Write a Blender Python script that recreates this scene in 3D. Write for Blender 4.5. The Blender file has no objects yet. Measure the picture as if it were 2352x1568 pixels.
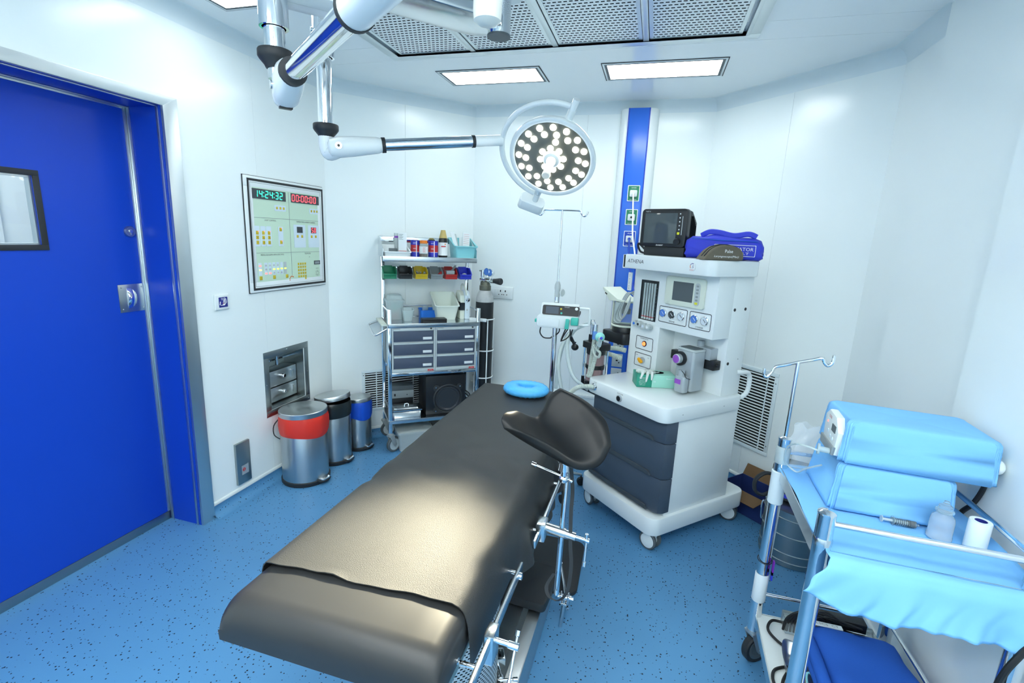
import bpy, bmesh, math, random
from mathutils import Vector, Matrix, Euler
S = bpy.context.scene
COL = S.collection
R = math.radians
random.seed(7)
# ---------------------------------------------------------------- camera, world, exposure
F_PX, YAW, PITCH, ROLL, CAM_H = 1124.05, -0.27267, 0.21003, 0.04395, 1.62
_f = Vector((math.sin(YAW)*math.cos(PITCH), math.cos(YAW)*math.cos(PITCH), -math.sin(PITCH)))
_r = Vector((math.cos(YAW), -math.sin(YAW), 0)); _u = _r.cross(_f)
_r2 = math.cos(ROLL)*_r + math.sin(ROLL)*_u; _u2 = -math.sin(ROLL)*_r + math.cos(ROLL)*_u
cd = bpy.data.cameras.new('camera'); cam = bpy.data.objects.new('camera', cd); COL.objects.link(cam)
cam.matrix_world = Matrix(((_r2.x, _u2.x, -_f.x, 0), (_r2.y, _u2.y, -_f.y, 0), (_r2.z, _u2.z, -_f.z, CAM_H), (0, 0, 0, 1)))
cd.sensor_width = 36; cd.lens = F_PX/2352*36; cd.clip_start = 0.02
S.camera = cam
w = bpy.data.worlds.new('world'); S.world = w; w.use_nodes = True
w.node_tree.nodes['Background'].inputs[0].default_value = (.75, .88, 1, 1)
w.node_tree.nodes['Background'].inputs[1].default_value = 0.3
S.view_settings.view_transform = 'Standard'; S.view_settings.look = 'None'
S.view_settings.gamma = 1; S.view_settings.use_curve_mapping = False
S.view_settings.exposure = 0.14
LIGHT = 14.5          # ceiling panel radiance
LIGHT_COL = (0.95, 1.0, 0.985)
SPOT_W = 1000.0        # surgical lamp beam
SPOT_COL = (1.0, 0.90, 0.64)

# ---------------------------------------------------------------- materials
def srgb(r, g, b):
    f = lambda c: (c/255/12.92) if c/255 <= .04045 else ((c/255+.055)/1.055)**2.4
    return (f(r), f(g), f(b), 1)
def mat(name, col, rough=.4, metal=0, spec=.5, emit=None, es=0, trans=0, ior=1.45, bump=0, bscale=40, noise=0, nscale=8, alpha=1, coat=0, aniso=None):
    m = bpy.data.materials.new(name); m.use_nodes = True
    nt = m.node_tree; b = nt.nodes['Principled BSDF']
    c = col if len(col) == 4 else (*col, 1)
    b.inputs['Base Color'].default_value = c
    b.inputs['Roughness'].default_value = rough; b.inputs['Metallic'].default_value = metal
    b.inputs['Specular IOR Level'].default_value = spec; b.inputs['IOR'].default_value = ior
    b.inputs['Transmission Weight'].default_value = trans; b.inputs['Alpha'].default_value = alpha
    b.inputs['Coat Weight'].default_value = coat
    if emit: b.inputs['Emission Color'].default_value = (*emit[:3], 1); b.inputs['Emission Strength'].default_value = es
    if bump or noise:
        tc = nt.nodes.new('ShaderNodeTexCoord')
    if noise:
        n = nt.nodes.new('ShaderNodeTexNoise'); n.inputs['Scale'].default_value = nscale; n.inputs['Detail'].default_value = 4
        nt.links.new(tc.outputs['Object'], n.inputs['Vector'])
        mx = nt.nodes.new('ShaderNodeMixRGB'); mx.blend_type = 'MULTIPLY'; mx.inputs['Fac'].default_value = noise
        mx.inputs['Color1'].default_value = c
        nt.links.new(n.outputs['Fac'], mx.inputs['Color2']); nt.links.new(mx.outputs[0], b.inputs['Base Color'])
    if bump:
        n2 = nt.nodes.new('ShaderNodeTexNoise'); n2.inputs['Scale'].default_value = bscale; n2.inputs['Detail'].default_value = 3
        nt.links.new(tc.outputs['Object'], n2.inputs['Vector'])
        bp = nt.nodes.new('ShaderNodeBump'); bp.inputs['Strength'].default_value = bump; bp.inputs['Distance'].default_value = .002
        nt.links.new(n2.outputs['Fac'], bp.inputs['Height']); nt.links.new(bp.outputs[0], b.inputs['Normal'])
    return m
MT = {}
MT['wall'] = mat('wall_panel', (.86, .93, .935), .2, spec=.45)
MT['ceiling'] = mat('ceiling_panel', (.88, .93, .945), .10, spec=.5)
MT['coving'] = mat('coving_pvc', (.72, .82, .86), .35)
MT['white'] = mat('white_enamel', (.80, .86, .87), .22, spec=.5)
MT['whitep'] = mat('white_plastic', (.78, .84, .84), .4)
MT['cream'] = mat('cream_plastic', (.72, .78, .68), .4)
MT['ivory'] = mat('ivory_plastic', (.76, .84, .76), .42)
MT['bead'] = mat('white_bead', (.75, .82, .82), .35)
MT['steel'] = mat('brushed_steel', (.52, .55, .56), .3, 1, bump=.08, bscale=160)
MT['steeld'] = mat('brushed_steel_dull', (.36, .40, .40), .34, 1, bump=.06, bscale=120)
MT['chrome'] = mat('chrome', (.80, .82, .84), .07, 1)
MT['satin'] = mat('satin_steel', (.62, .66, .68), .2, 1)
MT['alu'] = mat('aluminium', (.62, .68, .70), .35, 1)
MT['black'] = mat('black_plastic', (.012, .014, .017), .35)
MT['rubber'] = mat('black_rubber', (.022, .026, .03), .55)
MT['cable'] = mat('black_cable', (.010, .011, .013), .45)
MT['grey'] = mat('grey_plastic', (.28, .32, .33), .45)
MT['greyd'] = mat('dark_grey_plastic', (.09, .11, .12), .45)
MT['lgrey'] = mat('light_grey_plastic', (.50, .56, .57), .4)
MT['silver'] = mat('silver_paint', (.42, .47, .50), .3, .3)
MT['slate'] = mat('slate_drawer', (.060, .082, .115), .38)
MT['slate2'] = mat('slate_drawer_front', (.075, .098, .15), .5, noise=.15, nscale=200)
MT['doorblue'] = mat('blue_door_laminate', (.008, .060, .50), .33, spec=.35)
MT['blue'] = mat('blue_panel', (.03, .16, .72), .25)
MT['glassd'] = mat('dark_glass', (.02, .028, .034), .06)
MT['screen'] = mat('screen_glass', (.075, .095, .105), .07)
MT['glass'] = mat('clear_glass', (.93, .98, .98), .02, trans=1, ior=1.3)
MT['clearp'] = mat('clear_plastic', (.82, .92, .93), .12, trans=.85, ior=1.2)
MT['boxclear'] = mat('cloudy_plastic', (.74, .82, .82), .3, trans=.5, ior=1.15)
MT['milky'] = mat('milky_plastic', (.72, .84, .86), .35, trans=.55, ior=1.25)
MT['tube'] = mat('translucent_tubing', (.78, .88, .88), .25, trans=.5, ior=1.2)
MT['hose'] = mat('corrugated_hose', (.62, .70, .64), .4, trans=.15)
MT['leather'] = mat('black_vinyl', (.030, .031, .031), .44, spec=.5, bump=.5, bscale=520)
MT['leathers'] = mat('black_smooth_vinyl', (.024, .025, .026), .42, spec=.5)
MT['legvinyl'] = mat('black_moulded_foam', (.010, .011, .012), .38, spec=.32)
MT['red'] = mat('red_plastic', (.55, .025, .02), .35)
MT['redbag'] = mat('red_bag', (.75, .035, .02), .4, bump=.5, bscale=25)
MT['bluebag'] = mat('blue_bag', (.01, .09, .62), .38, bump=.5, bscale=25)
MT['blackbag'] = mat('black_bag', (.015, .022, .024), .3, bump=.6, bscale=25)
MT['green'] = mat('green_plastic', (.01, .22, .11), .35)
MT['yellow'] = mat('yellow_plastic', (.72, .50, .01), .35)
MT['key'] = mat('yellow_key', (.62, .48, .03), .5)
MT['bblue'] = mat('blue_plastic', (.03, .05, .60), .35)
MT['trayblue'] = mat('bright_blue_plastic', (.02, .17, .66), .35)
MT['aqua'] = mat('aqua_plastic', (.24, .62, .68), .4)
MT['teal'] = mat('teal_plastic', (.06, .52, .42), .35)
MT['mint'] = mat('mint_plastic', (.32, .75, .68), .35)
MT['orange'] = mat('orange_plastic', (.85, .22, .02), .35)
MT['amber'] = mat('amber_knob', (.9, .42, .01), .35)
MT['panelgreen'] = mat('pale_green_panel', (.60, .78, .62), .4)
MT['keyplate'] = mat('pale_key_plate', (.68, .80, .88), .4)
MT['drape'] = mat('blue_drape', (.235, .555, .94), .75, spec=.2, bump=.5, bscale=16)
MT['scrub'] = mat('dark_blue_cloth', (.028, .12, .52), .85, spec=.15, bump=.4, bscale=400)
MT['bag'] = mat('royal_blue_nylon', (.035, .055, .62), .6, bump=.4, bscale=60)
MT['pouch'] = mat('olive_brown_cloth', (.13, .115, .085), .8, bump=.3, bscale=200)
MT['wrap'] = mat('sky_blue_wrap', (.10, .50, .95), .42, bump=.9, bscale=55)
MT['boxgreen'] = mat('glove_box_green', (.02, .30, .20), .4)
MT['boxmint'] = mat('glove_box_mint', (.35, .72, .60), .4)
MT['paper'] = mat('white_paper', (.78, .84, .86), .6)
MT['label'] = mat('white_label', (.78, .82, .83), .5)
MT['purple'] = mat('purple_label', (.30, .08, .50), .5)
MT['ink'] = mat('dark_ink', (.015, .02, .03), .5)
MT['inkblue'] = mat('navy_ink', (.02, .03, .25), .5)
MT['inkred'] = mat('red_ink', (.6, .03, .03), .5)
MT['inkorange'] = mat('orange_ink', (.75, .20, .03), .5)
MT['inkgrey'] = mat('grey_ink', (.22, .26, .27), .5)
MT['inkwhite'] = mat('white_ink', (.85, .88, .9), .5)
MT['brown'] = mat('brown_card', (.16, .09, .04), .7)
MT['darkbox'] = mat('dark_blue_card', (.02, .04, .16), .5)
MT['lime'] = mat('pink_lime_granules', (.62, .25, .27), .7, bump=1, bscale=150, noise=.5, nscale=200)
MT['gasgrey'] = mat('cylinder_shoulder', (.55, .58, .58), .5, noise=.35, nscale=30)
MT['gasblack'] = mat('cylinder_body', (.014, .018, .022), .5, noise=.4, nscale=20)
MT['gauge'] = mat('gauge_blue', (.08, .22, .65), .3)
MT['gaugew'] = mat('gauge_pale', (.62, .70, .78), .3)
MT['gauged'] = mat('gauge_dark', (.04, .05, .06), .3)
MT['iodine'] = mat('dark_bottle', (.012, .015, .013), .2)
MT['tan'] = mat('tan_cap', (.52, .40, .14), .4)
MT['tinblue'] = mat('tin_blue', (.03, .04, .45), .35)
MT['tinred'] = mat('tin_red', (.5, .03, .04), .35)
MT['magenta'] = mat('purple_strip', (.20, .02, .42), .5)
MT['void'] = mat('dark_void', (.006, .007, .008), .9, spec=.1)
MT['led'] = mat('led_lens', (1, 1, 1), .3, emit=(1, .97, .88), es=14)
MT['panel_light'] = mat('ceiling_light_diffuser', (1, 1, 1), .4, emit=LIGHT_COL, es=LIGHT)
MT['seggreen'] = mat('green_segment', (.05, .5, .35), .4, emit=(.05, .95, .60), es=1.3)
MT['segred'] = mat('red_segment', (.6, .05, .06), .4, emit=(1, .10, .13), es=1.6)
MT['ledred'] = mat('red_indicator', (.8, .1, .1), .4, emit=(1, .22, .18), es=1.6)
MT['ledyel'] = mat('yellow_indicator', (.8, .7, .1), .4, emit=(1, .82, .25), es=1.6)
MT['ledgrn'] = mat('lime_indicator', (.6, .8, .1), .4, emit=(.75, .95, .15), es=1.0)
MT['ledor'] = mat('orange_indicator', (.9, .3, .1), .3, emit=(1, .22, .05), es=1.4)

MT['lampglass'] = mat('lamp_glass', (.22, .225, .19), .25, .45)
MT['milkyw'] = mat('milky_handle', (.88, .88, .82), .35, trans=.25)
MT['conegrey'] = mat('cone_grey', (.035,.04,.046), .3)
MT['rusty'] = mat('worn_brass_neck', (.22,.22,.17), .45, .6, noise=.5, nscale=60)
MT['slotgrey'] = mat('drawer_slot', (.05,.065,.08), .45)
MT['ledyel2'] = mat('alarm_yellow', (.75,.72,.03), .4)
MT['cuffblue'] = mat('cuff_blue', (.16,.36,.80), .4)
MT['glovewhite'] = mat('latex_white', (.74,.80,.76), .5)
MT['warmlit'] = mat('warm_light_tinted_steel', (.55,.50,.38), .28, 1)  # plain steel, the lamp's warm reflection put into its base colour
MT['castmetal'] = mat('cast_metal', (.42,.45,.46), .45, .8)
MT['milkyclear'] = mat('soft_clear_plastic', (.80,.90,.97), .22, trans=.7, ior=1.2)
MT['film'] = mat('clear_film', (.9,.96,1), .08, alpha=.22)
def lid_mat():
    m = mat('spun_steel_lid', (.58, .60, .60), .3, 1); nt = m.node_tree; b = nt.nodes['Principled BSDF']
    b.inputs['Anisotropic'].default_value = .8; tg = nt.nodes.new('ShaderNodeTangent'); tg.direction_type = 'RADIAL'; tg.axis = 'Z'
    nt.links.new(tg.outputs[0], b.inputs['Tangent']); return m
MT['lidsteel'] = lid_mat()
def floor_mat():
    m = mat('blue_vinyl_floor', (.10, .295, .54), .42, spec=.4); nt = m.node_tree; b = nt.nodes['Principled BSDF']
    g = nt.nodes.new('ShaderNodeNewGeometry')
    v = nt.nodes.new('ShaderNodeTexVoronoi'); v.inputs['Scale'].default_value = 72; v.inputs['Randomness'].default_value = 1
    nt.links.new(g.outputs['Position'], v.inputs['Vector'])
    sep = nt.nodes.new('ShaderNodeSeparateColor'); nt.links.new(v.outputs['Color'], sep.inputs[0])
    th = nt.nodes.new('ShaderNodeMath'); th.operation = 'MULTIPLY'; nt.links.new(sep.outputs[0], th.inputs[0]); th.inputs[1].default_value = .27
    lt = nt.nodes.new('ShaderNodeMath'); lt.operation = 'LESS_THAN'; nt.links.new(v.outputs['Distance'], lt.inputs[0]); nt.links.new(th.outputs[0], lt.inputs[1])
    mx = nt.nodes.new('ShaderNodeMixRGB'); mx.inputs['Color1'].default_value = (.10, .295, .54, 1); mx.inputs['Color2'].default_value = (.006, .018, .035, 1)
    nt.links.new(lt.outputs[0], mx.inputs['Fac'])
    n = nt.nodes.new('ShaderNodeTexNoise'); n.inputs['Scale'].default_value = 3; nt.links.new(g.outputs['Position'], n.inputs['Vector'])
    m2 = nt.nodes.new('ShaderNodeMixRGB'); m2.blend_type = 'MULTIPLY'; m2.inputs['Fac'].default_value = .12
    nt.links.new(mx.outputs[0], m2.inputs['Color1']); nt.links.new(n.outputs['Fac'], m2.inputs['Color2'])
    nt.links.new(m2.outputs[0], b.inputs['Base Color'])
    return m
MT['floor'] = floor_mat()

def grid_mat(name, base, hole, metal, rough, du, dv, fu, fv, stagger=.5, axes=('X', 'Y')):
    """sheet punched with staggered slots (a real perforated sheet's pattern)"""
    m = mat(name, base, rough, metal); nt = m.node_tree; b = nt.nodes['Principled BSDF']
    tc = nt.nodes.new('ShaderNodeTexCoord'); sp = nt.nodes.new('ShaderNodeSeparateXYZ'); nt.links.new(tc.outputs['Object'], sp.inputs[0])
    def mth(op, a, c=None):
        n = nt.nodes.new('ShaderNodeMath'); n.operation = op
        for i, x in enumerate((a, c)):
            if x is None: continue
            if isinstance(x, (int, float)): n.inputs[i].default_value = x
            else: nt.links.new(x, n.inputs[i])
        return n.outputs[0]
    v = mth('DIVIDE', sp.outputs[axes[1]], dv); row = mth('FLOOR', v); fr = mth('ABSOLUTE', mth('SUBTRACT', mth('FRACT', v), .5))
    sh = mth('MULTIPLY', mth('FRACT', mth('MULTIPLY', row, .5)), 2*stagger)
    u = mth('ADD', mth('DIVIDE', sp.outputs[axes[0]], du), sh); fu_ = mth('ABSOLUTE', mth('SUBTRACT', mth('FRACT', u), .5))
    h = mth('MULTIPLY', mth('LESS_THAN', fu_, fu/2), mth('LESS_THAN', fr, fv/2))
    mx = nt.nodes.new('ShaderNodeMixRGB'); mx.inputs['Color1'].default_value = (*base, 1); mx.inputs['Color2'].default_value = (*hole, 1)
    nt.links.new(h, mx.inputs['Fac']); nt.links.new(mx.outputs[0], b.inputs['Base Color'])
    inv = mth('SUBTRACT', 1.0, h); nt.links.new(mth('MULTIPLY', inv, metal), b.inputs['Metallic'])
    nt.links.new(mth('MULTIPLY', inv, .5), b.inputs['Specular IOR Level'])
    return m
MT['perf'] = grid_mat('perforated_grille_sheet', (.80, .84, .86), (.010, .013, .016), .45, .4, .0235, .0270, .66, .34)
MT['basket'] = grid_mat('woven_basket', (.60, .62, .58), (.05, .05, .05), 0, .6, .012, .012, .45, .45, 0, ('X', 'Z'))
MT['perfcyl'] = grid_mat('perforated_cover', (.55, .58, .58), (.01, .012, .014), .6, .35, .011, .009, .5, .5, .5, ('Y', 'Z'))

# ---------------------------------------------------------------- mesh builder
class M:
    def __init__(s): s.V = []; s.F = []; s.X = Matrix.Identity(4)
    def at(s, X): s.X = X; return s
    def add(s, V, F):
        o = len(s.V); s.V += [s.X @ Vector(v) for v in V]; s.F += [tuple(i+o for i in f) for f in F]; return s
    def bm(s, b):
        b.verts.index_update(); s.add([v.co.copy() for v in b.verts], [[v.index for v in f.verts] for f in b.faces]); b.free(); return s
    def box(s, x0, x1, y0, y1, z0, z1, bv=0, seg=2):
        b = bmesh.new(); bmesh.ops.create_cube(b, size=1)
        for v in b.verts: v.co = Vector(((x0+x1)/2+v.co.x*(x1-x0), (y0+y1)/2+v.co.y*(y1-y0), (z0+z1)/2+v.co.z*(z1-z0)))
        if bv: bmesh.ops.bevel(b, geom=b.edges[:], offset=bv, segments=seg, affect='EDGES', profile=.5)
        return s.bm(b)
    def prism(s, poly, z0, z1, bv=0, axis='z', seg=2):
        """polygon (2-D) extruded along an axis: z -> (x,y); y -> (x,z) ; x -> (y,z)"""
        b = bmesh.new()
        def P(p, h): return {'z': (p[0], p[1], h), 'y': (p[0], h, p[1]), 'x': (h, p[0], p[1])}[axis]
        f = b.faces.new([b.verts.new(P(p, z0)) for p in poly])
        r = bmesh.ops.extrude_face_region(b, geom=[f])
        d = Vector(P((0, 0), z1-z0))
        bmesh.ops.translate(b, verts=[e for e in r['geom'] if isinstance(e, bmesh.types.BMVert)], vec=d)
        if bv:
            ring = [e for e in b.edges if len({round(v.co[{'z': 2, 'y': 1, 'x': 0}[axis]], 5) for v in e.verts}) == 1]
            bmesh.ops.bevel(b, geom=ring, offset=bv, segments=seg, affect='EDGES', profile=.5)
        return s.bm(b)
    def rbox(s, x0, x1, y0, y1, z0, z1, r=.02, axis='z', bv=0, n=6):
        a, c = {'z': ((x0, x1), (y0, y1)), 'y': ((x0, x1), (z0, z1)), 'x': ((y0, y1), (z0, z1))}[axis]
        h = {'z': (z0, z1), 'y': (y0, y1), 'x': (x0, x1)}[axis]
        return s.prism(rrect(a[0], a[1], c[0], c[1], r, n), h[0], h[1], bv, axis)
    def cyl(s, p0, p1, r, r1=None, n=20):
        r1 = r if r1 is None else r1
        return s.loft([(p0, r), (p1, r1)], n)
    def loft(s, st, n=20, caps=True):
        P = [Vector(p) for p, _ in st]; rs = [q for _, q in st]
        return s.tube(P, rs, n, caps)
    def tube(s, pts, r, n=8, caps=True, closed=False, sq=1):
        P = [Vector(p) for p in pts]; N = len(P)
        rs = r if isinstance(r, (list, tuple)) else [r]*N
        T = []
        for i in range(N):
            a = P[(i-1) % N] if (closed or i > 0) else P[i]; c = P[(i+1) % N] if (closed or i < N-1) else P[i]
            t = c-a
            if t.length < 1e-9: t = T[-1] if T else Vector((0, 0, 1))
            T.append(t.normalized())
        up = Vector((0, 0, 1)) if abs(T[0].z) < .9 else Vector((1, 0, 0))
        u = T[0].cross(up).normalized(); V = []; F = []
        for i in range(N):
            if i: 
                u = u - T[i]*u.dot(T[i])
                u = u.normalized() if u.length > 1e-6 else T[i].orthogonal().normalized()
            v = T[i].cross(u)
            for k in range(n):
                a = 2*math.pi*k/n
                V.append(P[i]+u*(math.cos(a)*rs[i])+v*(math.sin(a)*rs[i]*sq))
        L = N if closed else N-1
        for i in range(L):
            j = (i+1) % N
            for k in range(n):
                F.append((i*n+k, i*n+(k+1) % n, j*n+(k+1) % n, j*n+k))
        if caps and not closed:
            F.append(tuple(range(n))[::-1]); F.append(tuple((N-1)*n+k for k in range(n)))
        return s.add(V, F)
    def lathe(s, prof, n=32, caps=True):
        """profile [(r,z)] about the local z axis"""
        V = []; F = []
        for r_, z in prof:
            for k in range(n):
                a = 2*math.pi*k/n; V.append((r_*math.cos(a), r_*math.sin(a), z))
        for i in range(len(prof)-1):
            for k in range(n): F.append((i*n+k, i*n+(k+1) % n, (i+1)*n+(k+1) % n, (i+1)*n+k))
        if caps:
            if prof[0][0] > 1e-6: F.append(tuple(range(n))[::-1])
            if prof[-1][0] > 1e-6: F.append(tuple((len(prof)-1)*n+k for k in range(n)))
        return s.add(V, F)
    def grid(s, rows, closed=False, closev=False):
        nu = len(rows[0]); V = [p for r_ in rows for p in r_]; F = []
        for i in range(len(rows)-(0 if closev else 1)):
            i2 = (i+1) % len(rows)
            for k in range(nu-(0 if closed else 1)):
                F.append((i*nu+k, i*nu+(k+1) % nu, i2*nu+(k+1) % nu, i2*nu+k))
        return s.add(V, F)
    def ball(s, c, r, sx=1, sy=1, sz=1, n=16):
        b = bmesh.new(); bmesh.ops.create_uvsphere(b, u_segments=n, v_segments=n//2+1, radius=1)
        for v in b.verts: v.co = Vector((c[0]+v.co.x*r*sx, c[1]+v.co.y*r*sy, c[2]+v.co.z*r*sz))
        return s.bm(b)
    def frame(s, x0, x1, z0, z1, wd, y0, y1, axis='y', bv=0):
        """rectangular ring in the plane across `axis`"""
        for a in ((x0, x1, z0, z0+wd), (x0, x1, z1-wd, z1), (x0, x0+wd, z0+wd, z1-wd), (x1-wd, x1, z0+wd, z1-wd)):
            if axis == 'y': s.box(a[0], a[1], y0, y1, a[2], a[3], bv)
            elif axis == 'x': s.box(y0, y1, a[0], a[1], a[2], a[3], bv)
            else: s.box(a[0], a[1], a[2], a[3], y0, y1, bv)
        return s
def rrect(x0, x1, y0, y1, r, n=6):
    r = min(r, (x1-x0)/2-1e-5, (y1-y0)/2-1e-5); o = []
    for cx, cy, a0 in ((x1-r, y0+r, -90), (x1-r, y1-r, 0), (x0+r, y1-r, 90), (x0+r, y0+r, 180)):
        for k in range(n+1):
            a = R(a0+90*k/n); o.append((cx+r*math.cos(a), cy+r*math.sin(a)))
    return o
def smooth(pts, n=6, closed=False):
    P = [Vector(p) for p in pts]; N = len(P); o = []
    for i in range(N if closed else N-1):
        g = (lambda k: P[k % N]) if closed else (lambda k: P[max(0, min(N-1, k))])
        a, b, c, d = g(i-1), g(i), g(i+1), g(i+2)
        for k in range(n):
            t = k/n; o.append(.5*((2*b)+(c-a)*t+(2*a-5*b+4*c-d)*t*t+(3*b-a-3*c+d)*t**3))
    if not closed: o.append(P[-1])
    return o
def zmat(o, z, x=None):
    """matrix with local z along z, origin o"""
    z = Vector(z).normalized(); x = Vector(x) if x is not None else (Vector((0, 0, 1)) if abs(z.z) < .95 else Vector((1, 0, 0)))
    x = (x-z*x.dot(z)).normalized(); y = z.cross(x)
    return Matrix(((x.x, y.x, z.x, o[0]), (x.y, y.y, z.y, o[1]), (x.z, y.z, z.z, o[2]), (0, 0, 0, 1)))

# ---------------------------------------------------------------- frames and objects
class Fr:
    def __init__(s, x, y, deg): s.o = Vector((x, y, 0)); s.a = R(deg); s.m = Matrix.Translation(s.o) @ Matrix.Rotation(s.a, 4, 'Z')
    def w(s, p): return s.m @ Vector(p)
W = Fr(0, 0, 0)
OFF = {}
def tag(o, label=None, cat=None, group=None, kind=None):
    if label: o['label'] = label
    if cat: o['category'] = cat
    if group: o['group'] = group
    if kind: o['kind'] = kind
def thing(name, label, cat, fr, at, group=None):
    o = bpy.data.objects.new(name, None); COL.objects.link(o); o.empty_display_size = .05
    o.location = fr.w(at); o.rotation_euler = (0, 0, fr.a); tag(o, label, cat, group); OFF[o] = Vector(at); return o
def out(m, name, material, parent=None, fr=None, at=None, label=None, cat=None, group=None, kind=None, ang=35, solid=0):
    """link a builder as ONE mesh object; coordinates are in the frame the parent stands in"""
    off = OFF[parent] if parent is not None else Vector(at if at is not None else (0, 0, 0))
    me = bpy.data.meshes.new(name); me.from_pydata([tuple(v-off) for v in m.V], [], m.F)
    b = bmesh.new(); b.from_mesh(me); bmesh.ops.remove_doubles(b, verts=b.verts[:], dist=1e-6); bmesh.ops.recalc_face_normals(b, faces=b.faces[:])
    if solid: bmesh.ops.solidify(b, geom=b.faces[:], thickness=solid)
    b.to_mesh(me); b.free()
    me.shade_smooth(); me.set_sharp_from_angle(angle=R(ang))
    me.materials.append(MT[material])
    o = bpy.data.objects.new(name, me); COL.objects.link(o)
    if parent is not None: o.parent = parent
    elif fr is not None: o.location = fr.w(off); o.rotation_euler = (0, 0, fr.a)
    else: o.location = off
    tag(o, label, cat, group, kind); OFF[o] = off; return o
def struct(m, name, material, ang=35): return out(m, name, material, kind='structure', ang=ang)
def dup(root, fr, at, label=None, group=None):
    c = root.copy(); COL.objects.link(c); c.location = fr.w(at); c.rotation_euler = (0, 0, fr.a); OFF[c] = OFF[root]
    if label: c['label'] = label
    if group: c['group'] = group
    for ch in list(root.children):
        d = ch.copy(); COL.objects.link(d); d.parent = c
        for g in list(ch.children):
            e = g.copy(); COL.objects.link(e); e.parent = d
    return c
_TX = {}
def tmesh(s):
    if s not in _TX:
        cu = bpy.data.curves.new('t', 'FONT'); cu.body = s; cu.size = 1; cu.resolution_u = 2; cu.extrude = .004
        o = bpy.data.objects.new('t', cu); COL.objects.link(o); dg = bpy.context.evaluated_depsgraph_get(); dg.update()
        me = bpy.data.meshes.new_from_object(o.evaluated_get(dg)); bpy.data.objects.remove(o); bpy.data.curves.remove(cu)
        V = [v.co.copy() for v in me.vertices]; F = [tuple(p.vertices) for p in me.polygons]; bpy.data.meshes.remove(me)
        x0 = min(v.x for v in V); x1 = max(v.x for v in V); y0 = min(v.y for v in V); y1 = max(v.y for v in V)
        _TX[s] = (V, F, x0, x1, y0, y1)
    return _TX[s]
def text(m, s, c, xd, yd, width=None, height=None, shear=0):
    """flat lettering centred on c, reading along xd, up along yd"""
    V, F, x0, x1, y0, y1 = tmesh(s); xd = Vector(xd).normalized(); yd = Vector(yd).normalized(); nd = xd.cross(yd)
    sx = width/(x1-x0) if width else height/(y1-y0); sy = height/(y1-y0) if height else sx
    c = Vector(c); zs = .1*min(sx, sy)
    m.add([c+xd*((v.x-(x0+x1)/2)*sx+shear*(v.y-(y0+y1)/2)*sy)+yd*((v.y-(y0+y1)/2)*sy)+nd*(v.z*zs) for v in V], F); return m
SEG = {'0': 'abcdef', '1': 'bc', '2': 'abged', '3': 'abgcd', '4': 'fgbc', '5': 'afgcd', '6': 'afgedc', '7': 'abc', '8': 'abcdefg', '9': 'abcdfg'}
def digits(m, s, c, xd, yd, pitch, wd, h, th, dots=None):
    """seven-segment figures"""
    xd = Vector(xd); yd = Vector(yd); nd = xd.cross(yd); c = Vector(c)
    seg = {'a': (0, h/2, wd, th), 'd': (0, -h/2, wd, th), 'g': (0, 0, wd, th), 'f': (-wd/2, h/4, th, h/2), 'b': (wd/2, h/4, th, h/2), 'e': (-wd/2, -h/4, th, h/2), 'c': (wd/2, -h/4, th, h/2)}
    x = 0
    for ch in s:
        if ch == ':':
            for yy in (h/4, -h/3):
                p = c+xd*(x-pitch*.36)+yd*yy
                m.add([p+xd*a*th+yd*b*th+nd*k for k in (0, .0008) for a, b in ((-.6, -.6), (.6, -.6), (.6, .6), (-.6, .6))], [(0, 1, 2, 3), (4, 5, 6, 7), (0, 1, 5, 4), (1, 2, 6, 5), (2, 3, 7, 6), (3, 0, 4, 7)])
            x += pitch*.30; continue
        for k_ in SEG[ch]:
            a, b, sw, sh = seg[k_]; p = c+xd*(x+a+b*.08)+yd*b; sw, sh = (sw*.92, sh) if k_ in 'adg' else (sw, sh*.9)
            m.add([p+xd*i*sw/2+yd*j*sh/2+nd*k for k in (0, .0008) for i, j in ((-1, -1), (1, -1), (1, 1), (-1, 1))], [(0, 1, 2, 3), (4, 5, 6, 7), (0, 1, 5, 4), (1, 2, 6, 5), (2, 3, 7, 6), (3, 0, 4, 7)])
        x += pitch
    return m
# ================================================================ ROOM
CEIL = 2.6
A_, B_, C_, D_ = (-2.248, 3.045), (-1.461, 3.882), (0.310, 3.885), (1.087, 3.045)
L0, E_ = (-2.248, -1.6), (1.087, 2.56)
m = M(); m.box(-4.3, 1.6, -1.75, 4.2, -.06, 0); struct(m, 'floor', 'floor')
m = M()
ys = [-1.75, .43, 1.63, 2.62, 2.83, 4.2]
for a, b in zip(ys, ys[1:]): m.box(-2.6, 1.6, a+.001, b-.001, CEIL, CEIL+.03)
m.box(-2.6, 1.6, -1.75, 4.2, CEIL+.031, CEIL+.06); struct(m, 'ceiling', 'ceiling')
def wall(name, P, Q, n, z0=0, z1=CEIL, t=.1):
    P = Vector((*P, 0)); Q = Vector((*Q, 0)); d = Q-P; L = d.length; a = math.atan2(d.y, d.x)
    m = M().at(Matrix.Translation(P) @ Matrix.Rotation(a, 4, 'Z'))
    for k in range(n): m.box(L*k/n+.0006*(k > 0), L*(k+1)/n-.0006*(k < n-1), 0, t*.4, z0, z1)
    m.box(0, L, t*.4+.001, t, z0, z1)
    return struct(m, name, 'wall')
wall('wall_back_left', A_, B_, 2); wall('wall_back', B_, C_, 2); wall('wall_back_right', C_, D_, 2)
wall('wall_right', D_, E_, 1)
m = M(); m.box(1.03, 1.25, 1.90, 2.56, 0, CEIL); m.box(1.0, 1.25, -1.6, 1.899, 0, CEIL); struct(m, 'wall_right_pier', 'wall')
m = M(); m.box(-2.5, 1.25, -1.72, -1.6, 0, CEIL); struct(m, 'wall_front', 'wall')
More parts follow.
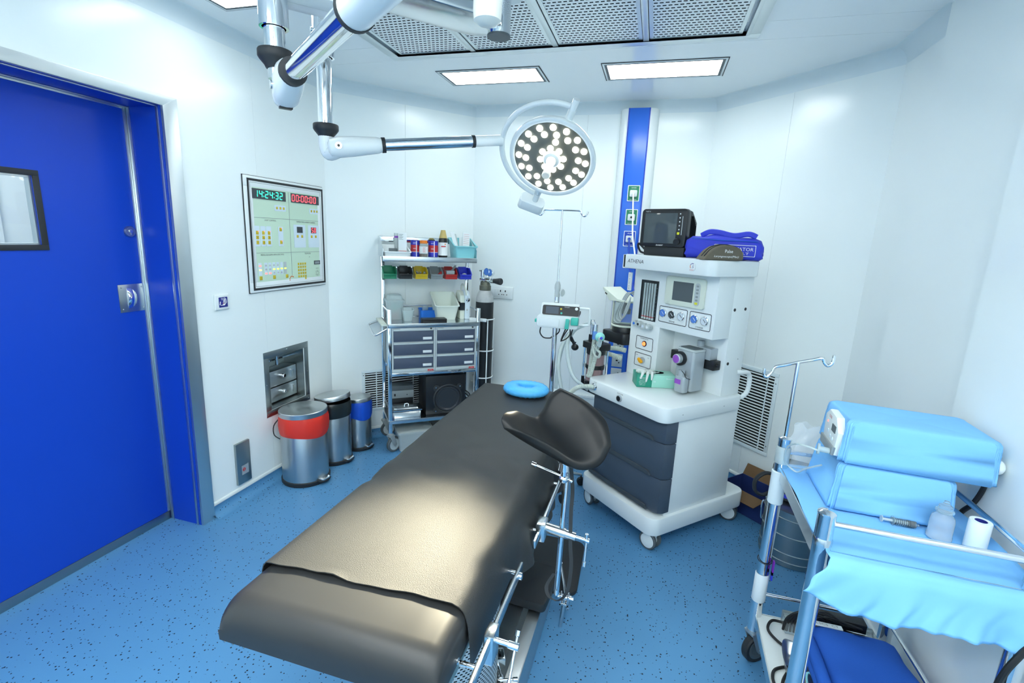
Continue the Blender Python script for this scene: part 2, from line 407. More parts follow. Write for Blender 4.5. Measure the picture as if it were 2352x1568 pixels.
HY0, HY1, HZ0, HZ1 = 2.428, 2.747, .478, .817
DY0, DY1, DZ1 = .60, 1.870, 2.140
m = M(); x0, x1 = -2.49, -2.248
m.box(x0, x1, -1.6, DY0-.04, 0, CEIL); m.box(x0, x1, DY0-.04, 1.9445, 2.186, CEIL); m.box(x0, x1, 1.9445, HY0-.001, 0, CEIL)
m.box(x0, x1, HY0, HY1, 0, HZ0); m.box(x0, x1, HY0, HY1, HZ1, CEIL); m.box(x0, x1, HY1, 3.045, 0, CEIL)
struct(m, 'wall_left', 'wall')
def strip(path, prof, m=None):
    """profile (d inward, z) swept along the wall line with mitred corners"""
    m = m or M(); P = [Vector(p) for p in path]; N = []
    for i in range(len(P)):
        ns = []
        for a, b in ((i-1, i), (i, i+1)):
            if 0 <= a and b < len(P): d = (P[b]-P[a]).normalized(); ns.append(Vector((d.y, -d.x)))
        n = sum(ns, Vector((0, 0))).normalized(); N.append(n/n.dot(ns[0]))
    m.grid([[(*(P[i]+N[i]*d), z) for d, z in prof] for i in range(len(P))], closed=True); return m
cov = [(0, 2.527)]+[(.073-.073*math.cos(R(a)), 2.527+.073*math.sin(R(a))) for a in range(0, 91, 10)]+[(0, 2.6)]
PTS = [L0, A_, B_, C_, D_, E_]
for k, nm in enumerate(['trim_1', 'trim_2', 'trim_3', 'trim_4', 'trim_5']):
    full = M()
    P = [Vector(p) for p in PTS]
    def off_at(i, d):
        ns = []
        for a, b in ((i-1, i), (i, i+1)):
            if 0 <= a and b < len(P): q = (P[b]-P[a]).normalized(); ns.append(Vector((q.y, -q.x)))
        n = sum(ns, Vector((0, 0))).normalized(); return P[i]+n/n.dot(ns[0])*d
    rows = [[(*off_at(i, d), z) for d, z in cov] for i in (k, k+1)]
    full.grid(rows, closed=True); full.F += [tuple(range(len(cov))), tuple(range(len(cov), 2*len(cov)))]
    struct(full, nm, 'coving', 30)
def skirt(name, path, ext=True):
    arc = [(.05, 0.0005)]+[(.05-.05*math.sin(R(a))+.003, .05-.05*math.cos(R(a))) for a in range(10, 91, 16)]+[(.003, .068), (0, .068), (0, .0005)]
    struct(strip(path, arc), name, 'floor', 50)
    struct(strip(path, [(0, .068), (.008, .068), (.009, .083), (.004, .088), (0, .088)]), name+'_bead', 'bead', 50)
skirt('baseboard_left', [(-2.248, 1.945), A_]); skirt('baseboard_back', [A_, B_, C_, D_, E_])
skirt('baseboard_right', [(1.03, 2.56), (1.03, 1.90)]); skirt('baseboard_right_near', [(1.0, 1.90), (1.0, -1.6)])
m = M(); m.box(-1.44, .3, 3.866, 3.882, .352, .376, .003); struct(m, 'trim_6', 'bead')

# ---- door in the left wall
m = M(); m.box(-2.505, -2.462, DY0-.02, 1.886, .048, 2.152); 
door = struct(m, 'door_1', 'doorblue'); dp = door
# cut the vision panel: rebuild the leaf as four boards round the opening
WY0, WY1, WZ0, WZ1 = 1.06, 1.478, 1.482, 1.802
m = M(); x0, x1 = -2.505, -2.462
m.box(x0, x1, DY0-.02, WY0+.02, .048, 2.152); m.box(x0, x1, WY1-.02, 1.886, .048, 2.152)
m.box(x0, x1, WY0+.02, WY1-.02, .048, WZ0+.02); m.box(x0, x1, WY0+.02, WY1-.02, WZ1-.02, 2.152)
me = bpy.data.meshes.new('door_leaf'); me.from_pydata([tuple(v) for v in m.V], [], m.F); me.materials.append(MT['doorblue']); door.data = me
m = M(); m.frame(WY0, WY1, WZ0, WZ1, .022, -2.463, -2.456, 'x', .001); out(m, 'window_frame', 'rubber', dp)
m = M(); m.box(-2.485, -2.481, WY0+.02, WY1-.02, WZ0+.02, WZ1-.02); out(m, 'window_pane', 'glass', dp)
m = M(); m.frame(WY0+.021, WY1-.021, WZ0+.021, WZ1-.021, .008, -2.5, -2.47, 'x'); out(m, 'glazing_bead', 'alu', dp)
m = M(); m.box(-2.463, -2.456, 1.853, 1.884, .05, 2.15, .002); m.box(-2.463, -2.458, DY0, 1.853, 2.128, 2.15, .001); out(m, 'edge_strip', 'alu', dp)
m = M(); m.at(zmat((-2.462, 1.822, 1.566), (1, 0, 0))).lathe([(.026, 0), (.026, .006), (.023, .011), (0, .012)], 28)
lk = out(m, 'lock', 'steel', dp)
m = M(); m.at(zmat((-2.450, 1.822, 1.568), (1, 0, 0))).lathe([(.009, 0), (.009, .002), (.0075, .0025), (0, .0025)], 20); m.at(Matrix()).box(-2.4505, -2.4485, 1.8195, 1.8245, 1.548, 1.562, .001); out(m, 'keyhole', 'chrome', lk)
m = M(); m.box(-2.463, -2.459, 1.735, 1.862, 1.178, 1.313, .001)
for yy in (1.749, 1.848):
    for zz in (1.192, 1.299): m.ball((-2.458, yy, zz), .004, .6, 1, 1, 10)
hp = out(m, 'pull_plate', 'steel', dp)
V = []; n = 14   # half-moon scooped cup
rows = []
for i in range(9):
    t = i/8; row = []
    for k in range(n+1):
        a = R(-90+180*k/n); rr = .050*(1-t*.98); row.append((-2.4588+.020*math.sin(t*math.pi/2)*(.35+.65*max(0, math.cos(a))), 1.775+rr*math.cos(a)*.95, 1.246+rr*math.sin(a)))
    rows.append(row)
m = M(); m.grid(rows); m.add([r_[0] for r_ in rows]+[r_[-1] for r_ in rows][::-1], [tuple(range(18))]); out(m, 'finger_cup', 'chrome', hp, ang=60)
m = M(); m.box(-2.49, -2.46, DY0, DY1+.02, 0, .047, .002); struct(m, 'trim_7', 'steeld')     # threshold
m = M()                                                                    # blue jamb lining
m.box(-2.462, -2.249, DY1+.0005, 1.944, 0, DZ1); m.box(-2.462, -2.249, DY0, 1.944, DZ1+.0005, 2.185); m.box(-2.462, -2.249, DY0-.04, DY0, 0, 2.185); struct(m, 'trim_8', 'doorblue')
m = M()
for xa, xb in ((-2.455, -2.436), (-2.275, -2.262)):
    m.box(xa, xb, DY1-.005, DY1, .0, DZ1-.004, .001); m.box(xa, xb, DY0, DY1, DZ1-.005, DZ1, .001)
struct(m, 'trim_9', 'alu')
m = M()                                                                    # aluminium casing, mitred
m.prism([(DY1, 0), (1.945, 0), (1.945, 2.186), (DY1, DZ1)], -2.247, -2.232, .001, 'x')
m.prism([(DY0-.07, 2.186), (DY0, DZ1), (DY1, DZ1), (1.945, 2.186)], -2.247, -2.232, .001, 'x')
m.prism([(DY0-.07, 0), (DY0, 0), (DY0, DZ1), (DY0-.07, 2.186)], -2.247, -2.232, .001, 'x'); struct(m, 'trim_10', 'alu')
# corridor beyond the door, seen through its vision panel
m = M(); m.box(-4.2, -4.1, -1, 4, 0, 2.6); m.box(-4.1, -2.5, -1.1, -1, 0, 2.6); m.box(-4.1, -2.5, 4, 4.1, 0, 2.6); struct(m, 'wall_corridor', 'wall')
m = M(); m.box(-4.2, -2.5, -1.1, 4.1, 2.6, 2.65); struct(m, 'ceiling_corridor', 'ceiling')
m = M(); m.frame(1.30, 2.2, .9, 2.2, .05, -4.095, -4.06, 'x'); m.box(-4.095, -4.08, 1.35, 2.15, .95, 2.15); struct(m, 'trim_11', 'white')

# ---- air diffuser over the table
DX0, DX1, DYA, DYB = -1.553, .366, .95, 2.772
t = thing('air_diffuser', 'large steel laminar air diffuser of perforated panels in the ceiling', 'diffuser', W, ((DX0+DX1)/2, (DYA+DYB)/2, 2.598))
m = M(); zb, zt = 2.584, 2.5995
m.frame(DX0, DX1, DYA, DYB, .062, zb, zt, 'z', .002)
m.frame(DX0+.045, DX1-.045, DYA+.045, DYB-.045, .018, zb-.006, zb+.004, 'z', .001)
cx = [DX0+.062+(DX1-DX0-.124)*k/4 for k in range(5)]
for k in (1, 2, 3): m.box(cx[k]-.014, cx[k]+.014, DYA+.06, DYB-.06, zb-.003, zt, .001)
ym = (DYA+DYB)/2; m.box(DX0+.06, DX1-.06, ym-.014, ym+.014, zb-.003, zt, .001)
out(m, 'frame', 'alu', t)
for k in range(4):
    for (ya, yb) in ((DYA+.068, ym-.02), (ym+.02, DYB-.068)):
        m = M(); m.box(cx[k]+.022, cx[k+1]-.022, ya, yb, 2.589, 2.5905); p = out(m, 'perforated_panel', 'perf', t)
        m = M(); m.frame(cx[k]+.017, cx[k+1]-.017, ya-.005, yb+.005, .017, 2.5865, 2.589, 'z'); out(m, 'panel_rim', 'alu', p)
m = M()
for k in range(4): m.box(cx[k]+.0145, cx[k+1]-.0145, DYA+.061, DYB-.061, 2.5935, 2.5945)
out(m, 'shadow_gap', 'void', t)
# ---- ceiling lights
def ceil_light(x0, x1, y0, y1, label):
    t = thing('ceiling_light', label, 'light', W, ((x0+x1)/2, (y0+y1)/2, 2.599), 'recessed ceiling light panels')
    m = M(); m.frame(x0-.016, x1+.016, y0-.016, y1+.016, .006, 2.5975, 2.5995, 'z'); out(m, 'gap_line', 'rubber', t)
    m = M(); m.frame(x0-.010, x1+.010, y0-.010, y1+.010, .011, 2.595, 2.5995, 'z', .001); out(m, 'trim_frame', 'white', t)
    m = M(); m.frame(x0, x1, y0, y1, .016, 2.5955, 2.5995, 'z'); out(m, 'inner_frame', 'greyd', t)
    m = M(); m.box(x0+.016, x1-.016, y0+.016, y1-.016, 2.5965, 2.5992); out(m, 'diffuser', 'panel_light', t)
ceil_light(-1.40, -.772, 3.045, 3.312, 'lit white ceiling panel left of the blue column, beyond the air diffuser')
ceil_light(-.385, .262, 3.055, 3.335, 'lit white ceiling panel right of the lamp head, beyond the air diffuser')
ceil_light(-2.03, -1.42, 1.87, 2.07, 'lit white ceiling panel cut by the top edge, above the blue door side')
for x, y in ((-1.35, -.75), (-.55, -.75), (.35, -.75), (-1.1, .25), (-.3, .25), (.55, .25)):  # unseen rear panels, number and size chosen to brighten the far walls
    ceil_light(x-.30, x+.30, y-.30, y+.30, 'unseen lit ceiling panel behind the camera, added to brighten the room')
ceil_light(-3.6, -2.9, .9, 1.9, 'lit white ceiling panel in the corridor beyond the door')
# ================================================================ SURGICAL LIGHT (twin head, one ceiling fixture)
sl = thing('surgical_light', 'ceiling-hung twin surgical light on chrome arms, far round head lit', 'surgical lamp', W, (-.70, 2.10, 2.6))
SP = (-.70, 2.10)
m = M(); m.cyl((*SP, 2.599), (*SP, 2.42), .046, n=32); out(m, 'ceiling_stem', 'chrome', sl)
m = M(); m.cyl((*SP, 2.42), (*SP, 2.412), .0475, n=32); out(m, 'stem_cap', 'greyd', sl)
m = M(); m.cyl((*SP, 2.599), (*SP, 2.575), .11, n=32); out(m, 'ceiling_flange', 'white', sl)
FP = Vector((-1.479, 2.024, 0)); NP = Vector((-1.273, 1.489, 0))
def beam(name, a, b, z0, z1, hw, mt, r0=0):
    a = Vector((*a, 0)); b = Vector((*b, 0)); d = b-a; L = d.length
    m = M().at(Matrix.Translation(a) @ Matrix.Rotation(math.atan2(d.y, d.x), 4, 'Z')); m.rbox(-r0, L, -hw, hw, z0, z1, hw*.98, 'z', .008); return out(m, name, mt, sl)
beam('far_horizontal_arm', FP.xy, SP, 2.550, 2.578, .036, 'white', .036)
ha = beam('near_horizontal_arm', NP.xy, SP, 2.430, 2.480, .105, 'satin', .0)
d = (Vector((*SP, 0))-NP).normalized()
m = M().at(Matrix.Translation(NP) @ Matrix.Rotation(math.atan2(d.y, d.x), 4, 'Z')); m.rbox(-.09, .34, -.085, .085, 2.345, 2.42, .084, 'z', .02); out(m, 'near_arm_housing', 'white', sl)
def drop(P, zt, zs, zc, nm):
    x, y = P.x, P.y
    m = M(); m.lathe([(.0455, zt), (.0455, zs), (.037, zs), (.037, zs+.03)], 32, False).at(Matrix())
    m.V = [v+Vector((x, y, 0)) for v in m.V]; tb = out(m, 'sleeve_tube', 'chrome', sl)
    m = M(); m.cyl((x, y, zt-.02), (x, y, zc-.02), .0325, n=32); out(m, 'drop_tube', 'chrome', sl)
    for a in (-2.2, -.6): 
        c = M(); q = Vector((x+.0455*math.cos(a), y+.0455*math.sin(a), zs+.10)); dd = Vector((math.cos(a), math.sin(a), 0)); c.cyl(q-dd*.004, q+dd*.006, .011, .009, 16)
        out(c, 'clamp_screw', 'satin', tb)
    m = M(); m.lathe([(.0335, zc), (.053, zc), (.055, zc-.004), (.055, zc-.022), (.050, zc-.030), (.036, zc-.046), (.031, zc-.056), (.0, zc-.056)], 36)
    m.V = [v+Vector((x, y, 0)) for v in m.V]; out(m, 'black_collar', 'rubber', sl)
drop(FP, 2.545, 2.352, 2.078, 'far'); drop(NP, 2.42, 2.256, 2.188, 'near')
# -- far spring arm
E0 = Vector((FP.x, FP.y, 1.975)); HL = Vector((-.532, 2.485, 2.006)); SPOT = Vector((-.58, 1.127, .78)); hn = (SPOT-HL).normalized()
HX = zmat(HL, hn)   # local z = beam
right = Vector((.9632, .2693, 0)); rx = (right-hn*right.dot(hn)).normalized(); ry = hn.cross(rx)
if ry.z < 0: ry = -ry
def hd(a, rad, dz=0): return HL+rx*(rad*math.cos(R(a)))+ry*(rad*math.sin(R(a)))+hn*dz
YR = .264
YL = hd(174, YR, -.03)
A0 = Vector((-1.413, 2.02, 1.981)); ad = (YL-A0).normalized()
m = M(); m.tube(smooth([(FP.x, FP.y, 2.03), (FP.x, FP.y, 1.99), (FP.x+.012, FP.y+.006, 1.958), A0-ad*.0+Vector((0, 0, -.012)), A0+ad*.05], 6), [.033]*20+[.033]*5, 20); out(m, 'elbow', 'white', sl)
m = M(); X = zmat(A0, ad, Vector((0, 0, 1))); m.at(X)
m.tube([(0, 0, -.045), (0, 0, -.035), (0, 0, 0), (0, 0, .06), (0, 0, .17), (0, 0, .19)], [.02, .038, .046, .044, .036, .030], 24)
fk = out(m, 'arm_fork', 'white', sl)
sd = ad.cross(Vector((0, 0, 1))).normalized()
if sd.y > 0: sd = -sd
m = M(); m.cyl(A0+sd*.040, A0+sd*.050, .015, n=20); out(m, 'pivot_screw', 'satin', fk)
m = M(); m.cyl(A0+sd*.0505, A0+sd*.0515, .006, n=12); out(m, 'screw_socket', 'black', fk)
L = (YL-A0).length; p1 = A0+ad*.19; p2 = A0+ad*(L*.80)
m = M(); m.cyl(p1, p1+ad*.016, .034, n=24); out(m, 'arm_ring', 'rubber', sl)
m = M(); m.cyl(p2-ad*.001, p2+ad*.014, .029, n=24); out(m, 'arm_ring', 'rubber', sl)
m = M(); m.cyl(p1+ad*.01, p2+ad*.002, .0265, n=28); out(m, 'spring_arm', 'chrome', sl)
m = M(); m.cyl(p2+ad*.01, YL, .0255, n=24); out(m, 'arm_end_tube', 'white', sl)
# -- yoke half ring and lamp head
m = M(); arc = [hd(a, YR, -.03+.025*math.cos(R((a-157)*1.0))*0) for a in range(78, 256, 6)]
m.tube(arc, .0135, 12)
T = hd(75, YR, -.03); B = hd(256, YR+.004, -.03)
td = (T-HL).normalized(); m.cyl(T-td*.012, T+td*.038, .016, n=18); bd = (B-HL).normalized(); m.cyl(B-bd*.012, B+bd*.034, .017, .014, 18)
yk = out(m, 'yoke', 'white', sl)
for a_ in (75, 256):
    m = M(); m.cyl(hd(a_, .200, -.02), hd(a_, .252, -.03), .018, n=18); out(m, 'yoke_bearing', 'whitep', yk)
m = M(); m.cyl(B+bd*.01, B+bd*.06, .016, n=16); out(m, 'box_neck', 'white', yk)
bx = zmat(B+bd*.052-rx*.012, bd, rx); m = M().at(bx); m.rbox(-.070, .070, -.036, .036, -.012, .055, .020, 'z', .008); cb = out(m, 'control_box', 'white', sl)
m = M().at(bx); m.tube(smooth([(-.058, -.028, .03), (-.055, -.042, .048), (0, -.048, .060), (.055, -.042, .048), (.058, -.028, .03)], 5), .012, 10); out(m, 'grip', 'whitep', cb)
m = M().at(HX); m.lathe([(.0, -.060), (.09, -.057), (.17, -.042), (.208, -.02), (.2155, 0), (.213, .010), (.204, .013), (.190, .009), (.188, .004), (.0, .004)], 72)
head = out(m, 'lamp_head', 'white', sl)
m = M().at(HX); m.lathe([(.188, .0045), (.188, .0075), (0, .0075)], 72); out(m, 'lamp_glass', 'lampglass', head)
def leds():
    for rad, n, a0 in ((.058, 8, 12), (.131, 14, 8), (.166, 16, 3)):
        for k in range(n): yield rad, a0+360*k/n
    yield .094, 84; yield .094, 262
proto = None
for rad, a in leds():
    P = hd(a, rad, .0085)
    if proto is None:
        m = M(); m.lathe([(.0150, 0), (.0150, .0025), (.011, .005), (0, .006)], 20)
        proto = out(m, 'led', 'led', head); OFFP = OFF[head]; pm = proto.data
        for v in pm.vertices: v.co += OFFP
        o = proto
    else: o = proto.copy(); COL.objects.link(o); o.parent = head
    o.matrix_local = Matrix.Translation(-OFFP) @ zmat(P, hn)
m = M().at(HX); m.lathe([(.046, .007), (.046, .012), (.038, .020), (0, .022)], 36); hb = out(m, 'handle_hub', 'whitep', head)
m = M().at(HX); m.lathe([(.024, .02), (.024, .03), (.019, .05), (.0185, .128), (.020, .13), (.020, .14), (.017, .146), (0, .146)], 28); out(m, 'sterile_handle', 'milkyw', head)
# -- near spring arm, reaching over the camera
J = Vector((-1.235, 1.470, 2.082)); nd = (Vector((-.501, .857, 2.049))-Vector((-1.122, 1.382, 2.085))).normalized(); q1 = Vector((-1.122, 1.382, 2.085)); q2 = Vector((-.638, .981, 2.060)); q3 = q2+nd*.30
m = M(); m.cyl((NP.x, NP.y, 2.14), (NP.x, NP.y, 2.10), .026, n=24); out(m, 'joint_spigot', 'satin', sl)
jx = zmat(q1, nd, Vector((0, 0, 1))); m = M().at(jx)
rows = []
for zz, ry_, rx_, cx_ in ((-.175, .030, .030, -.045), (-.150, .038, .046, -.038), (-.11, .043, .058, -.026), (-.06, .044, .056, -.012), (-.02, .040, .045, -.003), (0, .037, .038, 0)):
    rows.append([(cx_+rx_*math.copysign(abs(math.cos(R(a)))**.7, math.cos(R(a))), ry_*math.copysign(abs(math.sin(R(a)))**.7, math.sin(R(a))), zz) for a in range(0, 360, 15)])
m.grid(rows, closed=True); m.F += [tuple(range(24))[::-1], tuple(range(5*24, 6*24))]; nf = out(m, 'near_arm_fork', 'white', sl, ang=50)
m = M().at(jx); m.cyl((-.040, .0, -.176), (-.040, 0, -.190), .028, n=24); out(m, 'joint_base_disc', 'teal', nf)
m = M().at(jx); m.box(-.088, -.070, -.020, .020, -.150, -.120, .002); out(m, 'spring_slot', 'black', nf)
sd2 = nd.cross(Vector((0, 0, 1))).normalized(); sd2 = sd2 if sd2.x < 0 else -sd2
c_ = jx @ Vector((-.025, 0, -.11)); m = M(); m.cyl(c_+sd2*.040, c_+sd2*.048, .013, n=18); out(m, 'pivot_screw', 'satin', nf)
m = M(); m.cyl(q1-nd*.004, q1+nd*.014, .041, n=28); out(m, 'near_arm_ring', 'rubber', sl)
m = M(); m.cyl(q2-nd*.004, q2+nd*.010, .043, n=28); out(m, 'near_arm_ring', 'rubber', sl)
m = M(); m.cyl(q1, q2, .0305, n=32); out(m, 'near_spring_arm', 'chrome', sl)
m = M(); m.cyl(q2+nd*.005, q3, .0405, n=28); m.ball(tuple(q3), .045); m.tube(smooth([tuple(q3), tuple(q3+Vector((.06, -.03, .03))), (-.12, .42, 2.27), (-.02, .42, 2.30)], 6), .02, 12); out(m, 'near_arm_end', 'white', sl)
nn = Vector((0, .25, -.97)).normalized(); NX = zmat((0, .42, 2.24), nn); m = M().at(NX)
m.lathe([(.0, -.065), (.10, -.062), (.19, -.045), (.232, -.02), (.241, 0), (.238, .010), (.228, .014), (.212, .010), (.209, .004), (.0, .004)], 56); nh = out(m, 'near_lamp_head', 'white', sl)
m = M().at(NX); m.lathe([(.209, .0045), (.209, .0075), (0, .0075)], 56); out(m, 'near_lamp_glass', 'lampglass', nh)
m = M(); m.tube(smooth([(-.30, .80, 2.16), (-.30, .74, 2.20), (-.22, .55, 2.215), (-.12, .45, 2.23)], 5), .014, 10); out(m, 'handle_bracket', 'white', sl)
m = M(); m.lathe([(.016, 2.19), (.0235, 2.17), (.0235, 1.975), (.022, 1.962), (.014, 1.956), (0, 1.955)], 28); m.V = [v+Vector((-.300, .838, 0)) for v in m.V]; out(m, 'near_sterile_handle', 'milkyw', sl)
m = M(); m.at(zmat((-1.30, 1.93, 2.50), (0, 0, 1)))
# beam of the lit head
ld = bpy.data.lights.new('surgical_beam', 'SPOT'); ld.energy = SPOT_W; ld.color = SPOT_COL; ld.spot_size = R(24); ld.spot_blend = 1.0; ld.shadow_soft_size = .10
lo = bpy.data.objects.new('surgical_beam', ld); COL.objects.link(lo); ld_dir = (Vector((-.66, 1.03, .78))-HL).normalized(); lo.matrix_world = zmat(HL+hn*.16, -ld_dir)

# ================================================================ ITEMS ON THE LEFT WALL
XW = -2.248
t = thing('control_panel', 'framed pale green theatre control panel with green and red digital clocks', 'control panel', W, (XW, 2.658, 1.565))
Y = lambda y: (Vector((0, 1, 0)), Vector((0, 0, 1)))
xd, yd = Vector((0, 1, 0)), Vector((0, 0, 1)); nx = 1
def pl(m, y0, y1, z0, z1, x0, x1, r=.004): m.rbox(x0, x1, y0, y1, z0, z1, r, 'x'); return m
m = M(); m.frame(2.312, 3.003, 1.231, 1.899, .003, XW, XW+.006, 'x'); out(m, 'edge_gasket', 'rubber', t)
m = M(); m.frame(2.315, 3.0, 1.234, 1.896, .060, XW, XW+.012, 'x', .002); out(m, 'outer_frame', 'white', t)
m = M(); m.frame(2.337, 2.996, 1.247, 1.882, .013, XW+.011, XW+.0135, 'x'); out(m, 'black_band', 'rubber', t)
m = M(); m.box(XW, XW+.011, 2.357, 2.968, 1.268, 1.861); fc = out(m, 'face', 'panelgreen', t)
XF = XW+.0112
m = M(); m.frame(2.356, 2.969, 1.267, 1.862, .0022, XF, XF+.001, 'x')
for (y0, y1, z0, z1) in ((2.663, 2.665, 1.318, 1.832), (2.372, 2.948, 1.667, 1.669), (2.376, 2.949, 1.463, 1.465)): m.box(XF, XF+.0006, y0, y1, z0, z1)
out(m, 'divider_lines', 'inkgrey', t)
m = M()
for s, y, z, wd, h in (('TIME OF DAY CLOCK', 2.502, 1.843, .125, .010), ('TIME ELAPSED CLOCK', 2.817, 1.843, .135, .010), ('LIGHT CONTROL', 2.501, 1.655, .092, .009), ('TEMPERATURE & HUMIDITY CONTROL', 2.817, 1.656, .185, .009), ('MEDICAL GAS ALARM & HEPA FILTER STATUS', 2.503, 1.452, .190, .009), ('TELEPHONE', 2.820, 1.454, .060, .009), ('SPEAKER', 2.912, 1.352, .028, .005), ('LIGHT', 2.390, 1.609, .018, .004), ('LIGHT', 2.437, 1.609, .018, .004), ('LIGHT', 2.482, 1.609, .018, .004), ('TEMPERATURE INDICATOR', 2.752, 1.502, .07, .004), ('HUMIDITY INDICATOR', 2.889, 1.502, .06, .004), ('OT LIGHT', 2.580, 1.592, .022, .004), ('OT LIGHT', 2.580, 1.515, .022, .004)):
    text(m, s, (XF+.0004, y, z), xd, yd, wd, h)
out(m, 'headings', 'ink', t)
def clock(y0, y1, s, mt, yc, pitch):
    m = M(); m.box(XF, XF+.003, y0, y1, 1.774, 1.830); c = out(m, 'clock_display', 'gauged', t)
    m = M(); digits(m, s, (XF+.0034, yc, 1.802), xd, yd, pitch, pitch*.56, .037, .0052); out(m, 'clock_digits', mt, c)
clock(2.370, 2.637, '14:24:32', 'seggreen', 2.398, .0355); clock(2.685, 2.952, '00:00:00', 'segred', 2.703, .0365)
def keyplate(y0, y1, z0, z1, keys, kw=.014, kh=.0145, mt='keyplate'):
    m = M(); pl(m, y0, y1, z0, z1, XF, XF+.0014, .005); p = out(m, 'key_plate', mt, t)
    for (ky, kz) in keys:
        m = M(); m.box(XF+.0014, XF+.0028, ky-kw/2, ky+kw/2, kz-kh/2, kz+kh/2, .0006); out(m, 'key', 'key', p)
    return p
keyplate(2.539, 2.634, 1.713, 1.748, [(2.559, 1.731), (2.588, 1.731), (2.616, 1.731)]); keyplate(2.855, 2.947, 1.713, 1.747, [(2.874, 1.731), (2.903, 1.731), (2.930, 1.731)])
for yy in (2.390, 2.437, 2.482):
    p = keyplate(yy-.020, yy+.020, 1.502, 1.620, [(yy, 1.581), (yy, 1.554), (yy, 1.525)], .020, .021)
    m = M(); m.box(XF+.0028, XF+.0036, yy+.005, yy+.010, 1.587, 1.591); out(m, 'indicator', 'ledred', p)
    m = M(); m.add([(XF+.0031, yy-.003, 1.552), (XF+.0031, yy+.003, 1.552), (XF+.0031, yy, 1.557), (XF+.0031, yy-.003, 1.528), (XF+.0031, yy+.003, 1.528), (XF+.0031, yy, 1.523)], [(0, 1, 2), (3, 4, 5)]); out(m, 'arrow_marks', 'ink', p)
p = keyplate(2.560, 2.601, 1.502, 1.620, [(2.580, 1.604), (2.580, 1.527)], .020, .021)
m = M(); m.box(XF+.0028, XF+.0036, 2.584, 2.589, 1.609, 1.613); m.box(XF+.0028, XF+.0036, 2.584, 2.589, 1.532, 1.536); out(m, 'indicator', 'ledred', p)
for y0, y1, yc, on in ((2.697, 2.806, 2.751, 0), (2.834, 2.944, 2.887, 1)):
    p = keyplate(y0, y1, 1.493, 1.638, [(yc-.021, 1.5645), (yc+.021, 1.5645)], .017, .0165)
    m = M(); m.box(XF+.0014, XF+.003, yc-.025, yc+.027, 1.587, 1.625); out(m, 'reading_window', 'gauged', p)
    if on:
        m = M(); digits(m, '50', (XF+.0034, yc-.012, 1.606), xd, yd, .025, .013, .027, .004); out(m, 'reading_digits', 'segred', p)
m = M(); 
gas = [(2.384, 2.409), (2.431, 2.455), (2.463, 2.487), (2.496, 2.519), (2.528, 2.551), (2.561, 2.584)]
for k, (a, b) in enumerate(gas): pl(m, a, b, 1.332, 1.406, XF, XF+.0012, .002)
gp = out(m, 'alarm_strips', 'keyplate', t)
m = M(); pl(m, 2.592, 2.615, 1.333, 1.406, XF, XF+.0012, .002); out(m, 'grey_alarm_strip', 'lgrey', t)
m = M()
for y in (2.442, 2.474, 2.507, 2.540):
    for z in ((1.388, 1.365) if y < 2.49 else (1.388, 1.342)):
        m.prism([(y-.008, z-.004), (y+.008, z-.004), (y+.008, z+.002), (y+.003, z+.007), (y-.003, z+.007), (y-.008, z+.002)], XF+.0012, XF+.002, 0, 'x')
m.prism([(2.562, 1.338), (2.578, 1.338), (2.578, 1.344), (2.573, 1.349), (2.567, 1.349), (2.562, 1.344)], XF+.0012, XF+.002, 0, 'x'); out(m, 'alarm_symbols', 'lgrey', t)
for pts, mt in (([(2.396, 1.388), (2.441, 1.342), (2.474, 1.342)], 'ledred'), ([(2.397, 1.364)], 'ledyel'), ([(2.507, 1.365), (2.540, 1.365), (2.571, 1.366), (2.603, 1.366)], 'ledgrn')):
    for y, z in pts:
        m = M(); m.rbox(XF+.0012, XF+.0026, y-.0095, y+.0095, z-.0045, z+.0045, .004, 'x'); out(m, 'alarm_lamp', mt, t)
for y in (2.399, 2.507, 2.616):
    m = M(); m.box(XF, XF+.0016, y-.011, y+.011, 1.305, 1.327, .0006); out(m, 'alarm_key', 'key', t)
for r_ in range(5):
    for c_ in range(4):
        y, z = 2.727+.0215*c_, 1.388-.0203*r_; m = M(); m.box(XF, XF+.0016, y-.007, y+.007, z-.007, z+.007, .0005); out(m, 'dial_key', 'key', t)
m = M(); m.box(XF, XF+.0016, 2.784, 2.798, 1.285, 1.298, .0005); out(m, 'dial_key', 'key', t)
m = M(); m.box(XF, XF+.002, 2.882, 2.943, 1.378, 1.404); tl = out(m, 'telephone_display', 'gauged', t)
m = M(); m.box(XF+.002, XF+.0026, 2.889, 2.936, 1.383, 1.399); out(m, 'telephone_screen', 'grey', tl)
m = M()
for a in range(0, 360, 36):
    cy, cz = 2.912, 1.319; ca, sa = math.cos(R(a)), math.sin(R(a)); m.cyl((XF+.0003, cy+.008*ca, cz+.008*sa), (XF+.0003, cy+.022*ca, cz+.022*sa), .0007, n=6)
m.cyl((XF, 2.837, 1.431), (XF+.001, 2.837, 1.431), .002, n=10); out(m, 'speaker_slots', 'ink', t)
m = M(); text(m, 'Vishal', (XF+.0005, 2.672, 1.283), xd, yd, .062, .016, .25); lg = out(m, 'maker_name', 'inkblue', t)
m = M()
for k in range(6):
    a = R(190-28*k); y, z = 2.660+.020*math.cos(a), 1.292+.020*math.sin(a); m.box(XF, XF+.001, y-.0035, y+.0035, z-.003, z+.003)
out(m, 'maker_emblem', 'inkorange', t)
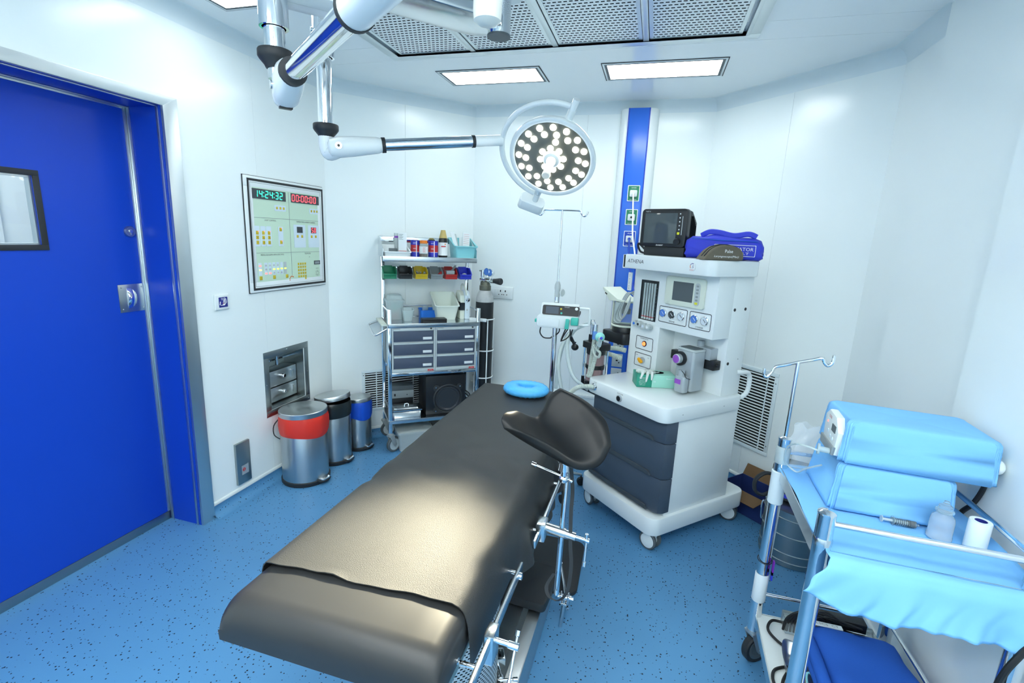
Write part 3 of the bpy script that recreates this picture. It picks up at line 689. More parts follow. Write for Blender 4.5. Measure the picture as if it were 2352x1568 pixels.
# touch-free switch
t = thing('touchless_switch', 'small white square touchless switch with hand symbol beside door frame', 'switch', W, (XW, 2.112, 1.206))
m = M(); m.prism([(2.067, 1.164), (2.157, 1.164), (2.157, 1.247), (2.067, 1.247)], XW, XW+.012, .006, 'x', 3); out(m, 'cover', 'whitep', t)
m = M(); m.rbox(XW+.012, XW+.0135, 2.089, 2.145, 1.178, 1.233, .003, 'x'); out(m, 'sign_plate', 'inkblue', t)
m = M(); x = XW+.0138
m.tube([(x, 2.098, 1.190), (x, 2.112, 1.190), (x, 2.118, 1.198)], [.010, .013, .012], 8, sq=.08)
for (a, b, c, d_, r_) in ((2.115, 1.203, 2.126, 1.224, .0028), (2.120, 1.202, 2.133, 1.221, .0027), (2.125, 1.199, 2.138, 1.214, .0026), (2.127, 1.193, 2.139, 1.206, .0024), (2.094, 1.192, 2.098, 1.210, .0028)): m.tube([(x, a, b), (x, c, d_)], r_, 8, sq=.3)
out(m, 'hand_symbol', 'inkwhite', t)
m = M()
for r_ in (.024, .031, .038): m.tube([(x-.0002, 2.106+r_*math.cos(R(a)), 1.196+r_*math.sin(R(a))) for a in range(35, 105, 10) if 2.106+r_*math.cos(R(a)) < 2.144 and 1.196+r_*math.sin(R(a)) < 1.232], .0012, 6)
out(m, 'wave_lines', 'inkwhite', t)
m = M(); m.prism([(2.111, 1.198), (2.115, 1.202), (2.119, 1.198)], x+.001, x+.0016, 0, 'x'); m.prism([(2.111, 1.194), (2.115, 1.190), (2.119, 1.194)], x+.001, x+.0016, 0, 'x'); out(m, 'red_mark', 'inkred', t)
# recessed stainless unit
t = thing('recessed_steel_cabinet', 'recessed stainless steel wall cabinet with two knobbed drawers above the bins', 'wall cabinet', W, (XW, 2.588, .436))
m = M(); m.frame(2.386, 2.792, .437, .858, .040, XW, XW+.003, 'x', .001)
for y in (2.40, 2.588, 2.776):
    for z in (.451, .648, .844): 
        if y != 2.588 or z != .648: m.ball((XW+.003, y, z), .004, .5, 1, 1, 8)
out(m, 'flange', 'steeld', t)
m = M(); xa = XW-.16; e = .002
m.box(xa, xa+.003, HY0+e, HY1-e, HZ0+e, HZ1-e); m.box(xa, XW, HY0+e, HY0+.004, HZ0+e, HZ1-e); m.box(xa, XW, HY1-.004, HY1-e, HZ0+e, HZ1-e); m.box(xa, XW, HY0+e, HY1-e, HZ0+e, HZ0+.004); m.box(xa, XW, HY0+e, HY1-e, HZ1-.004, HZ1-e); out(m, 'inner_box', 'steeld', t)
for z0, z1 in ((.595, .700), (.492, .588)):
    m = M(); m.box(XW-.155, XW-.06, HY0+.008, HY1-.008, z0, z1, .003); dr = out(m, 'drawer', 'steel', t)
    m = M(); yy = 2.585; zz = (z0+z1)/2+.015; m.at(zmat((XW-.06, yy, zz), (1, 0, 0))).lathe([(.007, 0), (.007, .02), (.014, .024), (.014, .036), (.011, .040), (0, .040)], 20); out(m, 'knob', 'chrome', dr)
    m = M(); yy = 2.695; m.at(zmat((XW-.06, yy, zz+.01), (1, 0, 0))).lathe([(.005, 0), (.005, .012), (0, .013)], 14); m.at(Matrix()).box(XW-.060, XW-.055, yy-.003, yy+.003, zz-.04, zz+.01); out(m, 'latch', 'satin', dr)
m = M(); m.box(XW-.10, XW-.085, HY0+.004, HY1-.004, .762, .770); m.cyl((XW-.06, 2.565, .80), (XW-.06, 2.565, .738), .010, n=16); out(m, 'rail_and_valve', 'chrome', t)
# floor-level steel socket plate
t = thing('steel_service_plate', 'upright brushed steel cover plate low on left wall beside door frame', 'cover plate', W, (XW, 2.17, .11))
m = M(); m.box(XW, XW+.016, 2.119, 2.221, .110, .368, .002); pp = out(m, 'cover', 'steeld', t)
m = M(); m.box(XW+.016, XW+.017, 2.150, 2.200, .165, .222); s_ = out(m, 'sticker', 'silver', t)
m = M(); m.at(zmat((XW+.0172, 2.166, .196), (1, 0, 0))).lathe([(.011, 0), (.011, .0004), (.007, .0005), (.007, 0)], 20, False); m.at(Matrix()).box(XW+.017, XW+.0176, 2.158, 2.174, .194, .198); out(m, 'sticker_emblem', 'inkred', s_)

# ================================================================ PEDAL BINS
def bin_(x, y, r, h, bagmat, nm, label, lidtilt, az, hang):
    t = thing('pedal_bin', label, 'bin', W, (x, y, 0), 'steel pedal bins along left wall'); c = Matrix.Translation((x, y, 0)) @ Matrix.Rotation(R(az), 4, 'Z')
    m = M().at(c); m.lathe([(r*1.03, .001), (r*1.05, .006), (r*1.05, .026), (r*1.0, .03), (0, .03)], 48); b = out(m, 'base_ring', 'rubber', t)
    m = M().at(c); m.lathe([(r, .028), (r, h-.045), (r*.98, h-.04), (r*.98, .03)], 56, False); out(m, 'body', 'steel', t)
    m = M().at(c); n = 60; rows = []
    rnd = random.Random(hash(label) % 1000)
    ph = [rnd.uniform(0, 6.28) for _ in range(6)]
    for i, (k, z) in enumerate(((1.0, h-.02), (1.03, h-.03), (1.06, h-.05), (1.07, h-.05-hang*.45), (1.05, h-.05-hang*.85), (1.02, h-.05-hang), (1.0, h-.05-hang+.006))):
        rows.append([((r*(k+.03*(0 < i < 5)*(math.sin(5*a+ph[0])+.7*math.sin(9*a+ph[1])+.4*math.sin(17*a+ph[2]+i))*.6))*math.cos(a), (r*(k+.03*(0 < i < 5)*(math.sin(5*a+ph[0])+.7*math.sin(9*a+ph[1])+.4*math.sin(17*a+ph[2]+i))*.6))*math.sin(a), z-(.008*math.sin(a*2+ph[3])+.005*math.sin(3*a+ph[4]))*(i > 3)) for a in [2*math.pi*q/n for q in range(n)]])
    m.grid(rows, closed=True); out(m, 'bin_liner', bagmat, t, ang=80)
    ht = .032 if r > .1 else .026
    lx = c @ Matrix.Translation((-r, 0, h-.03)) @ Matrix.Rotation(R(-lidtilt), 4, 'Y') @ Matrix.Translation((r, 0, 0))
    m = M().at(lx); m.lathe([(r*1.03, 0), (r*1.03, ht-.004), (r*1.01, ht), (r*.5, ht+.003), (0, ht+.004)], 56); out(m, 'lid', 'lidsteel', t)
    m = M().at(c); m.prism([(r*.95, -.05), (r*1.18, -.042), (r*1.27, -.015), (r*1.27, .015), (r*1.18, .042), (r*.95, .05)], .018, .03, .004); pd = out(m, 'pedal', 'rubber', t)
    m = M().at(c); m.rbox(r*.9, r*1.25, -.036, .036, .0305, .040, .02, 'z', .003); out(m, 'pedal_plate', 'chrome', pd)
    m = M().at(c); m.tube(smooth([(-r*.7, -r*.72, h-.05), (-r*.9, -r*.85, h-.10), (-r*.9, -r*.85, h-.16), (-r*.7, -r*.72, h-.19)], 4), .0035, 8); out(m, 'carry_handle', 'rubber', t)
    return t
bin_(-2.082, 2.518, .143, .480, 'redbag', 'a', 'large steel pedal bin with red liner, nearest of the three bins', 2, -6, .10)
bin_(-2.075, 2.815, .117, .470, 'blackbag', 'b', 'steel pedal bin with black liner between red-lined and blue-lined bins', 9, -4, .07)
bin_(-2.035, 3.060, .093, .400, 'bluebag', 'c', 'smallest steel pedal bin with blue liner, beside trolley wheel', 4, -8, .10)
# ================================================================ DRAWER TROLLEY (in front of the angled back-left wall)
TR = Fr(-1.786, 3.017, 38.2)
t = thing('medicine_trolley', 'stainless steel medicine trolley with six slate drawers and raised bin shelf', 'trolley', TR, (.37, .175, 0))
PU = (.041, .703); PV0, PV1 = .014, .335; h = .0135
def caster(m_root, fr_x, fr_y, r, wdt, az, zt, forkmat, tyremat, hubmat, dbl=False):
    X = Matrix.Translation((fr_x, fr_y, 0)) @ Matrix.Rotation(R(az), 4, 'Z'); off = .03
    m = M().at(X); m.lathe([(.022, zt-.001), (.024, zt-.012), (.018, zt-.02), (0, zt-.02)], 20)
    for sgn in (1, -1):
        m.prism([(-off-.016, r), (-off, r-.018), (-off+.016, r), (.02, zt-.012), (-.018, zt-.008)], sgn*(wdt/2+.003), sgn*(wdt/2+.008), .001, 'y')
    m.box(-.03, .02, -wdt/2-.008, wdt/2+.008, zt-.022, zt-.012, .003)
    m.cyl((-off, -wdt/2-.010, r), (-off, wdt/2+.010, r), .006, n=12)
    c = out(m, 'caster', forkmat, m_root)
    m = M().at(X @ Matrix.Translation((-off, 0, r)) @ Matrix.Rotation(R(90), 4, 'X')); w2 = wdt/2
    m.lathe([(r*.72, -w2*.9), (r*.93, -w2), (r, -w2*.6), (r, w2*.6), (r*.93, w2), (r*.72, w2*.9)], 36, False); out(m, 'tyre', tyremat, c)
    m = M().at(X @ Matrix.Translation((-off, 0, r)) @ Matrix.Rotation(R(90), 4, 'X')); m.lathe([(0, -w2*.8), (r*.5, -w2*.8), (r*.55, -w2*.95), (r*.73, -w2*.95), (r*.73, w2*.95), (r*.55, w2*.95), (r*.5, w2*.8), (0, w2*.8)], 32); out(m, 'wheel_hub', hubmat, c)
for k, u in enumerate(PU):
    for v, zt in ((PV0, 1.085), (PV1, 1.445)):
        m = M(); m.box(u-h, u+h, v-h, v+h, .148, zt, .003); out(m, 'post', 'chrome', t)
        caster(t, u, v, .060, .028, (-150 if v < .2 else -170)+k*30, .15, 'grey', 'greyd', 'lgrey')
def tray(z0, z1, lip=.012, vm=None):
    m = M(); a, b = PU[0]-.012, PU[1]+.012; v1 = PV1+.012
    m.box(a, b, 0, v1, z0, z0+.004); m.box(a, b, -.0, .004, z0-.022, z1, .001); m.box(a, b, v1-.004, v1, z0-.02, z1); m.box(a, a+.004, 0, v1, z0-.02, z1); m.box(b-.004, b, 0, v1, z0-.02, z1); return m
out(tray(.972, .980), 'worktop', 'satin', t); out(tray(.248, .254), 'lower_shelf', 'satin', t)
m = M(); m.box(.054, .690, .004, .024, .592, .616, .002); m.box(.054, .690, PV1-.01, PV1+.01, .592, .616, .002); out(m, 'drawer_bearer', 'chrome', t)
# two drawer cabinets
for a, b in ((.0555, .3705), (.3725, .6885)):
    m = M(); m.box(a, b, .012, .325, .618, .949, .002); cb = out(m, 'drawer_cabinet', 'lgrey', t)
    m = M(); m.box(a, b, .004, .0125, .932, .949, .001); m.box(a, b, .004, .0125, .618, .642, .001); m.box(a, a+.011, .004, .0125, .642, .932); m.box(b-.011, b, .004, .0125, .642, .932); out(m, 'cabinet_trim', 'lgrey', cb)
    for z0 in (.648, .748, .848):
        m = M(); m.box(a+.013, b-.014, .003, .012, z0, z0+.078, .001); d_ = out(m, 'drawer', 'slate2', t)
        m = M(); m.box(a+.013, b-.014, .0, .012, z0+.0785, z0+.092, .002); out(m, 'drawer_grip', 'lgrey', d_)
        m = M(); m.box(b-.092, b-.026, -.0015, .003, z0+.012, z0+.031, .001); out(m, 'label_holder', 'label', d_)
    m = M(); m.at(zmat((b-.032, .004, .940), (0, -1, 0))).lathe([(.0075, 0), (.0075, .003), (.005, .004), (0, .004)], 16); out(m, 'lock', 'black', cb)
    m = M(); m.box(b-.055, b-.012, .002, .004, .619, .634); lb = out(m, 'maker_label', 'inkred', cb)
    m = M(); text(m, 'METHODEX', (b-.0335, .0017, .6235), (1, 0, 0), (0, 0, 1), .036, .005); text(m, 'quality', (b-.0335, .0017, .630), (1, 0, 0), (0, 0, 1), .02, .003); out(m, 'maker_lettering', 'inkwhite', lb)
    m = M(); m.box(a+.012, a+.06, .0035, .004, .937, .944); out(m, 'name_strip', 'inkgrey', cb)
# corner guards, side rails, back rail
for u in PU:
    m = M(); m.cyl((u, PV0+.01, 1.062), (u, PV1-.01, 1.062), .006, n=12); out(m, 'side_rail', 'chrome', t)
    m = M(); m.cyl((u, PV0+.01, .335), (u, PV1-.01, .335), .006, n=12); out(m, 'lower_side_rail', 'chrome', t)
m = M(); m.cyl((PU[0], PV1, 1.066), (PU[1], PV1, 1.066), .006, n=12); out(m, 'back_rail', 'chrome', t)
# push handle on the left end
m = M(); m.tube(smooth([(.028, .05, .938), (-.03, .05, .905), (-.055, .06, .893), (-.065, .10, .897), (-.078, .24, .925), (-.072, .275, .932), (-.04, .285, .945), (.028, .29, .965)], 4), .009, 12); out(m, 'push_handle', 'chrome', t)
m = M(); m.box(-.014, .026, .02, .32, .962, .976, .003); out(m, 'side_flap', 'cream', t)
# raised shelf with sloping side cheeks
m = M(); m.box(PU[0]-.03, PU[1]-.0, .085, PV1+.012, 1.446, 1.449); m.box(PU[0]-.03, PU[1], .082, .086, 1.416, 1.452, .001); sh = out(m, 'top_shelf', 'satin', t)
for u in (PU[0]-.03, PU[1]-.003):
    m = M(); m.prism([(.09, 1.449), (.09, 1.505), (.27, 1.585), (PV1+.012, 1.587), (PV1+.012, 1.449)], u, u+.003, 0, 'x'); out(m, 'shelf_cheek', 'satin', t)
m = M(); m.box(PU[0]-.03, PU[1], PV1+.006, PV1+.012, 1.545, 1.587, .001); out(m, 'shelf_back_rail', 'chrome', t)
m = M(); m.box(PU[0], PU[1], PV1-.022, PV1-.012, 1.348, 1.366, .001); out(m, 'bin_rail', 'chrome', t)
m = M(); m.prism([(.10, 1.445), (.33, 1.445), (.33, 1.40)], PU[1]-.012, PU[1]-.009, 0, 'x'); out(m, 'shelf_bracket', 'satin', t)
# ---- hanging storage bins
names = [('green_b', 'empty green plastic bin, leftmost on the trolley bin rail'), ('navy', 'black plastic bin second from left on the trolley bin rail'), ('yellow', 'yellow plastic bin of glass vials on the trolley bin rail'), ('grey', 'grey plastic bin between yellow and red bins'), ('red', 'red plastic bin holding an open carton'), ('bblue', 'blue plastic bin holding a tape roll, rightmost on bin rail')]
mts = ['green', 'black', 'yellow', 'grey', 'red', 'bblue']
ubin = [(.024, .131), (.139, .246), (.257, .362), (.374, .479), (.487, .593), (.602, .707)]
for (a, b), mt, (nm, lab) in zip(ubin, mts, names):
    tb = thing('storage_bin', lab, 'storage bin', TR, ((a+b)/2, .26, 1.282), 'hanging storage bins on the trolley'); a += .003; b -= .003
    v0, v1, z0, e = .205, PV1-.024, 1.282, .0028
    m = M(); m.box(a+.006, b-.006, v0, v1, z0, z0+e)
    m.box(a+.006, b-.006, v1-e, v1, z0, 1.366, .001)
    for u in (a+.004, b-.004-e): m.prism([(v0, z0), (v1, z0), (v1, 1.366), (v0+.055, 1.362), (v0+.012, 1.331), (v0-.004, 1.318)], u, u+e, 0, 'x')
    m.box(a+.004, b-.004, v0-.002, v0+e, z0, 1.318)
    for u in (a, b-.006): m.prism([(v0+.055, 1.360), (v1, 1.363), (v1, 1.367), (v0+.053, 1.365), (v0+.010, 1.334), (v0-.004, 1.316)], u, u+.006, 0, 'x')
    out(m, 'body', mt, tb)
    m = M(); m.prism([(a+.001, 1.318), (b-.001, 1.318), (b-.018, 1.304), (a+.018, 1.304)], v0-.0125, v0-.003, .001, 'y'); m.box(a+.001, b-.001, v0-.012, v0, 1.316, 1.320, .001); out(m, 'front_lip', mt, tb)
    m = M(); m.box(a+.02, b-.02, v1, v1+.008, 1.352, 1.372); out(m, 'hanging_hook', mt, tb)
# contents of the bins
for (u, v, dx, dy) in ((.283, .235, .02, -.3), (.300, .262, .8, .2), (.325, .235, .9, .25), (.335, .268, .6, .35), (.292, .285, -.2, .3)):
    m = M(); X = zmat((u, v, 1.302), (dx*.6, dy, .8)); m.at(X).lathe([(.011, -.014), (.011, .012), (.007, .018), (.007, .024), (0, .024)], 16); o = out(m, 'glass_vial', 'clearp', None, TR, (u, v, 1.302), 'small clear glass vial lying in the yellow bin', 'vial', 'vials in the yellow bin')
    m = M().at(X); m.lathe([(.008, .024), (.008, .032), (0, .032)], 14); 
    OFF[o] = Vector((u, v, 1.302)); out(m, 'vial_cap', 'alu', o)
m = M(); m.tube(smooth([(.168, .225, 1.294), (.185, .24, 1.302), (.20, .235, 1.300), (.215, .245, 1.316)], 4), [.005]*4+[.008]*9, 8, sq=.5); out(m, 'plastic_clip', 'lgrey', None, TR, (.19, .235, 1.2875), 'small grey plastic clip lying in the black bin', 'clip')
m = M(); X = zmat((.44, .235, 1.305), (.75, .1, .62)); m.at(X).cyl((0, 0, -.022), (0, 0, .045), .0105, n=16); m.cyl((0, 0, .045), (0, 0, .05), .0095, n=16); out(m, 'red_tube', 'red', None, TR, (.44, .235, 1.2865), 'dark red tube leaning across the grey bin', 'tube')
m = M(); m.cyl((.425, .214, 1.29), (.425, .214, 1.303), .006, n=12); m.ball((.425, .214, 1.305), .008); out(m, 'valve_cap', 'chrome', None, TR, (.425, .214, 1.285), 'small chrome cap lying in the grey bin', 'cap')
ct = thing('carton', 'small open navy and grey carton standing in the red bin', 'carton', TR, (.538, .25, 1.2855))
m = M(); m.box(.510, .566, .226, .276, 1.2855, 1.318); out(m, 'carton_body', 'inkblue', ct)
m = M(); m.box(.506, .570, .222, .280, 1.318, 1.345, .001); out(m, 'carton_top', 'lgrey', ct)
m = M(); m.add([(.556, .224, 1.345), (.556, .279, 1.345), (.585, .279, 1.385), (.585, .224, 1.385)], [(0, 1, 2, 3)]); out(m, 'carton_flap', 'lgrey', ct, solid=.001)
m = M(); text(m, 'BRAUN', (.538, .2255, 1.308), (1, 0, 0), (0, 0, 1), .026, .006); out(m, 'carton_lettering', 'inkwhite', ct)
m = M(); m.at(zmat((.652, .238, 1.306), (.1, -1, .25))).lathe([(.012, -.008), (.021, -.008), (.021, .008), (.012, .008), (.012, -.008)], 30, False); out(m, 'tape_roll', 'lgrey', None, TR, (.652, .24, 1.285), 'white tape roll standing in the blue bin', 'tape roll')
# ---- on the top shelf
ZS = 1.4495
def tub(name, label, cat, u0, u1, v0, v1, z0, zf, zb, mt, drop_=.35, taper=.012, rim=.007, group=None, at=None, e=.003):
    """open stacking tub: low front, high back"""
    t_ = thing(name, label, cat, TR, ((u0+u1)/2, (v0+v1)/2, z0), group); m = M()
    vm = v0+(v1-v0)*drop_
    def ring(off, zs, tp):
        n = 5; P = []
        a, b, c, d_ = u0+tp+off, u1-tp-off, v0+tp+off, v1-tp-off
        return [(x, y) for x, y in rrect(a, b, c, d_, .018, n)]
    def zt(v): 
        if v <= v0+.02: return zf
        if v >= vm: return zb
        return zf+(zb-zf)*(v-v0-.02)/(vm-v0-.02)
    outer_b = [(x, y, z0) for x, y in ring(0, 0, taper)]; outer_t = [(x, y, zt(y)) for x, y in ring(0, 0, 0)]
    rim_o = [(x, y, zt(y)) for x, y in ring(-rim, 0, 0)]; rim_o2 = [(x, y, zt(y)-.008) for x, y in ring(-rim, 0, 0)]; ou2 = [(x, y, zt(y)-.008) for x, y in ring(0, 0, .0004)]
    inner_t = [(x, y, zt(y)) for x, y in ring(e, 0, 0)]; inner_b = [(x, y, z0+e) for x, y in ring(e, 0, taper)]
    rows = [outer_b, ou2, rim_o2, rim_o, outer_t, inner_t, inner_b]; m.grid(rows, closed=True); N = len(outer_b); m.F += [tuple(range(N))[::-1], tuple(range(6*N, 7*N))]
    out(m, 'tub', mt, t_, ang=50); return t_
tub('white_tray', 'low white open tray at left end of the trolley top shelf', 'tray', .022, .208, .10, .31, ZS, 1.485, 1.527, 'white', .25, .004)
tub('aqua_bin', 'aqua blue plastic bin of papers on right end of trolley top shelf', 'bin', .545, .715, .12, .335, ZS, 1.538, 1.596, 'aqua', .40)
def carton(name, label, u0, u1, v0, v1, z0, z1, mt, rot=0, cat='carton'):
    t_ = thing(name, label, cat, TR, ((u0+u1)/2, (v0+v1)/2, z0)); m = M(); m.at(Matrix.Translation(((u0+u1)/2, (v0+v1)/2, 0)) @ Matrix.Rotation(R(rot), 4, 'Z') @ Matrix.Translation((-(u0+u1)/2, -(v0+v1)/2, 0))); m.box(u0, u1, v0, v1, z0, z1, .001); out(m, 'carton_body', mt, t_); return t_, m.X
c1, X = carton('medicine_carton', 'tall white medicine carton standing in the white tray', .130, .189, .135, .175, ZS+.0035, 1.617, 'paper', -8)
m = M().at(X); m.box(.132, .187, .1340, .1347, 1.487, 1.490); m.box(.132, .187, .1340, .1347, 1.476, 1.482); out(m, 'red_stripe', 'inkred', c1)
m = M().at(X)
for k in range(7): m.box(.135, .135+.03-.004*(k % 3), .1341, .1347, 1.605-.006*k, 1.607-.006*k)
out(m, 'print_lines', 'inkgrey', c1)
c2, X = carton('medicine_carton', 'pale carton with purple band standing behind the tall white carton', .112, .150, .19, .225, ZS+.0035, 1.612, 'lgrey', 5)
m = M().at(X); m.box(.1118, .1502, .1892, .2252, 1.578, 1.592); out(m, 'purple_band', 'purple', c2)
c3, X = carton('dark_box', 'small dark box lying in the white tray', .065, .118, .14, .18, ZS+.0035, 1.505, 'greyd', 0, 'box')
def tin(name, label, u, v, r, z0, z1):
    t_ = thing(name, label, 'tin', TR, (u, v, z0), 'blue and red bandage tins on the shelf'); c = Matrix.Translation((u, v, 0))
    def ring(za, zb, rr, nm, mt):
        m = M().at(c); m.lathe([(rr*.999, za), (rr, za+.0005), (rr, zb-.0005), (rr*.999, zb)], 36, True); out(m, nm, mt, t_)
    H = z1-z0
    ring(z0, z0+H*.28, r, 'blue_foot_band', 'tinblue'); ring(z0+H*.28, z0+H*.30, r*1.003, 'white_line', 'inkwhite'); ring(z0+H*.30, z0+H*.72, r, 'red_band', 'tinred'); ring(z0+H*.72, z1, r, 'blue_top_band', 'tinblue')
    m = M().at(c); m.lathe([(r*1.02, z1-.004), (r*1.02, z1), (r*.92, z1-.001), (0, z1-.001)], 36); out(m, 'tin_lid', 'tinblue', t_)
    m = M().at(c)
    for a in (-95, -60): m.prism([(-.0025, z0), (.0025, z0), (.0025, z1-.004), (-.0025, z1-.004)], -r-.0008, -r+.001, 0, 'y') if a == -95 else None
    out(m, 'white_seam', 'inkwhite', t_)
    m = M().at(c); text(m, 'ELASTIC', (-.012, -r-.0006, z0+H*.84), (1, 0, 0), (0, 0, 1), r*.7, .007); text(m, 'BANDAGE', (-.012, -r-.0006, z0+H*.5), (1, 0, 0), (0, 0, 1), r*.65, .006); out(m, 'tin_lettering', 'inkwhite', t_)
tin('bandage_tin', 'blue and red tin beside the tall white carton on top shelf', .262, .20, .036, ZS, 1.566); tin('bandage_tin', 'blue and red tin between orange-lidded jar and dark bottle', .394, .20, .037, ZS, 1.567)
t_ = thing('pill_jar', 'clear jar with orange lid and white label between the two tins', 'jar', TR, (.312, .155, ZS)); c = Matrix.Translation((.312, .155, 0))
m = M().at(c); m.lathe([(.029, ZS), (.030, ZS+.003), (.030, 1.535), (.026, 1.545), (.024, 1.547), (0, 1.547)], 32); out(m, 'jar_body', 'clearp', t_)
m = M().at(c); m.lathe([(.027, ZS+.001), (.027, 1.470), (0, 1.472)], 24); out(m, 'pills', 'brown', t_)
m = M().at(c); m.lathe([(.0275, 1.546), (.0275, 1.566), (.025, 1.568), (0, 1.568)], 32); out(m, 'jar_lid', 'orange', t_)
m = M().at(c); m.lathe([(.0306, 1.476), (.0306, 1.525)], 32, False); lb = out(m, 'jar_label', 'label', t_)
m = M()
for k in range(5): m.box(.300, .322-.004*(k % 2), .1238, .1242, 1.516-.008*k, 1.518-.008*k)
out(m, 'label_print', 'inkred', lb)
t_ = thing('antiseptic_bottle', 'dark bottle with tan cap and white label beside aqua bin', 'bottle', TR, (.463, .175, ZS)); c = Matrix.Translation((.463, .175, 0))
m = M().at(c); m.lathe([(.032, ZS), (.034, ZS+.004), (.034, 1.575), (.031, 1.588), (.026, 1.592), (0, 1.592)], 32); out(m, 'bottle_body', 'iodine', t_)
m = M().at(c); m.lathe([(.030, 1.590), (.018, 1.640), (.016, 1.648), (0, 1.649)], 28); out(m, 'cap', 'tan', t_)
m = M().at(c); m.lathe([(.0345, 1.463), (.0345, 1.558)], 32, False); lb = out(m, 'bottle_label', 'label', t_)
m = M(); m.box(.440, .475, .1395, .1403, 1.526, 1.533); out(m, 'red_title', 'inkred', lb)
m = M(); m.prism([(.466, 1.545), (.471, 1.540), (.476, 1.545), (.474, 1.551), (.468, 1.551)], .1398, .1404, 0, 'y'); out(m, 'label_emblem', 'inkorange', lb)
# papers in the aqua bin
for k, (u0, u1, v, z0, z1, ln, mt, lab) in enumerate(((.575, .605, .20, 1.47, 1.640, -.10, 'paper', 'folded leaflet leaning left in the aqua bin'), (.590, .612, .22, 1.47, 1.625, -.07, 'lgrey', 'grey carton sheet leaning left in the aqua bin'), (.612, .652, .25, 1.465, 1.605, .0, 'paper', 'short white sheet in the middle of the aqua bin'), (.630, .685, .23, 1.465, 1.637, .012, 'paper', 'printed blister sheet standing upright in the aqua bin'))):
    t_ = thing('paper_sheet', lab, 'paper', TR, ((u0+u1)/2, v, z0)); m = M(); m.add([(u0, v, z0), (u1, v, z0), (u1+ln*.5, v+.01, z1), (u0+ln*.5, v+.012, z1), (u0, v+.004, z0), (u1, v+.004, z0), (u1+ln*.5, v+.014, z1), (u0+ln*.5, v+.016, z1)], [(0, 1, 2, 3), (4, 5, 6, 7), (0, 1, 5, 4), (1, 2, 6, 5), (2, 3, 7, 6), (3, 0, 4, 7)]); out(m, 'sheet', mt, t_)
    if k == 3:
        m = M()
        for q in range(6):
            z = 1.625-.014*q; f = (z-z0)/(z1-z0); m.add([(u0+.005+ln*.5*f, v+.010*f-.0008, z), (u1-.006+ln*.5*f, v+.010*f-.0008, z-.003), (u1-.006+ln*.5*f, v+.010*f-.0008, z-.0015), (u0+.005+ln*.5*f, v+.010*f-.0008, z+.0015)], [(0, 1, 2, 3)])
        out(m, 'print_lines', 'inkred', t_)
# ---- on the worktop
ZW = .9765
t_ = thing('sharps_container', 'translucent lidded sharps container at left of the trolley worktop', 'container', TR, (.105, .25, ZW))
m = M(); 
rows = [[(x, y, z) for x, y in rrect(.060-k, .168+k, .195-k, .315+k, .015, 5)] for k, z in ((0, ZW), (.006, 1.115), (.006, 1.118))]; m.grid(rows, closed=True); N = len(rows[0]); m.F += [tuple(range(N))[::-1]]; out(m, 'body', 'milky', t_)
m = M(); rows = [[(x, y, z) for x, y in rrect(.046+k, .182-k, .181+k, .327-k, .018, 5)] for k, z in ((.0, 1.112), (0, 1.124), (.012, 1.130), (.02, 1.158), (.03, 1.163))]; m.grid(rows, closed=True); m.F += [tuple(range(N))[::-1], tuple(range(4*N, 5*N))]; out(m, 'lid', 'milky', t_)
m = M(); m.rbox(.085, .150, .1922, .1928, 1.07, 1.088, .002, 'y'); m.box(.10, .13, .1922, .1928, 1.05, 1.062); out(m, 'container_print', 'teal', t_)
m = M(); m.cyl((.14, .205, ZW+.01), (.125, .21, 1.06), .004, n=8); m.cyl((.128, .22, ZW+.01), (.142, .215, 1.05), .004, n=8); m.ball((.11, .25, ZW+.03), .03, 1, 1, .8, 12); out(m, 'discarded_sharps', 'inkred', t_)
t_ = tub('plastic_cup', 'small milky plastic dish beside the sharps container', 'dish', .155, .240, .12, .205, ZW, 1.058, 1.068, 'milky', .3, .012, .002)
t_ = tub('blue_tray', 'bright blue plastic tray on the trolley worktop', 'tray', .305, .430, .225, .315, ZW, 1.040, 1.050, 'trayblue', .3, .002, .002)
t_ = thing('medicine_cup', 'clear plastic medicine cup standing in the bright blue tray', 'cup', TR, (.350, .262, ZW+.003)); m = M().at(Matrix.Translation((.350, .262, 0))); m.lathe([(.018, ZW+.004), (.024, 1.064), (.0265, 1.066), (.0235, 1.064), (.0175, ZW+.006)], 28, False); m.lathe([(.018, ZW+.004), (0, ZW+.004)], 28, False); out(m, 'cup_wall', 'clearp', t_)
tub('cream_bin', 'cream white plastic bin on the trolley worktop', 'bin', .405, .585, .13, .335, ZW, 1.088, 1.172, 'ivory', .45, .02)
t_ = thing('instrument_case', 'slim black instrument case lying on front of the worktop', 'case', TR, (.375, .08, ZW)); m = M(); m.rbox(.283, .467, .035, .118, ZW, ZW+.013, .008, 'z', .002); out(m, 'case_base', 'black', t_); m = M(); m.rbox(.283, .467, .035, .118, ZW+.0135, ZW+.027, .008, 'z', .003); out(m, 'case_lid', 'black', t_)
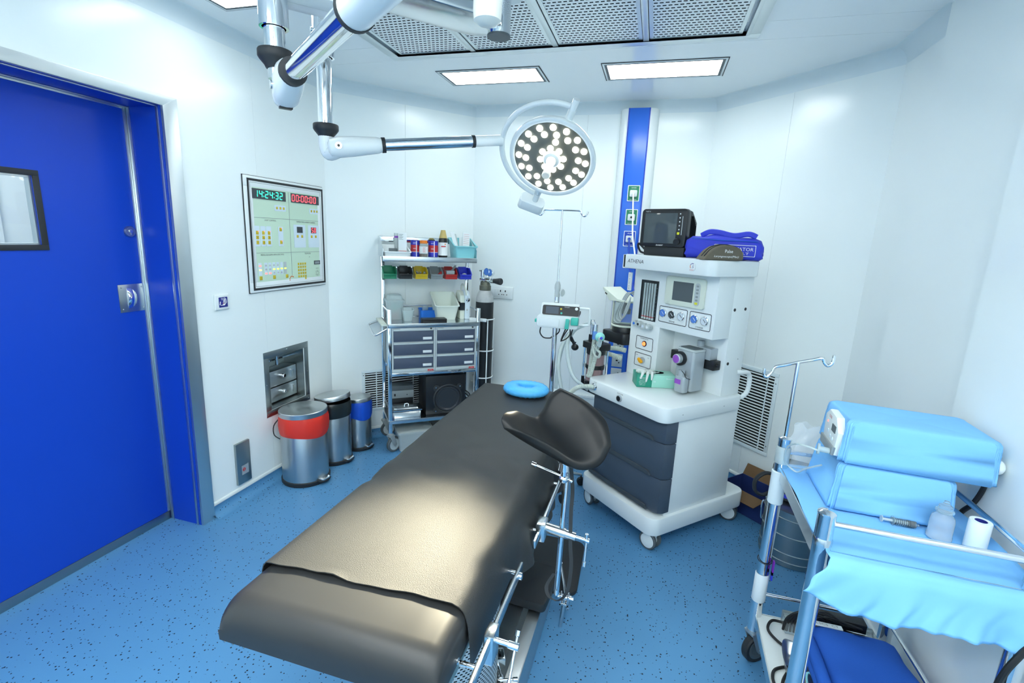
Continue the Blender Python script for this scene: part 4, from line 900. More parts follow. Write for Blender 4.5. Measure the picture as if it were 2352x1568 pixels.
# nebuliser-like suction device
t_ = thing('nebuliser', 'white and grey nebuliser with carrying handle at right of worktop', 'nebuliser', TR, (.655, .23, ZW))
m = M(); m.prism([(.160, ZW), (.315, ZW), (.315, 1.155), (.295, 1.185), (.26, 1.195), (.20, 1.19), (.17, 1.165), (.160, 1.12)], .640, .683, .008, 'x'); out(m, 'front_shell', 'keyplate', t_)
m = M(); m.prism([(.170, ZW), (.31, ZW), (.31, 1.16), (.285, 1.19), (.22, 1.188), (.18, 1.16), (.17, 1.12)], .604, .640, .006, 'x'); out(m, 'side_shell', 'cream', t_)
m = M(); m.prism([(.165, 1.045), (.25, 1.045), (.25, 1.11), (.165, 1.11)], .603, .6055, .002, 'x'); m.rbox(.604, .642, .1655, .172, 1.045, 1.105, .006, 'y'); out(m, 'dark_window', 'glassd', t_)
m = M(); m.tube(smooth([(.645, .29, 1.188), (.645, .288, 1.222), (.645, .26, 1.238), (.645, .20, 1.232), (.645, .155, 1.19), (.645, .148, 1.165)], 5), .009, 10, sq=.7); out(m, 'carry_handle', 'cream', t_)
m = M(); m.tube(smooth([(.655, .155, 1.20), (.657, .148, 1.165), (.657, .150, 1.135)], 4), .0025, 8); m.at(zmat((.660, .155, 1.128), (.3, -1, -.2))).lathe([(.017, -.006), (.018, .004), (.012, .008), (0, .008)], 20); out(m, 'chrome_chestpiece', 'chrome', t_)
m = M(); m.rbox(.652, .664, .1585, .1602, 1.040, 1.058, .003, 'y'); m.cyl((.658, .1585, 1.028), (.658, .160, 1.028), .003, n=10); out(m, 'switch', 'lgrey', t_)
# ---- lower shelf
ZL = .2525
t_ = thing('instrument_tray', 'lidded stainless instrument tray on lower trolley shelf', 'tray', TR, (.175, .12, ZL))
m = M(); rows = [[(x, y, z) for x, y in rrect(.065-k, .282+k, .05-k, .19+k, .02, 5)] for k, z in ((0, ZL), (.004, ZL+.042), (.006, ZL+.046))]; m.grid(rows, closed=True); N = len(rows[0]); m.F += [tuple(range(N))[::-1], tuple(range(2*N, 3*N))]; out(m, 'tray_body', 'chrome', t_)
m = M(); rows = [[(x, y, z) for x, y in rrect(.055+k, .292-k, .04+k, .20-k, .02, 5)] for k, z in ((0, ZL+.052), (0, ZL+.060), (.02, ZL+.062), (.026, ZL+.070), (.04, ZL+.072))]; m.grid(rows, closed=True); m.F += [tuple(range(N))[::-1], tuple(range(4*N, 5*N))]; ld_ = out(m, 'tray_lid', 'satin', t_)
m = M(); m.tube(smooth([(.165, .12, ZL+.07), (.168, .12, ZL+.084), (.192, .12, ZL+.084), (.195, .12, ZL+.07)], 4), .004, 8); out(m, 'lid_handle', 'chrome', ld_)
t_ = thing('amplifier_box', 'black and grey electronic box on its stand at back of lower shelf', 'electronic box', TR, (.165, .27, ZL))
m = M(); m.box(.075, .255, .215, .325, .352, .452, .004); out(m, 'box_body', 'greyd', t_)
m = M(); m.box(.078, .252, .210, .2155, .355, .415, .001); fp = out(m, 'front_panel', 'grey', t_); m = M(); m.rbox(.100, .112, .2075, .2105, .372, .392, .004, 'y'); m.cyl((.20, .2075, .38), (.20, .2105, .38), .004, n=10); out(m, 'front_socket', 'black', fp)
m = M(); m.box(.08, .25, .22, .32, ZL, .352, .002); out(m, 'stand', 'black', t_)
t_ = thing('subwoofer', 'black subwoofer loudspeaker on lower trolley shelf', 'loudspeaker', TR, (.46, .17, ZL))
m = M(); m.box(.315, .625, .055, .325, ZL, .560, .004); out(m, 'cabinet', 'black', t_)
cx_, cz_ = .485, .375
m = M().at(zmat((cx_, .055, cz_), (0, -1, 0))); m.lathe([(.118, 0), (.118, .010), (.108, .014), (.102, .008), (.102, 0)], 44, False)
for a in (45, 135, 225, 315):
    X = zmat((cx_, .055, cz_), (0, -1, 0)); m.at(X @ Matrix.Rotation(R(a), 4, 'Z')).rbox(.085, .150, -.026, .026, 0, .009, .02, 'z', .002)
gr = out(m, 'driver_ring', 'rubber', t_)
for a in (45, 135, 225, 315):
    m = M().at(zmat((cx_, .055, cz_), (0, -1, 0)) @ Matrix.Rotation(R(a), 4, 'Z')); m.cyl((.134, 0, .009), (.134, 0, .012), .005, n=10); out(m, 'fixing_screw', 'satin', gr)
m = M().at(zmat((cx_, .055, cz_), (0, -1, 0))); m.lathe([(.102, .004), (.096, .013), (.088, .012), (.080, .004), (.045, -.022), (.040, -.020), (.020, -.012), (0, -.010)], 44); out(m, 'cone', 'conegrey', t_)
m = M(); text(m, 'Infinity', (cx_+.005, .0655, cz_), (1, 0, 0), (0, 0, 1), .034, .008); out(m, 'cone_lettering', 'lgrey', t_)
m = M()
for k in range(3): m.tube(smooth([(.626, .12+.02*k, .42-.02*k), (.66, .09+.01*k, .40-.03*k), (.685, .12, .36-.02*k), (.68, .22, .30)], 5), .004, 6)
out(m, 'speaker_wires', 'cable', t_)
# ---- under the trolley
t_ = thing('clear_storage_box', 'clear lidded plastic box of packets on the floor under the trolley', 'storage box', TR, (.25, .10, 0))
m = M(); rows = [[(x, y, z) for x, y in rrect(.110-k, .345+k, .0-k, .20+k, .02, 5)] for k, z in ((0, .001), (.012, .140))]; m.grid(rows, closed=True); N = len(rows[0]); m.F += [tuple(range(N))[::-1]]; out(m, 'box_body', 'boxclear', t_)
m = M(); rows = [[(x, y, z) for x, y in rrect(.092, .363, -.018, .218, .02, 5)] for z in (.140, .154)]; m.grid(rows, closed=True); m.F += [tuple(range(N))[::-1], tuple(range(N, 2*N))]; out(m, 'box_lid', 'boxclear', t_)
rr = random.Random(3); m = M()
for k in range(16):
    u, v, z = rr.uniform(.14, .31), rr.uniform(.03, .17), rr.uniform(.02, .12); X = Matrix.Translation((u, v, z)) @ Euler((rr.uniform(-.7, .7), rr.uniform(-.7, .7), rr.uniform(0, 3))).to_matrix().to_4x4(); m.at(X).box(-.03, .03, -.022, .022, -.004, .004, .003)
pk = out(m, 'packets', 'paper', t_); pk['kind'] = 'stuff'
t_ = thing('wire_basket', 'white woven basket of cable on the floor right of the clear box', 'basket', TR, (.47, .12, 0))
m = M(); rows = [[(x, y, z) for x, y in rrect(.385-k, .60+k, .02-k, .24+k, .05, 6)] for k, z in ((0, .001), (.02, .155), (.024, .16), (.017, .16), (-.004, .004))]; m.grid(rows, closed=True); N = len(rows[0]); m.F += [tuple(range(N))[::-1], tuple(range(4*N, 5*N))]; out(m, 'basket_body', 'basket', t_)
m = M(); m.tube([(.48+.07*math.cos(a), .12+.06*math.sin(a), .07+.012*a/3) for a in [k*.4 for k in range(50)]], .008, 8); out(m, 'coiled_cable', 'cream', t_)
# ---- vent grille in the angled wall behind the trolley
def grille(fr, u0, u1, z0, z1, name, label, nv):
    t_ = thing(name, label, 'vent', fr, ((u0+u1)/2, 0, z0))
    m = M(); m.frame(u0, u1, z0, z1, .026, -.008, 0, 'y', .002); out(m, 'grille_frame', 'coving', t_)
    m = M(); m.box(u0+.024, u1-.024, -.0006, -.0001, z0+.024, z1-.024); out(m, 'grille_backing', 'void', t_)
    n = nv; p = (z1-z0-.054)/n
    for k in range(n):
        m = M(); zc = z0+.027+p*(k+.5); m.prism([(-.0062, zc-p*.20), (-.0062, zc+p*.20), (-.001, zc+p*.20), (-.001, zc-p*.20)], u0+.026, u1-.026, 0, 'x'); out(m, 'louvre_blade', 'white', t_)
    for u in (u0+(u1-u0)*.22, u0+(u1-u0)*.80):
        m = M(); m.box(u-.003, u+.003, -.0075, -.001, z0+.02, z1-.02); out(m, 'mullion', 'coving', t_)
    for u in (u0+.013, u1-.013):
        for z in (z0+(z1-z0)*.12, z1-(z1-z0)*.12):
            m = M(); m.cyl((u, -.0085, z), (u, -.007, z), .004, n=8); out(m, 'screw', 'greyd', t_)
    return t_
AB = Fr(-2.248, 3.045, 46.763); CDF = Fr(.310, 3.885, -47.235)
grille(AB, .22, .74, .22, .56, 'air_grille', 'white slatted return air grille in the wall behind the trolley', 15)
grille(CDF, .40, .762, .292, .850, 'air_grille', 'white slatted return air grille right of the anaesthesia machine', 25)
# ================================================================ GAS CYLINDER, SOCKET PLATE
GC = Vector((-1.245, 3.610, 0)); c = Matrix.Translation(GC)
t = thing('gas_cylinder', 'tall black gas cylinder with worn grey shoulder beside the trolley', 'gas cylinder', W, GC)
m = M().at(c); m.lathe([(.066, .012), (.0695, .03), (.0695, 1.118)], 40); out(m, 'cylinder_body', 'gasblack', t)
m = M().at(c); m.lathe([(.0696, 1.118), (.0685, 1.145), (.062, 1.172), (.050, 1.195), (.040, 1.208), (.034, 1.212), (0, 1.212)], 40); out(m, 'cylinder_shoulder', 'gasgrey', t)
m = M().at(c); m.lathe([(.043, 1.206), (.045, 1.212), (.045, 1.242), (.040, 1.246), (.038, 1.272), (0, 1.274)], 28); out(m, 'neck_ring', 'rusty', t)
d = Vector((.94, -.34, 0)).normalized()
o_ = GC+Vector((.0, -.0, 1.285))
m = M(); m.loft([(o_-d*.05, .010), (o_-d*.046, .016), (o_-d*.01, .016), (o_, .020), (o_+d*.03, .024), (o_+d*.055, .024), (o_+d*.056, .019), (o_+d*.085, .019)], 20); m.cyl(o_+Vector((0, 0, -.03)), o_, .018, n=16); rg = out(m, 'regulator', 'chrome', t)
m = M(); m.loft([(o_+d*.085, .017), (o_+d*.10, .019), (o_+d*.14, .026), (o_+d*.150, .026), (o_+d*.155, .022)], 16); out(m, 'regulator_knob', 'rubber', rg)
for k, (off, zz) in enumerate(((.018, 1.350), (.050, 1.345))):
    gd = Vector((-.40, -.9, .05)).normalized(); g = o_+d*off; g.z = zz
    m = M().at(zmat(g, gd)); m.lathe([(0, -.016), (.026, -.016), (.029, -.012), (.029, .012), (.0265, .014), (.0265, .010), (0, .010)], 28); gg = out(m, 'pressure_gauge', 'chrome', t)
    m = M().at(zmat(g, gd)); m.lathe([(.0262, .0105), (.0262, .012), (0, .012)], 28); out(m, 'gauge_dial', 'gauge', gg)
    m = M(); m.cyl((g.x, g.y, 1.300), (g.x, g.y, zz-.024), .006, n=10); out(m, 'gauge_stem', 'chrome', gg)
m = M(); q = o_-d*.028; m.tube([q+Vector((0, 0, .01)), q+Vector((0, 0, .035)), q+Vector((0, 0, .075))], [.013, .016, .014], 12); m.cyl(q+Vector((-.03, .01, .068)), q+Vector((.02, -.005, .068)), .006, n=10); out(m, 'cylinder_valve', 'satin', t)
t2 = thing('cylinder_stand', 'white wire stand holding the black gas cylinder', 'cylinder stand', W, (GC.x, GC.y, 0))
m = M()
for z in (.985, .735, .515): m.tube([(GC.x+.079*math.cos(a), GC.y+.079*math.sin(a), z) for a in [k*math.pi/14 for k in range(28)]], .005, 8, closed=True)
for a in (-50, -125, 40, 140): m.cyl((GC.x+.079*math.cos(R(a)), GC.y+.079*math.sin(R(a)), .02), (GC.x+.079*math.cos(R(a)), GC.y+.079*math.sin(R(a)), .985), .005, n=8)
m.tube([(GC.x+.079*math.cos(a), GC.y+.079*math.sin(a), .02) for a in [k*math.pi/14 for k in range(28)]], .006, 8, closed=True); out(m, 'wire_frame', 'white', t2)
m = M(); m.box(GC.x-.09, GC.x+.05, GC.y-.094, GC.y-.086, .972, .998, .002); out(m, 'clamp_strap', 'white', t2)
for a in (45, 135, 225, 315):
    m = M(); m.ball((GC.x+.079*math.cos(R(a)), GC.y+.079*math.sin(R(a)), .010), .010); out(m, 'foot', 'rubber', t2)
t = thing('socket_outlet', 'white twin wall socket plate beside the gas cylinder', 'socket', W, (-1.195, 3.885, 1.164))
m = M(); m.box(-1.31, -1.092, 3.872, 3.8845, 1.116, 1.216, .003); out(m, 'cover_plate', 'white', t)
m = M(); m.box(-1.285, -1.124, 3.869, 3.8725, 1.132, 1.198, .002); sp = out(m, 'module_frame', 'whitep', t)
for x in (-1.200, -1.158):
    m = M(); m.rbox(x-.004, x+.004, 3.8684, 3.8692, 1.172, 1.188, .003, 'y'); m.cyl((x-.013, 3.8684, 1.151), (x-.013, 3.8692, 1.151), .004, n=12); m.cyl((x+.013, 3.8684, 1.151), (x+.013, 3.8692, 1.151), .004, n=12); out(m, 'socket_holes', 'void', sp)
for x in (-1.265, -1.24):
    m = M(); m.box(x-.010, x+.010, 3.866, 3.869, 1.136, 1.194, .001); out(m, 'rocker_switch', 'white', sp)

# ================================================================ INFUSION STAND AND SYRINGE PUMP
IV = Vector((-.558, 2.985, 0))
t = thing('infusion_stand', 'tall chrome infusion stand behind the table head', 'infusion stand', W, IV)
V3 = lambda x, y, z: IV+Vector((x, y, z))
m = M(); m.cyl(V3(0, 0, .10), V3(0, 0, 1.275), .0155, n=20); out(m, 'lower_pole', 'chrome', t)
m = M(); m.loft([(V3(0, 0, 1.315), .018), (V3(0, 0, 1.325), .019), (V3(0, 0, 1.345), .018), (V3(0, 0, 1.365), .010)], 18); m.cyl(V3(0, 0, 1.27), V3(0, 0, 1.318), .0165, n=18); cl = out(m, 'height_clamp', 'lgrey', t)
m = M(); m.cyl(V3(.015, -.008, 1.30), V3(.030, -.015, 1.30), .004, n=8); X = zmat(V3(.034, -.018, 1.300), (.85, -.5, 0)); m.at(X); m.lathe([(0, -.006), (.020, -.005), (.024, 0), (.020, .005), (0, .006)], 20); out(m, 'clamp_knob', 'lgrey', cl)
m = M(); m.cyl(V3(0, 0, 1.36), V3(0, 0, 1.79), .0058, n=12); out(m, 'upper_rod', 'chrome', t)
for s_ in (1, -1):
    m = M(); pts = [(0, 0, 1.789), (s_*.06, 0, 1.789), (s_*.108, 0, 1.787), (s_*.114, 0, 1.775), (s_*.125, 0, 1.760), (s_*.138, 0, 1.758), (s_*.148, 0, 1.768), (s_*.152, 0, 1.786)]; m.tube(smooth([V3(*p) for p in pts], 5), .0045, 10); out(m, 'hook', 'chrome', t)
for k in range(5):
    a = R(72*k+20); m = M(); m.tube([V3(0, 0, .115), V3(.06*math.cos(a), .06*math.sin(a), .11), V3(.24*math.cos(a), .24*math.sin(a), .075)], [.014, .014, .010], 10); lg = out(m, 'leg', 'satin', t)
    m = M(); p = V3(.24*math.cos(a), .24*math.sin(a), .028); q = Vector((-math.sin(a), math.cos(a), 0)); m.cyl(p-q*.012, p+q*.012, .027, n=20); m.cyl(p, p+Vector((0, 0, .05)), .006, n=8); out(m, 'castor', 'rubber', lg)
PU_ = Fr(IV.x, IV.y, 4)
t = thing('syringe_pump', 'white syringe pump with dark screen panel clamped on the stand', 'syringe pump', PU_, (.03, -.07, 1.09))
m = M(); m.rbox(-.105, .150, -.105, -.02, 1.090, 1.166, .022, 'y', .008); out(m, 'lower_body', 'whitep', t)
m = M(); m.prism([(-.105, 1.160), (-.035, 1.160), (-.03, 1.236), (-.075, 1.236)], -.085, .148, .008, 'x'); out(m, 'upper_body', 'whitep', t)
pnx = lambda y: 0
fx = zmat((.040, -.0925, 1.199), Vector((0, -.93, .37)), (1, 0, 0)); m = M().at(fx); m.rbox(-.112, .110, -.030, .030, -.001, .0015, .010, 'z'); pnl = out(m, 'control_panel', 'black', t)
m = M().at(fx); m.rbox(-.092, -.014, -.022, .022, .0015, .002, .002, 'z'); out(m, 'screen', 'slate', pnl)
m = M().at(fx); m.cyl((.000, .010, .0015), (.000, .010, .003), .006, n=14); out(m, 'start_key', 'key', pnl)
m = M().at(fx); m.cyl((.004, -.016, .0015), (.004, -.016, .003), .006, n=14); out(m, 'stop_key', 'teal', pnl)
m = M().at(fx); m.lathe([(0, .0015), (.009, .0015), (.009, .003), (0, .003)], 20); m.V = [v+fx.to_3x3() @ Vector((.092, .016, 0)) for v in m.V]; out(m, 'power_key', 'label', pnl)
m = M().at(fx); text(m, 'Medcaptain', (.035, .022, .0018), (1, 0, 0), (0, 1, 0), .030, .006); out(m, 'maker_lettering', 'inkwhite', pnl)
m = M(); m.box(-.085, .035, -.1085, -.104, 1.10, 1.148, .003); out(m, 'syringe_cradle', 'white', t)
m = M(); m.prism([(.070, 1.094), (.094, 1.094), (.097, 1.15), (.090, 1.155), (.075, 1.155), (.072, 1.12)], -.128, -.105, .004, 'y'); out(m, 'plunger_clamp', 'teal', t)
m = M(); m.box(.105, .150, -.125, -.085, 1.118, 1.165, .006); out(m, 'plunger_block', 'teal', t)
m = M(); m.box(-.118, -.100, -.095, -.06, 1.118, 1.138, .004); out(m, 'end_button', 'teal', t)
m = M(); m.tube(smooth([(.140, -.05, 1.215), (.195, -.05, 1.215), (.208, -.05, 1.205), (.210, -.05, 1.130), (.200, -.05, 1.115), (.135, -.05, 1.112)], 4), .008, 10); out(m, 'carry_handle', 'whitep', t)
m = M(); m.box(-.02, .02, -.022, .018, 1.10, 1.15, .004); out(m, 'pole_clamp', 'grey', t)
for k, pts in enumerate(([(-.08, -.06, 1.092), (-.085, -.06, 1.05), (-.06, -.06, 1.02), (-.02, -.05, 1.018), (-.017, -.02, 1.02)], [(.028, -.03, 1.092), (.03, -.03, 1.06), (.012, -.02, 1.035)], [(.075, -.06, 1.092), (.06, -.06, 1.05), (.05, -.07, 1.012), (.075, -.06, 1.02), (.10, -.06, 1.05), (.098, -.06, 1.092)], [(.09, -.06, 1.092), (.065, -.065, 1.045), (.048, -.07, 1.005)])):
    m = M(); m.tube(smooth(pts, 6), .0038, 8); out(m, 'power_cable' if k < 2 else 'sensor_cable', 'cable', t)

# ================================================================ BLUE SERVICE COLUMN ON THE BACK WALL
t = thing('service_column', 'tall white service column with blue front and gas outlets on back wall', 'service column', W, (-.202, 3.885, .25))
m = M(); rows = [[(x, y, z) for x, y in [(-.338, 3.884), (-.330, 3.84), (-.310, 3.815), (-.275, 3.805), (-.130, 3.805), (-.095, 3.815), (-.077, 3.84), (-.068, 3.884)]] for z in (.25, 2.545)]; m.grid(rows, closed=True); m.F += [tuple(range(8))[::-1], tuple(range(8, 16))]; out(m, 'housing', 'white', t, ang=50)
m = M(); m.box(-.271, -.135, 3.799, 3.806, .26, 2.546, .001); out(m, 'blue_front', 'blue', t)
m = M()
for x in (-.2755, -.1325): m.box(x-.004, x+.004, 3.7985, 3.806, .26, 2.546)
out(m, 'edge_trim', 'doorblue', t)
for zc, mt, lines in ((1.968, 'green', 'OXYGEN'), (1.800, 'green', 'OXYGEN'), (1.645, 'doorblue', 'AIR')):
    xx = -.195
    m = M(); m.rbox(xx-.043, xx+.043, 3.7955, 3.799, zc-.056, zc+.056, .004, 'y'); og = out(m, 'gas_outlet', 'white', t)
    m = M(); m.rbox(xx-.038, xx+.038, 3.7945, 3.7957, zc-.051, zc+.051, .003, 'y'); out(m, 'outlet_plate', mt, og)
    m = M(); m.rbox(xx-.026, xx+.026, 3.782, 3.795, zc-.026, zc+.022, .008, 'y', .003); out(m, 'outlet_body', 'whitep', og)
    m = M(); m.cyl((xx, 3.7815, zc-.002), (xx, 3.784, zc-.002), .008, n=14); out(m, 'outlet_port', 'black', og)
    m = M(); text(m, lines, (xx, 3.7942, zc+.038), (1, 0, 0), (0, 0, 1), .036, .008); text(m, 'ONLY MEDICAL', (xx, 3.7942, zc-.044), (1, 0, 0), (0, 0, 1), .05, .005); out(m, 'outlet_lettering', 'inkwhite', og)
m = M(); m.rbox(-.226, -.12, 3.795, 3.799, 1.43, 1.53, .004, 'y'); out(m, 'blank_plate', 'white', t)
for zc in (.845, .715, .60):
    m = M(); m.box(-.245, -.165, 3.7955, 3.799, zc-.052, zc+.052, .002); sp = out(m, 'power_socket', 'lgrey', t)
    m = M(); m.rbox(-.215, -.200, 3.7945, 3.7957, zc-.005, zc+.005, .003, 'y')
    for dx, dz in ((.015, .016), (.015, -.016)): m.cyl((-.205+dx, 3.7945, zc+dz), (-.205+dx, 3.7957, zc+dz), .005, n=10)
    out(m, 'socket_holes', 'void', sp)
m = M(); m.tube(smooth([(-.195, 3.772, 1.966), (-.192, 3.755, 1.93), (-.180, 3.70, 1.80), (-.165, 3.62, 1.66), (-.14, 3.55, 1.56), (-.11, 3.45, 1.44), (-.02, 3.2, 1.25), (.06, 3.13, 1.1)], 6), .0055, 10); m.cyl((-.195, 3.768, 1.966), (-.195, 3.783, 1.966), .010, n=14); out(m, 'supply_hose', 'white', None, W, (-.195, 3.782, 1.966), 'white gas hose hanging from the top green outlet', 'hose')
m = M(); m.tube(smooth([(-.195, 3.772, 1.643), (-.192, 3.755, 1.61), (-.180, 3.70, 1.50), (-.15, 3.6, 1.38), (-.08, 3.4, 1.2), (.03, 3.16, 1.05)], 6), .0065, 10); m.cyl((-.195, 3.768, 1.643), (-.195, 3.783, 1.643), .011, n=14); out(m, 'supply_hose', 'doorblue', None, W, (-.195, 3.782, 1.643), 'blue gas hose hanging from the blue outlet', 'hose')

# ================================================================ ANAESTHESIA MACHINE
AN = Fr(.126, 2.427, -44)
t = thing('anaesthesia_machine', 'white anaesthesia machine with three slate drawers on castors', 'anaesthesia machine', AN, (-.31, .38, 0))
m = M(); m.rbox(-.622, 0, 0, .772, .100, .202, .06, 'z', .010, 8); out(m, 'base_plinth', 'white', t)
m = M(); m.box(-.598, -.018, .095, .605, .200, .738, .003); out(m, 'cabinet', 'white', t)
m = M(); m.rbox(-.632, 0, 0, .622, .734, .816, .055, 'z', .008, 8); out(m, 'desk', 'white', t)
for z0, z1 in ((.222, .414), (.418, .612), (.616, .734)):
    m = M(); rows = []
    prof = [(-.612, .100), (-.612, .075), (-.598, .050), (-.560, .040), (-.42, .034), (-.31, .032), (-.20, .034), (-.062, .040), (-.024, .050), (-.010, .075), (-.010, .118)]
    m.prism(prof, z0, z1, .002); d_ = out(m, 'drawer', 'slate', t)
    if z0 < .7:
        zt = z0+.022
        m = M(); m.prism([(-.575, z0-.001), (-.085, z0-.001), (-.098, zt-.004), (-.112, zt), (-.548, zt), (-.562, zt-.004)], .026, .045, .003, 'y'); out(m, 'drawer_grip', 'slotgrey', d_)
# upper cabinet
m = M(); m.box(-.632, -.034, .455, .605, .815, 1.472, .002); up = out(m, 'cabinet_back', 'white', t)
m = M(); m.prism([(-.630, .324), (-.395, .324), (-.395, .456), (-.630, .456)], .815, 1.145, .002); m.box(-.630, -.034, .324, .456, 1.141, 1.472, .002); out(m, 'cabinet_front', 'white', t)
m = M(); m.rbox(-.645, 0, .215, .612, 1.470, 1.551, .05, 'z', .006, 8); out(m, 'top_shelf', 'white', t)
m = M(); m.box(-.649, -.6445, .235, .60, 1.474, 1.546, .001); out(m, 'shelf_end_trim', 'black', t)
yf = .3235; fx_, fz_ = (1, 0, 0), (0, 0, 1)
m = M(); text(m, 'ATHENA', (-.528, .2146, 1.5145), fx_, fz_, .128, .021, .15); out(m, 'model_lettering', 'ink', t)
m = M(); m.cyl((-.123, .2125, 1.510), (-.123, .2146, 1.510), .022, n=28); eb = out(m, 'maker_badge', 'label', t)
m = M(); text(m, 'S', (-.117, .2122, 1.512), fx_, fz_, .010, .013, .2); out(m, 'badge_letter', 'inkblue', eb)
m = M(); text(m, 'SKANRAY', (-.123, .2122, 1.4955), fx_, fz_, .026, .0055); out(m, 'badge_name', 'inkred', eb)
for k in range(7):
    a = R(70+24*k); m = M(); m.box(-.121+.0135*math.cos(a)-.002, -.121+.0135*math.cos(a)+.002, .2120, .2126, 1.514+.0135*math.sin(a)-.002, 1.514+.0135*math.sin(a)+.002); out(m, 'badge_mark', 'inkorange' if k > 3 else 'inkblue', eb)
# flow meters
m = M(); m.frame(-.570, -.434, 1.168, 1.406, .004, yf-.004, yf+.001, 'y', .001); m.box(-.566, -.438, yf-.0005, yf+.001, 1.172, 1.402); fw = out(m, 'flowmeter_window', 'glassd', t)
for k in range(5):
    x = -.534+.020*k; m = M(); m.cyl((x, yf-.006, 1.184), (x, yf-.006, 1.390), .0065, n=12); out(m, 'flow_tube', 'milky', fw)
    m = M(); m.cyl((x, yf-.006, 1.176), (x, yf-.006, 1.186), .0075, n=12); out(m, 'tube_foot', 'lgrey', fw)
    m = M(); m.cyl((x, yf-.0065, 1.190), (x, yf-.0065, 1.194), .0068, n=12); out(m, 'float', 'inkred', fw)
    m = M()
    for q in range(9): m.box(x+.0075, x+.0092+.002*(q % 4 == 0), yf-.0012, yf-.0007, 1.200+.0204*q, 1.201+.0204*q)
    out(m, 'scale_marks', 'inkwhite', fw)
m = M(); m.box(-.570, -.434, yf-.004, yf, 1.146, 1.168, .001); fs = out(m, 'valve_strip', 'white', t)
for x, cap in ((-.562, 'trayblue'), (-.528, 'ink'), (-.487, 'gaugew'), (-.452, 'white')):
    X = zmat((x, yf-.004, 1.142-.006*(x > -.5)), (0, -1, 0)); m = M().at(X); m.lathe([(.010, 0), (.010, .012), (.0165, .014), (.0175, .020), (.0165, .038), (.014, .040), (0, .040)], 18); kn = out(m, 'flow_knob', 'lgrey', t)
    m = M().at(X); m.lathe([(.008, .040), (.008, .041), (0, .041)], 14); out(m, 'knob_cap', cap, kn)
# ventilator screen
m = M(); m.rbox(-.372, -.103, yf-.016, yf, 1.288, 1.447, .014, 'y', .006); vs = out(m, 'ventilator_bezel', 'cream', t)
m = M(); m.box(-.314, -.176, yf-.0168, yf-.0155, 1.317, 1.421); out(m, 'ventilator_screen', 'greyd', vs)
m = M(); m.rbox(-.165, -.130, yf-.018, yf-.0155, 1.303, 1.424, .017, 'y'); kp = out(m, 'key_strip', 'lgrey', vs)
for z in (1.408, 1.389, 1.372, 1.352, 1.334):
    m = M(); m.rbox(-.155, -.140, yf-.019, yf-.0178, z-.005, z+.005, .002, 'y'); out(m, 'membrane_key', 'grey', kp)
m = M(); m.rbox(-.157, -.139, yf-.0192, yf-.0178, 1.311, 1.323, .002, 'y'); out(m, 'alarm_key', 'ledyel2', kp)
def rline(x0, x1, z0, z1, parent):
    P = rrect(x0, x1, z0, z1, .010, 5); Q = rrect(x0+.0035, x1-.0035, z0+.0035, z1-.0035, .007, 5); m = M()
    m.grid([[(p[0], yf-.0012, p[1]) for p in P], [(p[0], yf-.0012, p[1]) for p in Q]], closed=True); return out(m, 'panel_outline', 'ink', parent)
rline(-.411, -.208, 1.179, 1.272, t); rline(-.193, -.052, 1.179, 1.272, t); rline(-.572, -.432, .985, 1.066, t); rline(-.571, -.433, .880, .963, t)
for x, dm in ((-.377, 'gauge'), (-.312, 'gauged'), (-.246, 'gaugew'), (-.156, 'gauge'), (-.090, 'gaugew')):
    X = zmat((x, yf, 1.232), (0, -1, 0)); m = M().at(X); m.lathe([(.0245, 0), (.0245, .010), (.021, .012), (.020, .006), (0, .006)], 30); g = out(m, 'pressure_gauge', 'chrome', t)
    m = M().at(X); m.lathe([(.0205, .0065), (.0205, .0075), (0, .0075)], 26); out(m, 'gauge_dial', dm, g)
    m = M().at(X); m.box(-.011, .011, -.0012, .0012, .0078, .0085); m.V = [zmat((x, yf, 1.232), (0, -1, 0)) @ Matrix.Rotation(R(45), 4, 'Z') @ (zmat((x, yf, 1.232), (0, -1, 0)).inverted() @ v) for v in m.V]; out(m, 'needle', 'inkwhite' if dm != 'gaugew' else 'ink', g)
m = M(); text(m, 'PIPELINE', (-.312, yf-.0008, 1.192), fx_, fz_, .040, .008); text(m, 'CYLINDER', (-.122, yf-.0008, 1.192), fx_, fz_, .050, .009); text(m, 'O2 INDICATOR', (-.505, yf-.0008, 1.054), fx_, fz_, .066, .008); text(m, 'OFF', (-.552, yf-.0008, .946), fx_, fz_, .013, .006); text(m, 'ON', (-.458, yf-.0008, .944), fx_, fz_, .010, .006); text(m, 'O2 FLUSH', (-.328, -.0008, .800), fx_, fz_, .045, .008); text(m, 'C.G.O', (-.540, -.0008, .806), fx_, fz_, .026, .007); out(m, 'panel_lettering', 'ink', t)
X = zmat((-.501, yf, 1.024), (0, -1, 0)); m = M().at(X); m.lathe([(.018, 0), (.018, .003), (.013, .004), (0, .004)], 24); il = out(m, 'indicator_bezel', 'black', t)
m = M().at(X); m.lathe([(.013, .004), (.010, .010), (0, .012)], 20); out(m, 'indicator_lamp', 'ledor', il)
X = zmat((-.503, yf, .921), (0, -1, 0)); m = M().at(X); m.lathe([(.020, 0), (.020, .008), (.016, .010), (0, .010)], 24); sw = out(m, 'switch_bezel', 'silver', t)
m = M(); m.prism([(-.528, .926), (-.520, .936), (-.495, .924), (-.488, .912), (-.497, .904), (-.512, .908)], yf-.024, yf-.010, .003, 'y'); out(m, 'rotary_knob', 'amber', sw)
X = zmat((-.329, 0, .774), (0, -1, 0)); m = M().at(X); m.lathe([(.020, 0), (.020, .008), (.015, .010), (.014, .006), (0, .006)], 26); fb = out(m, 'flush_ring', 'silver', t); m = M().at(X); m.lathe([(.0145, .0062), (.0145, .012), (0, .013)], 22); out(m, 'flush_button', 'black', fb)
